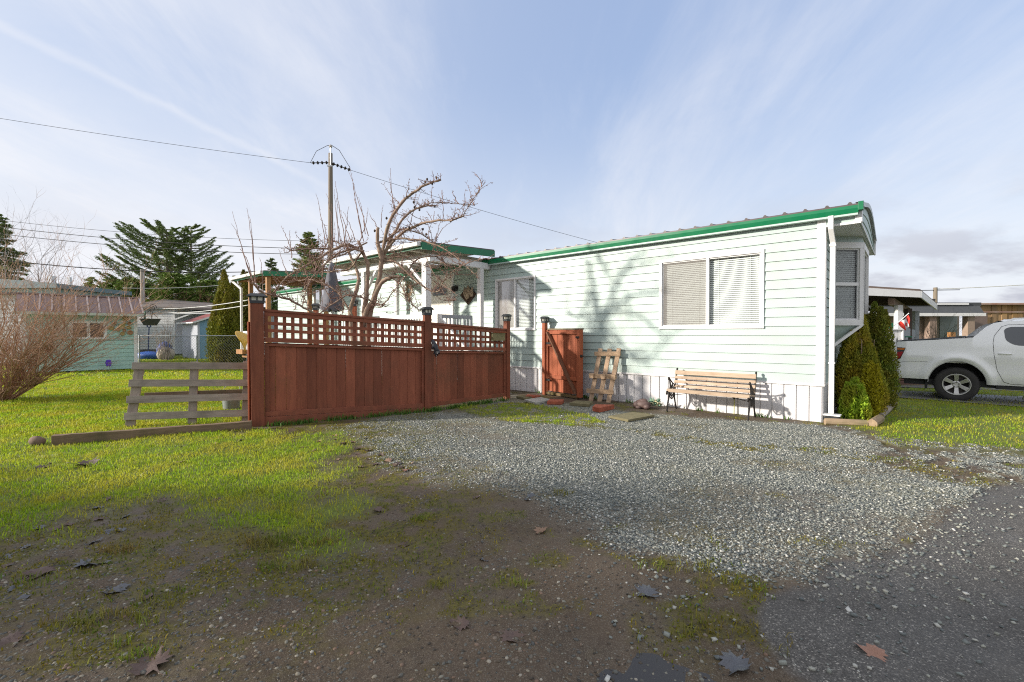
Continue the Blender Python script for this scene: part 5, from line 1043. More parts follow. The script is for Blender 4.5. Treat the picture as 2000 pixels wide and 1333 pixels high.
stems('twig_shrub', 'grey leafless shrub in front of the ribbed metal shed', 'shrub', (gx_(349, 27), 26.0, 0), 16, 2.5, .16, M('grey_twig', (.22, .17, .14, 1)), 2, .02, (0, 0, 0), .2, None, 3)
stems('twig_shrub', 'thin leafless bush by the pale boulder', 'shrub', (gx_(330, 27), 26.5, 0), 14, 1.9, .4, M('tan_twig', (.35, .25, .17, 1)), 2, .014, (0, 0, 0), .3, None, 3)
for k, (u, Y, h) in enumerate(((5, 30, 8), (80, 34, 7.5))): stems('bare_tree', ('leafless tree rising through the bare shrub at the view edge', 'leafless fine twigged tree above the pale teal roof')[k], 'tree', (gx_(u, Y), Y, 0), 12, h, .35, M('bare_tree_bark', (.25, .2, .17, 1)), 3, .05, (0, 0, 0), .3)
# ================================================================== TEAL SHED AND NEIGHBOURS, far side of the lawn
sc = G(268, 722); SA = Vector((sc.x, sc.y)); vpx = 1900; sd_ = Vector(((vpx - 1000) / F, 1)).normalized(); SW = 3.3
shed = thing('garden_shed', 'teal clapboard shed with a purple brown metal roof on the far lawn', 'shed', (SA.x, SA.y, 0), math.atan2(-sd_.y, -sd_.x))
# local x runs from the far corner towards the viewer-left, local y = +90deg; the viewed face is y=0, body at y<0
SH = 2.35; win = [.95, 2.05, 1.30, 2.02]
sg = sidingmb(0, SW, .05, SH, [win], lap=.17, lip=.014); sg.build('siding', teal_m, shed)
fs = 1
b = MB(); D_ = -2.6
b.quad((0, 0, 0), (0, D_, 0), (0, D_, SH), (0, 0, SH)); b.quad((SW, 0, 0), (SW, D_, 0), (SW, D_, SH), (SW, 0, SH)); b.quad((0, D_, 0), (SW, D_, 0), (SW, D_, SH), (0, D_, SH))
for x in (0, SW): b.add([(x, 0, SH), (x, D_, SH), (x, D_ / 2, SH + .62)], [(0, 1, 2)])
b.build('walls', teal_m, shed)
b = MB(); b.box(-.02, .10, .0, .03, 0, SH); b.build('corner_trim', white_m, shed); b = MB(); b.box(SW - .1, SW + .02, 0, .03, 0, SH); b.build('corner_trim', white_m, shed)
b = MB(); b.add([(-.22, .25, SH + .0), (SW + .2, .25, SH), (SW + .2, D_ / 2, SH + .74), (-.22, D_ / 2, SH + .74), (SW + .2, D_ - .25, SH), (-.22, D_ - .25, SH)], [(0, 1, 2, 3), (3, 2, 4, 5)])
b.add([(-.22, .25, SH - .03), (SW + .2, .25, SH - .03), (SW + .2, D_ / 2, SH + .71), (-.22, D_ / 2, SH + .71)], [(3, 2, 1, 0)])
ribs_ = MB(); x = -.2
while x < SW + .2: ribs_.beam((x, .27, SH + .015), (x, D_ / 2, SH + .765), .05, .06, up=(0, 0, 1)); x += .34
b.beam((-.24, D_ / 2, SH + .76), (SW + .22, D_ / 2, SH + .76), .14, .05)
b.build('roof', M('purple_brown_metal', (.25, .175, .165, 1), (.19, .135, .13, 1), 3, .6, .05, spec=.3), shed)
ribs_.build('roof_ribs', M('sunlit_brown_metal', (.46, .36, .33, 1), (.38, .30, .28, 1), 3, .5), shed)  # same metal as the roof; lighter colour stands for sun catching the ribs
b = MB(); b.box(-.24, SW + .22, .26, .36, SH - .11, SH - .005); b.build('gutter', M('pale_gutter', (.52, .56, .48, 1)), shed); b = MB(); b.box(-.27, -.23, .02, .38, SH - .30, SH + .10); b.build('gutter_end', M('green_plastic', (.02, .12, .06, 1)), shed)
b = MB(); x0, x1, z0, z1 = win; b.box(x0, x1, -.03, .03, z1 - .08, z1); b.box(x0, x1, -.03, .03, z0, z0 + .08); b.box(x0, x0 + .1, -.03, .028, z0 + .08, z1 - .08); b.box(x1 - .1, x1, -.03, .028, z0 + .08, z1 - .08); b.box((x0 + x1) / 2 - .05, (x0 + x1) / 2 + .05, -.03, .028, z0 + .08, z1 - .08); o = b.build('window', white_m, shed)
b = MB(); b.quad((x0, -.02, z0), (x1, -.02, z0), (x1, -.02, z1), (x0, -.02, z1)); b.build('pane', M('brown_reflecting_pane', (.14, .085, .06, 1), (.07, .045, .035, 1), 9, .2, .1), o)
def SL(x, y, z): m_ = Matrix.Rotation(math.atan2(-sd_.y, -sd_.x), 3, 'Z'); p = m_ @ Vector((x, y, 0)); return Vector((SA.x + p.x, SA.y + p.y, z))
def shedpx(u, v):
    d = ray(u, v); n3 = Matrix.Rotation(math.atan2(-sd_.y, -sd_.x), 3, 'Z') @ Vector((0, 1, 0)); s_ = (Vector((SA.x, SA.y, 0)) - CAMP).dot(n3) / d.dot(n3); return CAMP + d * s_, n3
woodring = wood('sliced_log', (.45, .24, .12, 1), (.30, .15, .07, 1), 'x', 6); yring = M('yellow_rim', (.42, .33, .10, 1), (.30, .22, .07, 1), 9)
for k, (u, v, r) in enumerate(((245, 623, .12), (223, 632, .085), (238, 638, .125), (253, 632, .085), (217, 641, .105), (230.5, 643.6, .09), (251, 640, .09), (243, 645.5, .07), (239, 652, .09), (254, 650, .11), (243, 631.5, .065))):
    if r == 0: continue
    p, n3 = shedpx(u, v); t_ = thing('wood_slice', 'round hollow wood slice ornament hung on the teal shed wall', 'wall ornament', p + n3 * .03, math.atan2(-sd_.y, -sd_.x), 'round wood slice ornaments on the shed wall')
    b = MB(); r *= .85; b.lathe([(r * 1.0, .0), (r * 1.05, .03), (r * .8, .045), (r * .5, .02), (.3 * r, .015), (0, .02)], 14, axis='y'); b.build('disc', woodring if k % 2 else yring, t_, smooth=True)
p, n3 = shedpx(293, 630); bkp = SL(-.42, .34, 0); hb = thing('hanging_basket', 'dark hanging planter bowl at the end of the shed gutter', 'hanging basket', (bkp.x, bkp.y, at(293, 624, bkp.y).z)); b = MB(); b.lathe([(.0, -.26), (.22, -.26), (.36, 0), (.38, 0), (.38, .02), (.33, .02), (.2, -.22), (0, -.22)], 20); b.build('bowl', M('black_pot', (.05, .05, .05, 1), (.08, .08, .075, 1), 5, .6), hb, smooth=True)
b = MB()
for k in range(3): a = 2.09 * k; b.tube([(.36 * math.cos(a), .36 * math.sin(a), 0), (0, 0, .40)], .008, 4)
b.tube([(0, 0, .40), (0, 0, .50), (.16, 0, .55)], .01, 5); b.build('chains', iron_m, hb)
bo = at(298, 602, bkp.y); br = thing('scroll_bracket', 'black scroll plate bracket on the shed roof corner', 'bracket', (bo.x, bo.y, bo.z)); b = MB(); b.tube([(0, p_[0], p_[1]) if 0 else (p_[0], 0, p_[1]) for p_ in spiral((0, 0), .17, .04, 0, 9, 24)], .018, 5); b.tube([(0, 0, -.15), (-.05, 0, -.5)], .012, 5); b.build('scroll', iron_m, br)
p, _ = shedpx(229, 712); pf = thing('pinwheel_flower', 'purple garden pinwheel flower staked before the teal shed', 'garden ornament', (p.x + .1, p.y - .5, 0)); b = MB(); b.tube([(0, 0, 0), (.05, 0, .62)], .01, 5); b.build('stake', steel_m, pf); b = MB()
for k in range(6): a = 1.047 * k; b.ell((.07 * math.cos(a) + 0, -.02, .33 + .09 * math.sin(a)), (.07, .015, .06), 8, 5)
b.build('petals', M('purple_plastic', (.12, .04, .55, 1), (.09, .03, .45, 1)), pf, smooth='all')
# pale teal house behind the shed
hz = thing('teal_house', 'long pale teal home with a flat roof behind the shed', 'house', (gx_(232, 31), 31, 0), R(180)); b = MB(); b.box(-.2, 10.5, -.01, 4.5, 0, 4.15); b.build('walls', M('pale_teal', (.34, .46, .46, 1), (.30, .41, .42, 1)), hz)
b = MB(); b.box(-.6, 10.8, -.4, 4.8, 4.16, 4.42); b.prism([(-.6, 4.42), (10.8, 4.42), (7.5, 4.75), (3.5, 4.75)], (0, -.4, 0), (1, 0, 0), (0, 0, 1), (0, 1, 0), 5.2); b.build('roof', M('teal_roof', (.15, .23, .25, 1), (.12, .18, .2, 1)), hz)
b = MB(); b.box(10.51, 10.6, .5, 1.6, 1.2, 2.6); b.build('window', white_m, hz)
b = MB(); b.box(3.2, 3.5, 1, 1.3, 4.5, 5.3); b.build('chimney', white_m, hz); b = MB(); b.box(1.2, 1.35, 2, 2.15, 4.5, 5.1); b.build('vent_pipe', white_m, hz)
wsp = thing('white_shed', 'white clapboard end of a building behind the bare shrub', 'shed', (gx_(5, 21.5), 21.5, 0), R(8)); b = sidingmb(-1.0, 1.35, .1, 3.35, [[-.75, -.25, 1.5, 2.6]], lap=.2, f=lambda t, q, z: (t, -q, z)); b.build('siding', white_m, wsp); b = MB(); b.box(-1.0, 1.35, .01, 3, .1, 3.34); b.build('walls', white_m, wsp)
b = MB(); b.box(-.75, -.25, -.02, .0, 1.5, 2.6); b.build('window', dark_m, wsp); b = MB(); b.box(-1.2, 1.5, -.2, 3.2, 3.36, 3.46); b.build('roof', brownroof_m, wsp)
# white house with brown roof, verandah
wh = thing('white_house', 'white clapboard house with a brown roof and a covered deck past the chain link', 'house', (gx_(284, 33), 33, 0), 0)
b = sidingmb(-1.2, 2.15, .4, 3.35, [], lap=.2, f=lambda t, q, z: (t, -q, z)); b.build('siding', white_m, wh); b = MB(); b.box(-1.2, 2.15, .01, 6, .05, 3.35); b.box(2.15, 6.5, 2.0, 6, .05, 3.2); b.build('walls', M('cool_white', (.62, .63, .66, 1)), wh)
b = MB(); b.add([(-1.4, -.3, 3.36), (2.6, -.3, 3.30), (6.6, 1.6, 3.20), (6.6, 6.5, 3.5), (-1.4, 6.5, 3.8), (-1.4, -.3, 3.50), (2.6, -.3, 3.44), (6.6, 1.6, 3.34), (-1.0, 3, 4.25), (6.6, 3.5, 3.7)], [(0, 1, 6, 5), (1, 2, 7, 6), (5, 6, 8), (6, 7, 9, 8), (8, 9, 3, 4)]); b.build('roof', M('brown_shingle', (.19, .155, .13, 1), (.14, .115, .1, 1), 9), wh)
b = MB(); b.box(2.0, 2.16, -.03, .01, .1, 3.35); b.box(2.2, 4.4, 1.3, 1.45, .9, 1.05); b.box(2.2, 6.4, -.2, .0, 2.95, 3.05); b.box(4.4, 4.55, -.1, .05, .1, 2.95); b.beam((2.1, -.1, 2.5), (3.5, -.1, 3.0), .1, .1); b.build('trim', white_m, wh)
b = MB(); b.box(2.4, 4.9, 1.93, 1.99, 1.5, 2.75); b.build('window', M('pale_curtained_glass', (.42, .47, .46, 1), (.2, .24, .25, 1), 3, .2), wh); b = MB(); b.box(3.55, 3.65, 1.9, 1.925, 1.5, 2.75); b.box(2.4, 4.9, 1.9, 1.925, 2.70, 2.80); b.box(2.4, 4.9, 1.9, 1.925, 1.4, 1.5); b.build('window_frame', white_m, wh)
b = MB(); b.box(-1.1, 2.1, -.05, 0, .0, .4); b.build('plinth', M('dark_plinth', (.12, .11, .11, 1)), wh); b = MB(); b.lathe([(.14, 3.4), (.14, 3.9), (.22, 3.92), (.05, 4.05)], 12, (5.2, 3, 0)); b.build('flue', steel_m, wh)
# metal shed
ms = thing('metal_shed', 'pale ribbed metal shed with blue doors and a red roof', 'shed', (gx_(387, 27), 27, 0), R(38)); ribm = M('pale_ribbed_metal', (.50, .52, .58, 1), (.44, .46, .52, 1), 2, .5)
b = MB(); n = 26; L_ = 3.1
pts = [(-L_ + L_ * k / (n * 2), .035 if k % 2 else 0) for k in range(n * 2 + 1)]
rot90 = R(78); cs_, sn_ = math.cos(rot90), math.sin(rot90)
for (x0, y0), (x1, y1) in zip(pts, pts[1:]): b.quad((x0 * cs_ + y0 * sn_, x0 * -sn_ * -1 + 0 - y0 * cs_ if 0 else -x0 * sn_ - y0 * cs_, 0), (x1 * cs_ + y1 * sn_, -x1 * sn_ - y1 * cs_, 0), (x1 * cs_ + y1 * sn_, -x1 * sn_ - y1 * cs_, 2.25), (x0 * cs_ + y0 * sn_, -x0 * sn_ - y0 * cs_, 2.25))
b.build('ribbed_wall', ribm, ms); e_ = (-L_ * cs_, L_ * sn_)
b = MB(); b.box(0.02, 2.6, 0, .04, 0, 2.25); b.quad((e_[0], e_[1], 0), (2.6 + e_[0], e_[1], 0), (2.6 + e_[0], e_[1], 2.25), (e_[0], e_[1], 2.25)); b.quad((2.6, 0, 0), (2.6 + e_[0], e_[1], 0), (2.6 + e_[0], e_[1], 2.25), (2.6, 0, 2.25)); b.add([(0, 0, 2.25), (2.6, 0, 2.25), (1.3, 0, 2.75)], [(0, 1, 2)]); b.build('walls', M('blue_metal', (.22, .38, .50, 1), (.19, .33, .45, 1), 2, .5), ms)
b = MB(); b.box(-.03, .08, -.02, -.001, 0, 2.25); b.box(1.3, 1.33, -.02, -.001, .05, 2.1); b.build('trim', ribm, ms)
b = MB(); v_ = [(-.25, -.15, 2.18), (1.3, -.15, 2.80), (2.85, -.15, 2.18)]; w_ = [(x + e_[0] * 1.05, y + e_[1] * 1.05, z) for x, y, z in v_]; b.add(v_ + w_, [(0, 1, 4, 3), (1, 2, 5, 4)]); b.build('roof', M('rust_red_roof', (.24, .05, .04, 1), (.17, .04, .035, 1), 4, .6), ms)
b = MB(); b.beam(v_[0], w_[0], .05, .08); b.beam(v_[0], v_[1], .05, .10); b.beam(v_[1], v_[2], .05, .10); b.build('roof_edge', white_m, ms)
# chain link fence
cl = thing('chain_link_fence', 'low galvanised chain link fence across the far lawn', 'fence', (0, 0, 0)); YA = 21.5; xa, xb = gx_(270, YA), gx_(480, YA); ht = 1.42
for u in (272, 385, 482): b = MB(); b.tube([(gx_(u, YA), YA, -.05), (gx_(u, YA), YA, ht + .03)], .032, 8); b.build('post', steel_m, cl)
b = MB(); b.tube([(xa, YA, ht), (xb, YA, ht)], .024, 6); b.build('top_rail', steel_m, cl)
b = MB(); s_ = .13; x = xa - ht
def wq(a, c, w=.005): b.quad((a[0] - w, YA, a[1]), (a[0] + w, YA, a[1]), (c[0] + w, YA, c[1]), (c[0] - w, YA, c[1])); b.quad((a[0], YA - w, a[1]), (a[0], YA + w, a[1]), (c[0], YA + w, c[1]), (c[0], YA - w, c[1]))
while x < xb + ht:
    for sg_ in (1, -1):
        p = [x, 0]; q = [x + sg_ * ht, ht]
        lo, hi = 0.0, 1.0
        for bound, side in ((xa, 1), (xb, -1)):
            f0 = (bound - p[0]) / (q[0] - p[0])
            if (p[0] - bound) * side < 0: lo = max(lo, f0)
            if (q[0] - bound) * side < 0: hi = min(hi, f0)
        if hi > lo: wq((p[0] + (q[0] - p[0]) * lo, ht * lo), (p[0] + (q[0] - p[0]) * hi, ht * hi))
    x += s_
b.build('mesh', steel_m, cl)
# yard items past the fence
p = (gx_(289, 29), 29); sv = thing('snow_shovel', 'blue D handled shovel standing against the white house', 'shovel', (p[0], p[1], 0)); b = MB(); b.tube([(0, 0, .35), (0, .1, 1.95)], .03, 6); b.box(-.13, .13, .06, .12, 1.93, 1.98); b.box(-.13, -.09, .06, .12, 1.98, 2.1); b.box(.09, .13, .06, .12, 1.98, 2.1); b.box(-.13, .13, .06, .12, 2.1, 2.15); b.build('handle', M('navy_plastic', (.03, .05, .15, 1)), sv); b = MB(); b.box(-.2, .2, -.03, .03, .0, .4); b.build('blade', M('blue_plastic', (.02, .10, .5, 1)), sv, bevel=.02)
tm2 = M('blue_tarp', (.01, .09, .38, 1), (.01, .06, .28, 1), 5, .5, .8, 8)
for (u, Y, s_, lb) in ((291, 27, (.75, .45, .42), 'blue tarp bundle low on the grass under the shovel'), (321, 27.5, (.38, .4, .95), 'upright bundle of blue tarp beside the pale boulder')): b = MB(); b.ell((0, 0, s_[2] * .5), (s_[0], s_[1], s_[2] * .6), 14, 9, .14); o = b.build('tarp_bundle', tm2, None, smooth='all'); o.location = (gx_(u, Y), Y, 0); tag(o, lb, 'tarp')
b = MB(); b.ell((0, 0, .3), (.45, .4, .42), 12, 8, .12); o = b.build('boulder', M('pale_rock', (.40, .36, .30, 1), (.28, .25, .2, 1), 3, .9, .6, 10), None, smooth='all'); o.location = (gx_(329, 27), 26.8, 0); tag(o, 'pale boulder next to the blue tarps', 'boulder')
# ================================================================== POLES AND WIRES
PY = 30.0; px_ = at(645, 320, PY); pl_ = thing('utility_pole', 'tall weathered wooden utility pole rising behind the fruit tree', 'utility pole', (px_.x, PY, 0)); zt = at(645, 300, PY).z
b = MB(); b.tube([(0, 0, -.2), (0, 0, zt * .5), (.02, 0, zt)], [.20, .17, .13], 14); b.build('shaft', polewood, pl_, smooth=True); b = MB(); b.tube([(.07, -.1, zt - .8), (.07, -.1, zt + .35)], .045, 8); b.box(-.16, .16, -.14, -.1, zt - .9, zt - .8); b.build('pin_bracket', steel_m, pl_); b = MB(); b.lathe([(.0, 0), (.09, .02), (.12, .08), (.06, .12), (.08, .16), (.0, .22)], 12, (.07, -.1, zt + .33)); b.build('insulator', M('white_porcelain', (.6, .55, .5, 1), rough=.3), pl_, smooth=True)
def ins(par, a, c, n=4): 
    b = MB(); a, c = Vector(a), Vector(c); b.tube([a, c], .03, 5)
    for k in range(n): p = a.lerp(c, (k + .5) / n); d = (c - a).normalized(); b.tube([p - d * .07, p, p + d * .07], [.05, .12, .05], 8)
    b.build('string_insulator', iron_m, par)
zi = at(645, 318, PY).z; ins(pl_, (-.1, 0, zi), (-1.25, 0, zi - .02)); ins(pl_, (.1, 0, zi - .05), (1.35, 0, zi - .50), 5)
b = MB(); b.tube([(-1.3, 0, zi), (-.9, 0, zi + .75), (-.2, 0, zt + .50), (.07, 0, zt + .55)], .018, 4); b.tube([(.07, 0, zt + .55), (.6, 0, zt + .2), (1.3, 0, zi - .35)], .018, 4); b.build('jumper_loop', wire_m, pl_)
def wire(label, a, c, sag, r, m=wire_m, n=24, group=None):
    a, c = Vector(a), Vector(c); b = MB(); b.tube([a.lerp(c, t) - Vector((0, 0, sag * 4 * t * (1 - t))) for t in np.linspace(0, 1, n)], r, 5); o = b.build('overhead_wire', m, None, smooth='all'); tag(o, label, 'wire', group); return o
wire('thin wire from the pole top out past the bare shrub side', at(-60, 222, 28), (px_.x - 1.25, PY, zi - .02), .1, .013)
wire('thin wire from the pole down behind the mobile home roof', (px_.x + 1.35, PY, zi - .5), at(1200, 483, 36), .15, .013)
for k, (v0, v1, lb) in enumerate(((427, 472, 'topmost of three parallel wires over the wide cedar'), (440, 487, 'middle one of three parallel wires over the wide cedar'), (454, 498, 'lowest of three parallel wires over the wide cedar'))): wire(lb, at(-60, v0 - 4, 33), at(700, v1, 33.5), .45, (.014, .022, .022)[k])
wire('thick black cable sagging across the shed roofs', at(-60, 501, 26), at(500, 531, 30.5), .35, .028)
wire('pale service wire level with the cypress tops', at(240, 563, 31), at(480, 553, 33), .15, .02, palewire)
wire('upper pale cable from the patio cover to the white house', at(300, 602, 31), at(488, 586, 18.2), .15, .02, palewire); wire('lower pale cable from the patio cover to the white house', at(305, 610, 31), at(488, 596, 18.2), .15, .02, palewire)
sp_ = at(278, 527, 34); p2 = thing('service_pole', 'short pale wooden pole behind the shed ridge', 'utility pole', (sp_.x, 34, 0)); b = MB(); b.tube([(0, 0, -.1), (0, 0, sp_.z)], [.17, .14], 10); b.build('shaft', M('pale_pole', (.42, .37, .3, 1), (.3, .26, .22, 1), 3, .9, .5, 20, (1, 1, .1)), p2, smooth=True)
b = MB(); b.tube([(.12, -.05, 0), (.12, -.05, sp_.z - .3)], .03, 6); b.build('conduit', steel_m, p2)
# ================================================================== PICKUP TRUCK (local x forward from rear bumper, y across, z up)
paint = M('white_car_paint', (.90, .90, .89, 1), (.88, .88, .87, 1), .8, .17, 0, coat=1)
TY0 = 10.2; tyc = .97
truck = thing('pickup_truck', 'white four door pickup truck parked beyond the shrub bed, cut by the photo edge', 'pickup truck', (9.67, 11.59, 0), math.atan2(-.657, .754))
WX, WR = 1.14, .375; WX2 = 4.24
def ztop(x):
    P = [(0, .79), (.09, .80), (.12, 1.30), (.18, 1.325), (1.38, 1.415), (1.63, 1.68), (1.74, 1.745), (1.86, 1.775), (2.3, 1.80), (2.9, 1.78), (3.1, 1.72), (3.75, 1.22), (4.1, 1.15), (4.9, 1.05), (5.12, .90), (5.15, .70)]
    for (a, b_), (c, d) in zip(P, P[1:]):
        if a <= x <= c: return b_ + (d - b_) * (x - a) / (c - a)
    return P[-1][1]
def zbot(x):
    z = .465 if x < 1 else .40 if x < 4.2 else .42
    for w in (WX, WX2):
        u = (x - w) / .475
        if abs(u) < 1: z = max(z, .38 + .52 * math.sqrt(1 - u ** 2))
    return z
def yw(x, z):
    y = .93
    y -= .07 * max(0, (.62 - z) / .25) ** 2; y += .015 * math.exp(-((z - 1.0) / .12) ** 2)
    if z > 1.22: y -= (.06 if x < 1.4 else .40) * (z - 1.22) ** (1.15)
    for w in (WX, WX2):
        r = math.hypot((x - w) / .55, (z - .38) / .60)
        y += .045 * math.exp(-((r - .98) / .13) ** 2)
    if x < .30: y -= .20 * ((.30 - x) / .30) ** 2.4
    if x > 4.6: y -= .30 * ((x - 4.6) / .55) ** 2
    return y
def side(sgn):
    b = MB(); xs = sorted(set([round(v, 4) for v in np.arange(0, 5.151, .03)] + [.09, .12, 1.38, 1.63])); nz = 20
    for x in xs:
        a, c = zbot(x), max(ztop(x), zbot(x) + .02)
        for j in range(nz + 1): z = a + (c - a) * j / nz; b.v.append((x, sgn * yw(x, z), z))
    for i in range(len(xs) - 1):
        for j in range(nz): f_ = (i * (nz + 1) + j, (i + 1) * (nz + 1) + j, (i + 1) * (nz + 1) + j + 1, i * (nz + 1) + j + 1); b.f.append(f_ if sgn < 0 else f_[::-1])
    return b, xs, nz
B = MB(); bl, xs, nz = side(-1); br_, _, _ = side(1); B.add(bl.v, bl.f); B.add(br_.v, br_.f)
for x0, x1 in zip(xs, xs[1:]):
    if x1 <= 1.385 and x0 > .11: # bed: inner wall cap then floor
        for s_ in (-1, 1): y0, y1 = yw(x0, ztop(x0)), yw(x1, ztop(x1)); B.quad((x0, s_ * y0, ztop(x0)), (x1, s_ * y1, ztop(x1)), (x1, s_ * (y1 - .10), ztop(x1)), (x0, s_ * (y0 - .10), ztop(x0))); B.quad((x0, s_ * (y0 - .10), ztop(x0)), (x1, s_ * (y1 - .10), ztop(x1)), (x1, s_ * (y1 - .10), .85), (x0, s_ * (y0 - .10), .85))
        B.quad((x0, -.8, .85), (x1, -.8, .85), (x1, .8, .85), (x0, .8, .85))
    elif 1.375 <= x0 < 1.86:  # buttress: only cap strips
        for s_ in (-1, 1): y0, y1 = yw(x0, ztop(x0)), yw(x1, ztop(x1)); B.quad((x0, s_ * y0, ztop(x0)), (x1, s_ * y1, ztop(x1)), (x1, s_ * (y1 - .10), ztop(x1)), (x0, s_ * (y0 - .10), ztop(x0)))
    else:
        n = 8
        for k in range(n):
            c = lambda x, k: (x, -yw(x, ztop(x)) + 2 * yw(x, ztop(x)) * k / n, ztop(x) + .03 * math.sin(math.pi * k / n) * (1 if x > .2 else 0)); B.quad(c(x0, k), c(x0, k + 1), c(x1, k + 1), c(x1, k))
# rear face and front face
for X, s_ in ((0, 1), (5.15, 1)): B.quad((X, -yw(X, .6), zbot(X)), (X, yw(X, .6), zbot(X)), (X, yw(X, .7), ztop(X)), (X, -yw(X, .7), ztop(X)))
B.quad((.095, -.78, .80), (.095, .78, .80), (.115, .78, 1.30), (.115, -.78, 1.30)); B.quad((.18, -.80, .80), (.18, .80, .80), (.18, .80, 1.32), (.18, -.80, 1.32)); B.quad((.115, -.80, 1.30), (.115, .80, 1.30), (.18, .80, 1.32), (.18, -.80, 1.32))
B.quad((1.84, -.80, .85), (1.84, .80, .85), (1.84, .66, 1.76), (1.84, -.66, 1.76))
B.build('body', paint, truck, smooth=True)
b = MB()
for s_ in (-1, 1):
    for x0, x1 in ((.16, .8), (.8, 1.40)): b.beam((x0, s_ * (yw(x0, ztop(x0)) - .05), ztop(x0) + .012), (x1, s_ * (yw(x1, ztop(x1)) - .05), ztop(x1) + .012), .11, .022)
b.box(.11, .19, -.80, .80, 1.325, 1.342); b.build('bed_rail_cap', capm, truck, bevel=.005)
b = MB()  # dark underbody with wheel wells
b.box(.25, 4.9, -.80, .80, .33, .46)
for w in (WX, WX2):
    for s_ in (-1, 1):
        pts = [(w + .49 * math.cos(a), .38 + .53 * math.sin(a)) for a in np.linspace(0, math.pi, 18)]
        for (x0, z0), (x1, z1) in zip(pts, pts[1:]): b.quad((x0, s_ * .90, z0), (x1, s_ * .90, z1), (x1, s_ * .45, z1), (x0, s_ * .45, z0))
        b.add([(x, s_ * .45, z) for x, z in pts], [tuple(range(len(pts)))])
        b.box(w - .52, w - .48, s_ * .70 - .15, s_ * .70 + .18, .24, .5)
b.box(1.75, 3.7, -.90, -.80, .32, .385); b.box(1.75, 3.7, .80, .90, .32, .385); b.box(.05, .4, -.3, .3, .40, .52); b.build('underbody', M('black_chassis', (.02, .02, .02, 1), (.03, .03, .03, 1), 9, .8, .3), truck)
b = MB()
for w in (WX, WX2):
    for s_ in (-1, 1): b.tube([(w + .475 * math.cos(a), s_ * (yw(w + .475 * math.cos(a), .38 + .52 * math.sin(a)) + .0), .38 + .52 * math.sin(a)) for a in np.linspace(.05, math.pi - .05, 24)], .010, 5)
b.build('arch_lip', M('arch_trim', (.42, .42, .41, 1)), truck)
tyre_m = M('tyre_rubber', (.028, .026, .025, 1), (.045, .042, .04, 1), 8, .85, .3, 60); alloy = M('alloy', (.58, .57, .55, 1), (.50, .49, .47, 1), 6, .35, .05, 60, metal=.7)
def wheel(x, y, s_):
    b = MB(); prof = [(.23, -.11), (.26, -.125), (.33, -.128), (.362, -.11), (.372, -.09), (.375, -.03), (.370, -.028), (.370, -.022), (.376, -.02), (.376, .02), (.370, .022), (.370, .028), (.375, .03), (.372, .09), (.362, .11), (.33, .128), (.26, .125), (.23, .11)]
    b.lathe(prof, 48, (x, y, WR), axis='y')
    for k in range(54): a = 6.283 * k / 54; c = Vector((x + .373 * math.cos(a), y, WR + .373 * math.sin(a))); b.beam(c + Vector((0, -.112, 0)), c + Vector((.012 * math.sin(a), -.03, 0)), .018, .010, up=(math.cos(a), 0, math.sin(a))); b.beam(c + Vector((0, .03, 0)), c + Vector((0, .112, 0)), .018, .010, up=(math.cos(a), 0, math.sin(a)))
    o = b.build('wheel', tyre_m, truck, smooth=True)
    b = MB(); f = s_ * .115
    b.lathe([(.232, s_ * .10), (.238, s_ * .128), (.222, s_ * .128), (.205, s_ * .10), (.20, s_ * .02), (.20, -s_ * .1)], 40, (x, y, WR), axis='y')
    for k in range(6):
        a = math.pi / 2 + 1.0472 * k; u_, t_ = Vector((math.cos(a), 0, math.sin(a))), Vector((-math.sin(a), 0, math.cos(a))); c = Vector((x, y, WR)); yv = Vector((0, 1, 0))
        A_ = [c + u_ * .05 - t_ * .030 + yv * f * .72, c + u_ * .05 + t_ * .030 + yv * f * .72, c + u_ * .212 + t_ * .043 + yv * f, c + u_ * .212 - t_ * .043 + yv * f]; B2 = [p - yv * s_ * .05 for p in A_]; b.add(A_ + B2, [(0, 1, 2, 3), (7, 6, 5, 4), (0, 4, 5, 1), (1, 5, 6, 2), (2, 6, 7, 3), (3, 7, 4, 0)])
    b.lathe([(.075, s_ * .03), (.08, s_ * .085), (.05, s_ * .092), (.035, s_ * .075), (0, s_ * .075)], 24, (x, y, WR), axis='y')
    b.build('rim', alloy, o, bevel=.004)
    b = MB(); b.lathe([(.20, s_ * .0), (.0, s_ * .0)], 24, (x, y, WR), axis='y')
    for k in range(5): a = 1.2566 * k + .3; b.lathe([(0, s_ * .104), (.009, s_ * .10), (.009, s_ * .08)], 8, (x + .058 * math.cos(a), y, WR + .058 * math.sin(a)), axis='y')
    b.build('brake_drum', M('brake_dark', (.05, .04, .035, 1)), o)
for x in (WX, WX2):
    for s_ in (-1, 1): wheel(x, s_ * .80, s_)
def patch(poly, s_, off, name, m, par, nsub=10):
    """panel following the body side: polygon (x,z) filled as a fan grid"""
    cx, cz = sum(p[0] for p in poly) / len(poly), sum(p[1] for p in poly) / len(poly); b = MB(); n = len(poly); rings = 5
    for k in range(rings + 1):
        f_ = k / rings
        for p in poly: x, z = cx + (p[0] - cx) * f_, cz + (p[1] - cz) * f_; b.v.append((x, s_ * (yw(x, z) + off), z))
    for k in range(rings):
        for i in range(n): q = (k * n + i, (k + 1) * n + i, (k + 1) * n + (i + 1) % n, k * n + (i + 1) % n); b.f.append(q if s_ < 0 else q[::-1])
    return b.build(name, m, par, smooth='all')
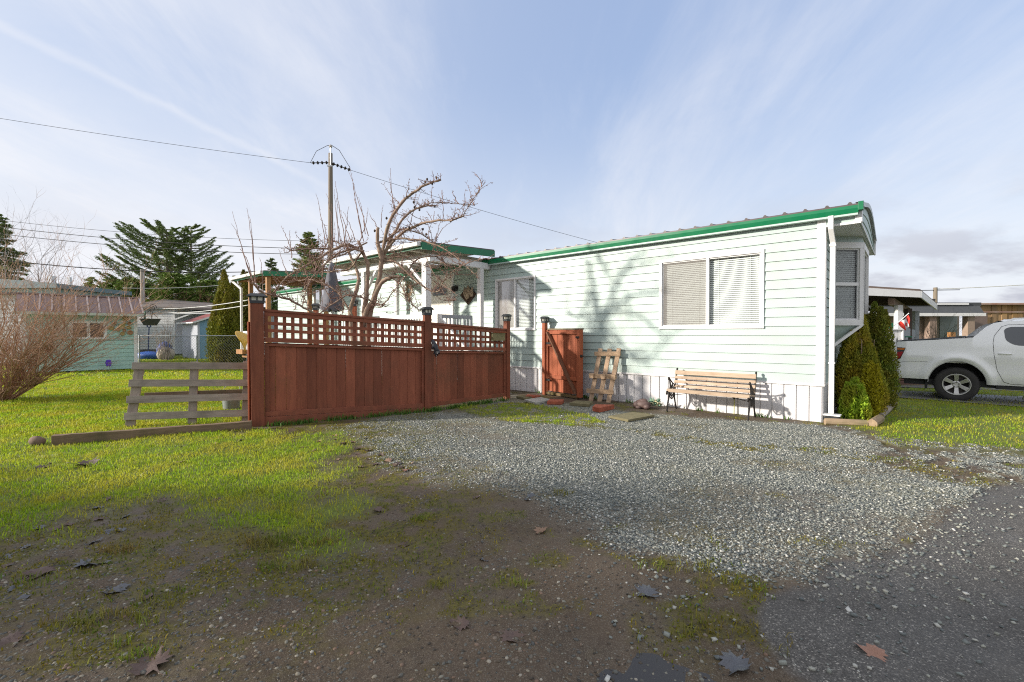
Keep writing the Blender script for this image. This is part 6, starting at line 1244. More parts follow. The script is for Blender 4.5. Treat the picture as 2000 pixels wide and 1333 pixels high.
def rounded(poly, r=.06, n=5):
    out = []; N = len(poly)
    for i in range(N):
        a, p, c = Vector(poly[i - 1]), Vector(poly[i]), Vector(poly[(i + 1) % N]); u_, w_ = (a - p), (c - p); rr = min(r, u_.length / 2.2, w_.length / 2.2); s0, s1 = p + u_.normalized() * rr, p + w_.normalized() * rr
        for k in range(n + 1): t = k / n; out.append(tuple(s0.lerp(p, t).lerp(p.lerp(s1, t), t)))
    return out
def dense(poly, n=4): return [tuple(Vector(a).lerp(Vector(b_), k / n)) for a, b_ in zip(poly, poly[1:] + poly[:1]) for k in range(n)]
sg_m = M('smoked_glass', (.035, .04, .045, 1), (.05, .055, .06, 1), 2, .06, 0, spec=.8, coat=.5); lamp_red = M('red_lens', (.42, .015, .02, 1), (.33, .01, .015, 1), 30, .15, .1); lamp_amb = M('amber_lens', (.60, .18, .02, 1), (.5, .13, .02, 1), 30, .15, .1); seam = M('seam_shadow_gap', (.05, .05, .05, 1), (.05, .05, .05, 1), 3, .8, 0)
w1 = [(1.86, 1.60), (1.88, 1.36), (2.02, 1.26), (2.52, 1.245), (2.52, 1.655), (1.95, 1.655)]; w2 = [(2.60, 1.245), (3.42, 1.235), (3.0, 1.64), (2.60, 1.655)]
for s_ in (-1, 1):
    for w in (w1, w2): patch(rounded(dense(rounded(w, .10)), .005, 1), s_, .004, 'side_window', sg_m, truck)
    for dr_ in ([(2.4, 1.70), (1.93, 1.70), (1.83, 1.66), (1.715, 1.46), (1.695, 1.30), (1.71, 1.05), (1.76, .72), (1.86, .48), (1.96, .44), (2.56, .43)], [(2.56, 1.70), (2.56, .43)], [(3.55, 1.20), (3.50, .9), (3.42, .55), (3.3, .43), (2.56, .43)], [(.42, 1.20), (.44, .93)]):
        if dr_[0][0] == .42: continue
        b = MB(); pts = [Vector(a).lerp(Vector(c), t) for a, c in zip(dr_, dr_[1:]) for t in np.linspace(0, 1, 8)]; b.tube([(p.x, s_ * (yw(p.x, p.y) - .0), p.y) for p in pts], .0045, 4); b.build('door_seam', seam, truck)
    b = MB(); pts = [Vector(a).lerp(Vector(c), t) for a, c in zip([(.11, .80), (.26, .86), (.50, .87)], [(.26, .86), (.50, .87), (.66, .865)]) for t in np.linspace(0, 1, 8)]; b.tube([(p.x, s_ * (yw(p.x, p.y) - .001), p.y) for p in pts], .004, 4); b.build('bumper_seam', seam, truck)
    for hx in (1.77, 2.66): b = MB(); b.tube([(hx + .0, s_ * (yw(hx, 1.08) + .005), 1.08), (hx + .04, s_ * (yw(hx, 1.08) + .035), 1.085), (hx + .17, s_ * (yw(hx, 1.08) + .035), 1.085), (hx + .20, s_ * (yw(hx, 1.08) + .005), 1.08)], [.012, .016, .016, .012], 8); b.build('door_handle', paint, truck, smooth='all')
    housing = patch(dense([(.118, 1.19), (.275, 1.18), (.235, 1.06), (.185, .93), (.12, .885)]), s_, .004, 'tail_light', M('lamp_housing', (.06, .06, .06, 1)), truck)
    patch(dense([(.122, 1.178), (.26, 1.170), (.245, 1.125), (.122, 1.13)]), s_, .010, 'amber_lens', lamp_amb, housing); patch(dense([(.122, 1.06), (.14, 1.08), (.232, 1.09), (.205, 1.01), (.17, .94), (.122, .90)]), s_, .010, 'red_lens', lamp_red, housing)
    b = MB(); b.beam((2.02, s_ * .66, 1.83), (2.9, s_ * .62, 1.845), .05, .03); b.beam((1.92, s_ * .66, 1.77), (2.04, s_ * .66, 1.835), .05, .04); b.build('roof_rail', paint, truck, bevel=.01)
    b = MB(); b.ell((3.35, s_ * 1.03, 1.27), (.09, .10, .08), 12, 8); b.build('mirror', paint, truck, smooth='all'); b = MB(); b.ell((5.0, s_ * .62, .82), (.13, .18, .09), 12, 8); b.build('headlight', glow_white, truck, smooth='all')
b = MB(); b.add([(3.12, -.56, 1.745), (3.12, .56, 1.745), (3.70, .70, 1.29), (3.70, -.70, 1.29)], [(0, 1, 2, 3)]); b.build('windscreen', sg_m, truck)
b = MB(); b.box(-.02, .10, -.70, .70, .83, .855); b.build('bumper_step', capm, truck, bevel=.01)
b = MB(); b.box(5.14, 5.165, -.45, .45, .70, .90); b.build('grille', iron_m, truck)
b = MB(); b.box(-.004, .0, -.15, .15, .60, .72); b.build('number_plate', M('plate_white', (.6, .6, .62, 1)), truck)
# ================================================================== STRIP DRIVE, NEIGHBOUR ON THE TRUCK'S SIDE
def gsheet(name, pts, m, z=.02): b = MB(); b.add([(p[0], p[1], z) for p in pts], [tuple(range(len(pts)))]); o = b.build(name, m); return tag(o, kind='structure')
gsheet('parking_strip', PX((1725, 763), (2010, 777), (2120, 785), (2120, 806), (2000, 797), (1725, 776)), M('wet_slab', (.19, .185, .18, 1), (.13, .13, .135, 1), 2.5, .45, .3, 50), .022)
gsheet('neighbour_path', PX((1725, 750), (2010, 758), (2120, 761), (2120, 770), (2010, 766), (1725, 757)), M('dark_slab', (.12, .11, .10, 1), (.08, .075, .07, 1), 2.5, .7, .3, 50), .022)
nb = thing('carport', 'neighbour\'s brown roofed shelter on white posts beyond the truck', 'shelter', (0, 0, 0))
Yn, Yf = 14.2, 22.0; brm = M('brown_fascia', (.20, .145, .115, 1), (.16, .115, .09, 1)); jm = M('dark_joists', (.085, .055, .04, 1), (.06, .04, .03, 1), 4, .8)
xL, xR = gx_(1640, Yn), gx_(1796, Yn); zt_ = at(1796, 569, Yn).z; xr2 = gx_(1829, 20.5); Yb = 20.5; zl = at(1700, 563, Yn).z
b = MB(); b.add([(xL, Yn, zl + .06), (xR, Yn, zt_ + .0), (xr2, Yb, zt_ - .0), (xL, Yb, zl), (xL, Yn, zl + .12), (xR, Yn, zt_ + .06), (xr2, Yb, zt_ + .05), (xL, Yb, zl + .05)], [(4, 5, 6, 7), (0, 1, 5, 4), (1, 2, 6, 5), (0, 3, 2, 1)]); b.build('roof', brm, nb)
b = MB(); b.add([(xL, Yn - .02, zl - .20), (xR, Yn - .02, zt_ - .20), (xR, Yn - .02, zt_ - .001), (xL, Yn - .02, zl + .059)], [(0, 1, 2, 3)]); b.add([(xR + .02, Yn - .02, zt_ - .20), (xr2 + .02, Yb, zt_ - .25), (xr2 + .02, Yb, zt_ + .0), (xR + .02, Yn - .02, zt_ + .0)], [(0, 1, 2, 3)])
o = b.build('fascia', white_m, nb); sd2 = o.modifiers.new('solid', 'SOLIDIFY'); sd2.thickness = .04
b = MB(); Y_ = Yn + .3
while Y_ < Yb: f_ = (Y_ - Yn) / (Yb - Yn); b.box(xL, xR + (xr2 - xR) * f_ - .05, Y_, Y_ + .05, zl - .18, zl - .02); Y_ += .55
b.build('joists', jm, nb)
b = MB(); xb0 = gx_(1750, Yn + .35); b.beam((xb0 - .25, Yn + .25, zt_ - .30), (gx_(1786, 20) , 20.3, zt_ - .32), .16, .20); b.build('beam', M('brown_beam', (.24, .15, .10, 1)), nb)
for (u, Y, m_) in ((1754, Yn + .6, white_m), (1773, 16.8, jm), (1788, 18.6, greypaint)): x_ = gx_(u, Y); b = MB(); b.box(x_ - .085, x_ + .085, Y - .08, Y + .08, 0, zt_ - .40); b.build('post', m_, nb, bevel=.006)
# carved balustrade
bal = thing('deck_balustrade', 'white deck balustrade with carved slots behind the cedar shrubs', 'balustrade', (0, 0, 0)); Yb_ = 14.6; x0, x1 = gx_(1700, Yb_), gx_(1762, Yb_); zt2, zb2 = at(1755, 645, Yb_).z, at(1755, 702, Yb_).z
b = MB(); bw = .155; x_ = x1 - bw
while x_ > x0:
    cz = zb2 + (zt2 - zb2); H_ = zt2 - zb2; prof = [(0, 0), (0, .12), (.028, .2), (.028, .30), (.008, .40), (.035, .55), (.035, .68), (.006, .74), (0, .76), (0, 1)]
    b.prism([(p[0] + .006, p[1] * H_) for p in prof] + [(bw - .006 - p[0], p[1] * H_) for p in prof[::-1]], (x_, Yb_, zb2), (1, 0, 0), (0, 0, 1), (0, 1, 0), .03); x_ -= bw
b.build('carved_boards', white_m, bal)
b = MB(); b.box(x0, x1 + .06, Yb_ - .05, Yb_ + .07, zt2, zt2 + .04); b.box(x1 - .02, x1 + .02, Yb_ - .04, Yb_ + .0, zb2 - .08, zt2); b.build('top_rail', white_m, bal); b = MB(); b.beam((x1 + .0, Yb_, (zt2 + zb2) / 2 + .2), (gx_(1792, 20), 20, (zt2 + zb2) / 2 + .1), .05, .75); b.build('side_boards', greypaint, bal)
b = MB(); b.box(x0, x1, Yb_ + .08, 20, zb2 - .15, zb2 - .05); b.box(x0, x1, Yb_ + .1, Yb_ + .14, 0, zb2 - .16); b.build('deck', jm, bal)
hs = thing('hose_reel', 'coil of bright green garden hose hanging below the deck', 'hose', (gx_(1732, 14.3), 14.3, .72)); b = MB()
for k in range(7): b.tube([(.0 + .19 * math.cos(a) + .01 * k, -.02 * k, .28 * math.sin(a) - .012 * k) for a in np.linspace(0, 6.283, 20)], .02, 6)
b.build('coil', M('green_hose', (.0, .25, .12, 1), (.0, .2, .1, 1)), hs, smooth='all')
rt = gx_(1735, 13.4); b = MB()
for k, (dx, dz, L_) in enumerate(((0, .0, 2.3), (.1, .14, 2.6), (-.05, .28, 1.4))): b.box(rt + dx, rt + dx + L_, 13.3, 13.45, dz, dz + .13)
o = b.build('retaining_timbers', wood('red_grey_timber', (.26, .14, .10, 1), (.16, .09, .07, 1), 'x'), None, bevel=.01); tag(o, 'low wall of reddish timbers visible under the truck tail', 'retaining wall')
ch = at(1738, 642, 15.5); cr = thing('deck_chair', 'green slatted chair back above the white balustrade', 'chair', (ch.x, 15.5, 0)); b = MB(); z0 = at(1738, 642, 15.5).z - .25; z1 = at(1738, 631, 15.5).z
for k in range(5): b.box(-.28 + .12 * k, -.17 + .12 * k, 0, .025, z0, z1)
b.build('backrest', M('green_paint', (.01, .17, .08, 1), (.01, .14, .07, 1)), cr); b = MB(); b.box(-.28, .32, -.5, 0, z0 - .05, z0 - .01); b.build('seat', M('green_paint_seat', (.01, .17, .08, 1)), cr)
b = MB()
for x_ in (-.25, .27):
    for y_ in (-.45, 0): b.box(x_, x_ + .04, y_, y_ + .04, .55, z0 - .05)
b.build('legs', jm, cr)
# maple leaf flag
fp = at(1775, 616, 13.6); fl = thing('canada_flag', 'red and white maple leaf flag drooping from a slanted staff on the post', 'flag', (fp.x, fp.y, fp.z))
c3 = lambda u, v: (lambda p: Vector((p.x - fp.x, 0, p.z - fp.z)))(at(u, v, 13.6))
TL, TR, BR, BLt = c3(1775, 616), c3(1776, 640), c3(1768, 646), c3(1754.5, 632)
# quad in image: hoist runs from (1754,632) to (1775,616); fly edge from (1768,646) to (1776,640)
H0, H1, F1, F0 = c3(1754.5, 632.5), c3(1775.5, 616), c3(1776, 637), c3(1767, 646)
def fpos(s_, t_): # s along bands 0..1 (from lower band to upper tip), t across
    a = H0.lerp(H1, s_); c = F0.lerp(F1, s_); p = a.lerp(c, t_); p.y = .03 * math.sin(s_ * 9 + t_ * 4) ; return p
def band(s0, s1, name, m):
    b = MB(); n, k = 8, 8
    for i in range(n + 1):
        for j in range(k + 1): b.v.append(fpos(s0 + (s1 - s0) * i / n, j / k))
    for i in range(n):
        for j in range(k): b.f.append((i * (k + 1) + j, i * (k + 1) + j + 1, (i + 1) * (k + 1) + j + 1, (i + 1) * (k + 1) + j))
    return b.build(name, m, fl, smooth='all')
redc = M('red_cloth', (.65, .035, .02, 1), (.55, .03, .02, 1), 3, .8); whc = M('white_cloth', (.72, .70, .68, 1), (.66, .64, .63, 1), 3, .8)
band(0, .30, 'red_band', redc); band(.301, .80, 'white_band', whc); band(.801, 1, 'red_band', redc)
half = [(0, .50), (.06, .38), (.13, .42), (.11, .16), (.22, .28), (.25, .21), (.36, .23), (.32, .10), (.38, .06), (.19, -.12), (.21, -.19), (.02, -.16), (.02, -.38)]
leaf = half + [(-x, y) for x, y in half[::-1] if x > 0]; b = MB()
b.add([(lambda p: (p.x, p.y - .012, p.z))(fpos(.56 + y * .36, .62 + x * .62)) for x, y in leaf], [tuple(range(len(leaf)))]); b.build('maple_leaf', redc, fl)
b = MB(); b.tube([c3(1748, 637) + Vector((0, .03, 0)), c3(1777, 612) + Vector((0, .03, 0))], .012, 6); b.build('staff', white_m, fl)
# brown house and rusty fence behind
bh_ = thing('brown_house', 'low tan brown house with a grey roof edge behind the truck', 'house', (0, 0, 0)); Yh = 24.0; xa_, xb_ = gx_(1690, Yh), gx_(1905, Yh)
tan = M('tan_stucco', (.30, .215, .17, 1), (.26, .185, .145, 1), 3, .85, .3, 60); b = MB(); b.box(xa_, gx_(1815, Yh), Yh, Yh + 6, 0, 2.62); b.box(gx_(1815, Yh), xb_, Yh + 1.2, Yh + 6, 0, 2.62); b.build('walls', tan, bh_)
b = MB(); zz = at(1800, 614, Yh).z; b.box(xa_, xb_, Yh - .6, Yh + 6.4, zz, zz + .05); b.add([(xa_, Yh - .55, zz + .05), (gx_(1900, Yh), Yh - .55, zz + .05), (gx_(1905, Yh), Yh - .2, zz + .42), (xa_, Yh - .2, zz + .40)], [(0, 1, 2, 3)]); b.box(xa_, gx_(1908, Yh), Yh - .2, Yh + 5, zz + .41, zz + .60); b.build('roof', M('dark_shingle', (.075, .08, .085, 1), (.055, .06, .065, 1), 9, .9, .5, 40), bh_)
b = MB(); b.box(xa_, gx_(1900, Yh), Yh - .66, Yh - .6, zz - .13, zz + .03); b.box(xa_, gx_(1882, Yh), Yh - .26, Yh - .21, zz + .47, zz + .57); b.build('fascia', white_m, bh_)
b = MB(); x0, x1 = gx_(1838, Yh + 1), gx_(1872, Yh + 1); b.box(x0 - .15, x1 + .15, Yh + 1.12, Yh + 1.19, 1.05, 2.56); o = b.build('window_frame', M('tan_trim', (.40, .33, .27, 1)), bh_); b = MB(); b.box(x0, x1, Yh + 1.08, Yh + 1.11, 1.15, 2.48); b.build('window_glass', M('green_grey_glass', (.14, .20, .18, 1), (.24, .28, .26, 1), 2, .15), o)
for u, m_ in ((1819, tan), (1893, M('tan_post', (.34, .25, .19, 1)))): b = MB(); x0 = gx_(u, Yh - .4); b.box(x0 - .18, x0 + .18, Yh - .5, Yh - .2, 0, zz - .01); b.build('post', m_, bh_)
b = MB(); b.box(gx_(1825, Yh), gx_(1834, Yh), Yh - .9, Yh - .7, .9, 1.6); b.build('door_step_box', cedarwood, bh_)
rf = thing('rusty_panel_wall', 'weathered yellow brown corrugated panel building with a rusty roof line', 'building', (0, 0, 0)); Yr = 27; b = MB(); xa2, xb2 = gx_(1895, Yr), gx_(2150, Yr); x = xa2; zt3 = at(1990, 596, Yr).z
while x < xb2: b.box(x, x + .30, Yr + (.0 if random.random() < .5 else .03), Yr + .3, 0, zt3); x += .31
rp_ = wood('rusty_corrugated', (.42, .25, .09, 1), (.30, .17, .07, 1), 'z', 2, .8, .4, .2, dirt=((.25, .2, .16, 1), .5, .6)); b.build('panels', rp_, rf); b = MB(); b.box(xa2, xb2, Yr - .06, Yr - .001, at(1950, 607, Yr).z - .12, at(1950, 607, Yr).z - .05); b.box(xa2 - 1, xb2, Yr - .3, Yr + 4, zt3, zt3 + .10); b.build('roof', M('rusted_roof', (.33, .15, .10, 1), (.45, .36, .3, 1), 1.5, .7), rf)
b = MB(); b.box(gx_(1895, Yr), gx_(1925, Yr), Yr - .09, Yr - .061, 0, at(1950, 612, Yr).z - .1); b.build('side_boards', M('grey_brown_boards', (.18, .13, .11, 1)), rf)
u_ = at(1827, 562, 60); up3 = thing('utility_pole', 'distant wooden utility pole over the neighbour\'s roof', 'utility pole', (u_.x, 60, 0)); b = MB(); b.tube([(0, 0, 0), (0, 0, u_.z)], [.28, .22], 10); b.build('shaft', polewood, up3, smooth=True); b = MB(); b.tube([(-3.2, 0, u_.z - .4), (-.1, 0, u_.z - .35), (3.2, 0, u_.z - .3)], .05, 5); b.box(-.7, -.2, -.2, .2, u_.z - 2.4, u_.z - 1.5); b.build('cross_wire', wire_m, up3)
wire('pale wire running from the distant pole to the photo edge over the truck', at(1828, 565, 60), at(2080, 551, 58), .1, .05, palewire)
stems('twig_shrub', 'dark twiggy shrub beside the neighbour\'s grey post', 'shrub', (gx_(1800, 18), 17.5, 0), 22, 2.0, .5, M('dark_green_twig', (.06, .08, .035, 1), (.10, .07, .05, 1)), 3, .016, (0, 0, 0), .35)
# ================================================================== FALLEN LEAVES
deadm = [M('dead_leaf_dark', (.085, .05, .04, 1), (.13, .085, .065, 1), 25, .55, .5, 60), M('dead_leaf_tan', (.30, .19, .12, 1), (.20, .12, .08, 1), 25, .7, .5, 60), M('dead_leaf_pink', (.36, .20, .14, 1), (.25, .13, .09, 1), 25, .7, .5, 60), M('dead_leaf_wet_blue', (.11, .115, .13, 1), (.06, .06, .065, 1), 25, .28, .5, 60)]
maple = [(0, -.55), (.06, -.30), (.30, -.42), (.26, -.25), (.50, -.22), (.40, -.05), (.58, .12), (.36, .12), (.40, .38), (.20, .28), (.14, .50), (0, .62)]
maple = maple + [(-x * .95, y * 1.02) for x, y in maple[::-1] if x > 0]
def leafmesh(curl, seed):
    random.seed(seed); b = MB(); cen = (0, 0.0); n = len(maple); R_ = 3
    for k in range(R_ + 1):
        f_ = k / R_
        for x, y in maple: xx, yy = x * f_ * random.uniform(.84, 1.12) * (.7 + .3 * (seed % 3 != 0)), y * f_ * random.uniform(.86, 1.12); b.v.append((xx, yy, .03 + curl * (xx * xx * 1.2 + yy * yy * .5) + .10 * math.sin(xx * 7 + seed) * math.cos(yy * 5 + seed) + .18 * abs(xx) * (1 if seed % 2 else .3)))
    for k in range(R_):
        for i in range(n): b.f.append((k * n + i, (k + 1) * n + i, (k + 1) * n + (i + 1) % n, k * n + (i + 1) % n))
    b.tube([(0, -.5, .03), (.03, -.8, .06), (.08, -1.0, .10)], [.014, .01, .012], 4); return b
LM = {}
def deadleaf(u, v, size, mi, label, group=None, curl=.35, rz=None, cs=.8):
    p = G(u, v); key = (mi, curl, int(u) % 5)
    if key not in LM:
        o = leafmesh(curl * cs, int(u) % 97).build('dead_leaf', deadm[mi], None, smooth='all'); LM[key] = o.data
    else: o = bpy.data.objects.new('dead_leaf', LM[key]); COL.objects.link(o)
    z = height(np.array([p.x]), np.array([p.y]))[0] + .000; o.location = (p.x, p.y, z); o.scale = (size, size, size); random.seed(int(u * 7 + v)); o.rotation_euler = (random.uniform(-.15, .15), random.uniform(-.15, .15), rz if rz is not None else random.uniform(0, 6.28)); tag(o, label, 'leaf', group); return o
deadleaf(295, 1290, .15, 0, 'large curled dark brown maple leaf on the pebbles at the bottom of the photo', None, .5, 1.0)
deadleaf(1706, 1268, .13, 2, 'pinkish tan torn leaf on the bare asphalt', None, .15, .6)
deadleaf(1057, 1036, .12, 1, 'tan leaf standing up where the mud meets the gravel', None, .8); deadleaf(742, 994, .12, 0, 'purple brown leaf in the moss below the fence end', None, .5)
deadleaf(80, 1112, .16, 0, 'big curled brown leaf among silvery wet ones', None, .4); deadleaf(225, 1147, .13, 3, 'flat grey oval leaf near the grass tufts', None, .1); deadleaf(175, 1095, .20, 3, 'widest wet blue grey leaf on the black mud', None, .15)
deadleaf(168, 909, .22, 0, 'large brown leaf lying on the lit lawn below the timber', None, .5); deadleaf(85, 912, .12, 0, 'small dark leaf on the lawn beside the larger brown one', None, .3); deadleaf(1265, 1155, .13, 3, 'dark wet leaf with a pale pebble beside it', None, .3)
deadleaf(1437, 1295, .15, 3, 'dark leaf scrap at the moss edge next to the wet patch', None, .3); deadleaf(900, 1215, .12, 0, 'brown leaf pressed in the mud, middle of the photo', None, .1); deadleaf(1000, 1240, .14, 0, 'jagged dark leaf on the mud above the puddle', None, .2)
deadleaf(20, 1245, .14, 0, 'brown leaf cut by the photo edge low down', None, .2); deadleaf(5, 835, .1, 1, 'light leaf on the lawn under the bare shrub', None, .3)
for u, v in ((208, 974), (188, 990), (315, 974), (425, 972), (945, 1090), (30, 1140), (45, 1160), (50, 1065), (75, 1028), (105, 1030), (135, 1020), (195, 1010), (215, 1032), (180, 1055), (235, 1030), (15, 1100), (55, 1118), (290, 1158), (930, 970), (1040, 970), (1030, 975), (790, 1060), (885, 1340), (240, 1005), (12, 1085)): deadleaf(u, v, random.uniform(.07, .12), 3 if random.random() < .6 else 0, 'wet grey leaf on the shaded mud and moss', 'wet grey leaves on the dark mud', .2)
for u, v in ((355, 872), (353, 903), (590, 873), (440, 855), (280, 835), (225, 800), (45, 845), (50, 940), (95, 905), (420, 868), (335, 790), (270, 780), (470, 860), (555, 855), (610, 880), (630, 870), (655, 858), (690, 862), (700, 885), (720, 895), (735, 905), (765, 898), (785, 912), (645, 880), (682, 850), (712, 857), (726, 868), (1045, 826), (1090, 828), (1100, 822), (705, 910), (640, 905), (660, 895), (780, 905), (300, 815), (140, 790), (60, 830), (180, 775), (90, 820), (500, 880), (575, 862)): deadleaf(u, v, random.uniform(.06, .10), random.choice((0, 0, 1)), 'small brown dead leaf on the grass', 'small brown dead leaves on the grass', .5)
for u, v in ((670, 866), (695, 875), (715, 880), (740, 890), (755, 900), (770, 908), (790, 918), (800, 905), (620, 862), (650, 852), (1060, 825)): deadleaf(u + 3, v, random.uniform(.06, .11), random.choice((0, 1, 2)), 'crumpled brown leaf in the litter where grass meets gravel', 'leaf litter between the fence and the gravel', .6)
random.seed(5)
st = G(72, 868); b = MB(); b.ell((0, 0, .04), (.10, .07, .07), 12, 8, .08); o = b.build('field_stone', M('brown_field_stone', (.20, .13, .09, 1), (.13, .09, .07, 1), 8, .9, .5), None, smooth='all'); o.location = (st.x, st.y, .0); tag(o, 'brown stone in the grass beside the end of the long timber', 'stone')
st = G(22, 780); b = MB(); b.ell((0, 0, .04), (.13, .09, .07), 12, 8, .05); o = b.build('field_stone', M('white_field_stone', (.6, .58, .55, 1)), None, smooth='all'); o.location = (st.x, st.y, 0); tag(o, 'white stone at the foot of the bare shrub', 'stone')
def pud(px): b = MB(); b.add([(*G(u, v).xy, 0.0) for u, v in px], [tuple(range(len(px)))[::-1]]); return b
pdm = NT('puddle_water'); pdm.b.inputs['Base Color'].default_value = (.04, .033, .027, 1); pdm.b.inputs['Roughness'].default_value = .3
pz_ = float(height(*[np.array([G(1250, 1305).x]), np.array([G(1250, 1305).y])][:2])[0])
b = MB(); pts = [(1245 + 150 * math.cos(a) * (1 + .15 * math.sin(3 * a + 1) + .07 * math.sin(7 * a) + .05 * math.sin(13 * a)), 1330 + 58 * math.sin(a) * (1 + .15 * math.sin(2 * a) + .10 * math.sin(5 * a + 2))) for a in np.linspace(0, 6.283, 60)[:-1]]; b.add([(*G(u, v).xy, pz_ + .001) for u, v in pts], [tuple(range(len(pts)))]); tag(b.build('puddle_water', pdm.m), kind='structure')
# ================================================================== WHAT STANDS BEHIND THE CAMERA AND SHADES THE FORECOURT
def shade_pos(a, s_): return (a * .98 - s_ * .196, a * .196 + s_ * .98)
for k, (a, s_, H, Wd) in enumerate(((-17, 3.6, 6.0, 4.2), (-18, 1.0, 7.4, 5.2), (-19.5, -2.6, 8.0, 6), (-17, -6.5, 7.5, 6), (-16.2, 5.5, 3.6, 2.0))):
    x, y = shade_pos(a, s_); conifer('hedge_conifer', 'dense evergreen outside the view, shading the forecourt', 'tree', (x, y, 0), H, Wd, cm3, 15000, 16, .2, .1, .42, .02, .42, .02, 'evergreens beside the camera', 0, 8)
# ================================================================== CAMERA, SUN, SKY
cam = bpy.data.cameras.new('camera'); co = bpy.data.objects.new('camera', cam); COL.objects.link(co); cam.sensor_width = 36; cam.lens = 36 * F / 2000; cam.clip_end = 2000; cam.clip_start = .05
co.location = CAMP; co.rotation_euler = (math.pi / 2 - PITCH, 0, 0); S.camera = co
sun = bpy.data.lights.new('sun', 'SUN'); so = bpy.data.objects.new('sun', sun); COL.objects.link(so); sun.energy = 5.0; sun.angle = R(2.0); sun.color = (1, .93, .83)
ld = Vector((SUN_DIR.x * math.cos(SUN_EL), SUN_DIR.y * math.cos(SUN_EL), -math.sin(SUN_EL))); so.rotation_euler = ld.to_track_quat('-Z', 'Y').to_euler()
wd = bpy.data.worlds.new('World'); S.world = wd; wd.use_nodes = True; nt = wd.node_tree; nt.nodes.clear()
def N(t, **k):
    x = nt.nodes.new(t)
    for a, v in k.items(): setattr(x, a, v)
    return x
out = N('ShaderNodeOutputWorld'); bg = N('ShaderNodeBackground'); sky = N('ShaderNodeTexSky', sky_type='NISHITA'); sky.sun_disc = False; sky.sun_elevation = SUN_EL
# the sun stands opposite to the light's travel; rotation measured clockwise from +Y
sky.sun_rotation = math.atan2(-SUN_DIR.x, -SUN_DIR.y); sky.air_density = 1.3; sky.dust_density = .6; sky.ozone_density = 2.0; sky.altitude = 50
tc = N('ShaderNodeTexCoord'); L = nt.links.new
def wn(scale, det, rough, mscale, loc=(0, 0, 0), rot=(0, 0, 0), dist=0):
    mp = N('ShaderNodeMapping'); mp.inputs['Scale'].default_value = mscale; mp.inputs['Location'].default_value = loc; mp.inputs['Rotation'].default_value = rot; L(proj.outputs[0], mp.inputs[0]); n = N('ShaderNodeTexNoise'); n.inputs['Scale'].default_value = scale; n.inputs['Detail'].default_value = det; n.inputs['Roughness'].default_value = rough; n.inputs['Distortion'].default_value = dist; L(mp.outputs[0], n.inputs['Vector']); return n.outputs[0]
def mt(op, a, b=0.0, c=None, cl=False):
    x = N('ShaderNodeMath', operation=op, use_clamp=cl)
    for s_, v in zip(x.inputs, (a, b, c)):
        if v is None: continue
        if isinstance(v, bpy.types.NodeSocket): L(v, s_)
        else: s_.default_value = v
    return x.outputs[0]
def rmp(f, lo, hi, a=0.0, b=1.0):
    x = N('ShaderNodeMapRange', interpolation_type='SMOOTHSTEP'); L(f, x.inputs[0])
    for i, v in enumerate((lo, hi, a, b)): x.inputs[i + 1].default_value = v
    return x.outputs[0]
sx = N('ShaderNodeSeparateXYZ'); L(tc.outputs['Generated'], sx.inputs[0]); zc = mt('MAXIMUM', sx.outputs[2], .0); zd = mt('ADD', zc, .28)
proj = N('ShaderNodeCombineXYZ'); L(mt('DIVIDE', sx.outputs[0], zd), proj.inputs[0]); L(mt('DIVIDE', sx.outputs[1], zd), proj.inputs[1])
veil = rmp(wn(.9, 9, .62, (1.0, .5, 1), (3, 1, 0), (0, 0, R(-35)), .9), .38, .70); fine = rmp(wn(2.4, 10, .66, (1, .38, 1), (7, 2, 0), (0, 0, R(55)), .7), .45, .78); lowc = rmp(wn(1.6, 9, .58, (1, 1.2, 1), (1.6, 4, 0)), .44, .60)
zen_fill = rmp(zc, .66, .9, 0, .85); hor = rmp(zc, .0, .50, 1, 0); hl = rmp(zc, .04, .30, 1, 0); left = rmp(sx.outputs[0], .25, -.75, 0, 1)  # overhead term: unseen white cloud added above the view as neutral fill light
def unit(u, v): d = ray(u, v); return d.normalized()
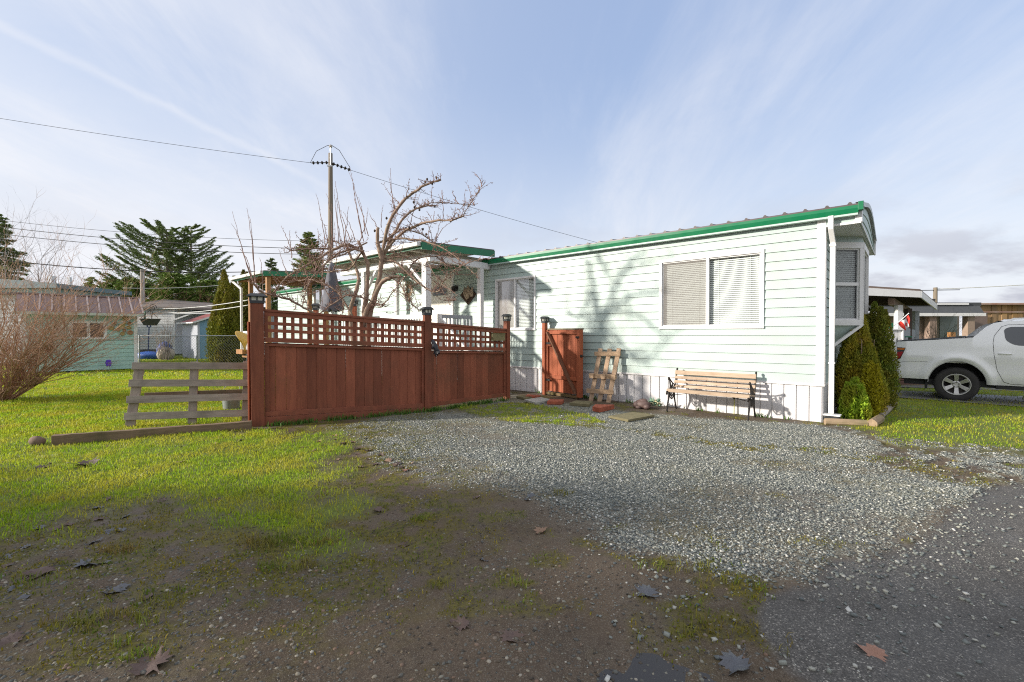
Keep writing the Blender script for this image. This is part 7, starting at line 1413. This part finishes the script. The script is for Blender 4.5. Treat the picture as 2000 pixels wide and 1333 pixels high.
dA, dB = unit(-80, 10), unit(520, 305); cn = dA.cross(dB).normalized(); dt = N('ShaderNodeVectorMath', operation='DOT_PRODUCT'); L(tc.outputs['Generated'], dt.inputs[0]); dt.inputs[1].default_value = cn
trail = mt('MULTIPLY', rmp(mt('ABSOLUTE', mt('ADD', dt.outputs['Value'], mt('MULTIPLY', mt('SUBTRACT', wn(9, 4, .6, (1, 1, 1)), .5), .016))), .0, .011, .15, 0), rmp(sx.outputs[0], -.30, -.45, 0, 1))
behind = rmp(sx.outputs[1], .1, -.5, 0, .5)  # extra white added to the unseen sky behind the camera, also for fill
m1 = mt('ADD', mt('ADD', mt('ADD', mt('MULTIPLY', veil, .27), mt('MULTIPLY', fine, .20)), mt('ADD', mt('ADD', trail, .09), mt('ADD', zen_fill, behind))), mt('ADD', mt('MULTIPLY', hor, .60), mt('MULTIPLY', left, .30)), cl=True)
sk = N('ShaderNodeVectorMath', operation='SCALE'); L(sky.outputs[0], sk.inputs[0]); sk.inputs['Scale'].default_value = SKYS = .12
bl_ = N('ShaderNodeMix', data_type='RGBA'); bl_.inputs[0].default_value = .55; L(sk.outputs[0], bl_.inputs[6]); bl_.inputs[7].default_value = (.32, .43, .70, 1)
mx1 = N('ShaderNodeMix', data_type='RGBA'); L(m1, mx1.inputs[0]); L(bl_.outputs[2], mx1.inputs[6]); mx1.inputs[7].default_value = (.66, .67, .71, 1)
greyc = mt('MULTIPLY', mt('MULTIPLY', lowc, hl), rmp(sx.outputs[0], -.3, .5, .35, .95))
mx2 = N('ShaderNodeMix', data_type='RGBA'); L(greyc, mx2.inputs[0]); L(mx1.outputs[2], mx2.inputs[6]); mx2.inputs[7].default_value = (.40, .41, .47, 1)
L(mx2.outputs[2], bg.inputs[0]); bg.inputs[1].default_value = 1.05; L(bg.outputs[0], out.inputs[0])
S.view_settings.view_transform = 'Standard'; S.view_settings.look = 'None'; S.view_settings.exposure = .4; S.view_settings.gamma = 1
S.cycles.max_bounces = 6; S.cycles.transparent_max_bounces = 12; S.cycles.use_denoising = False; S.cycles.use_adaptive_sampling = False; S.cycles.filter_width = 1.1
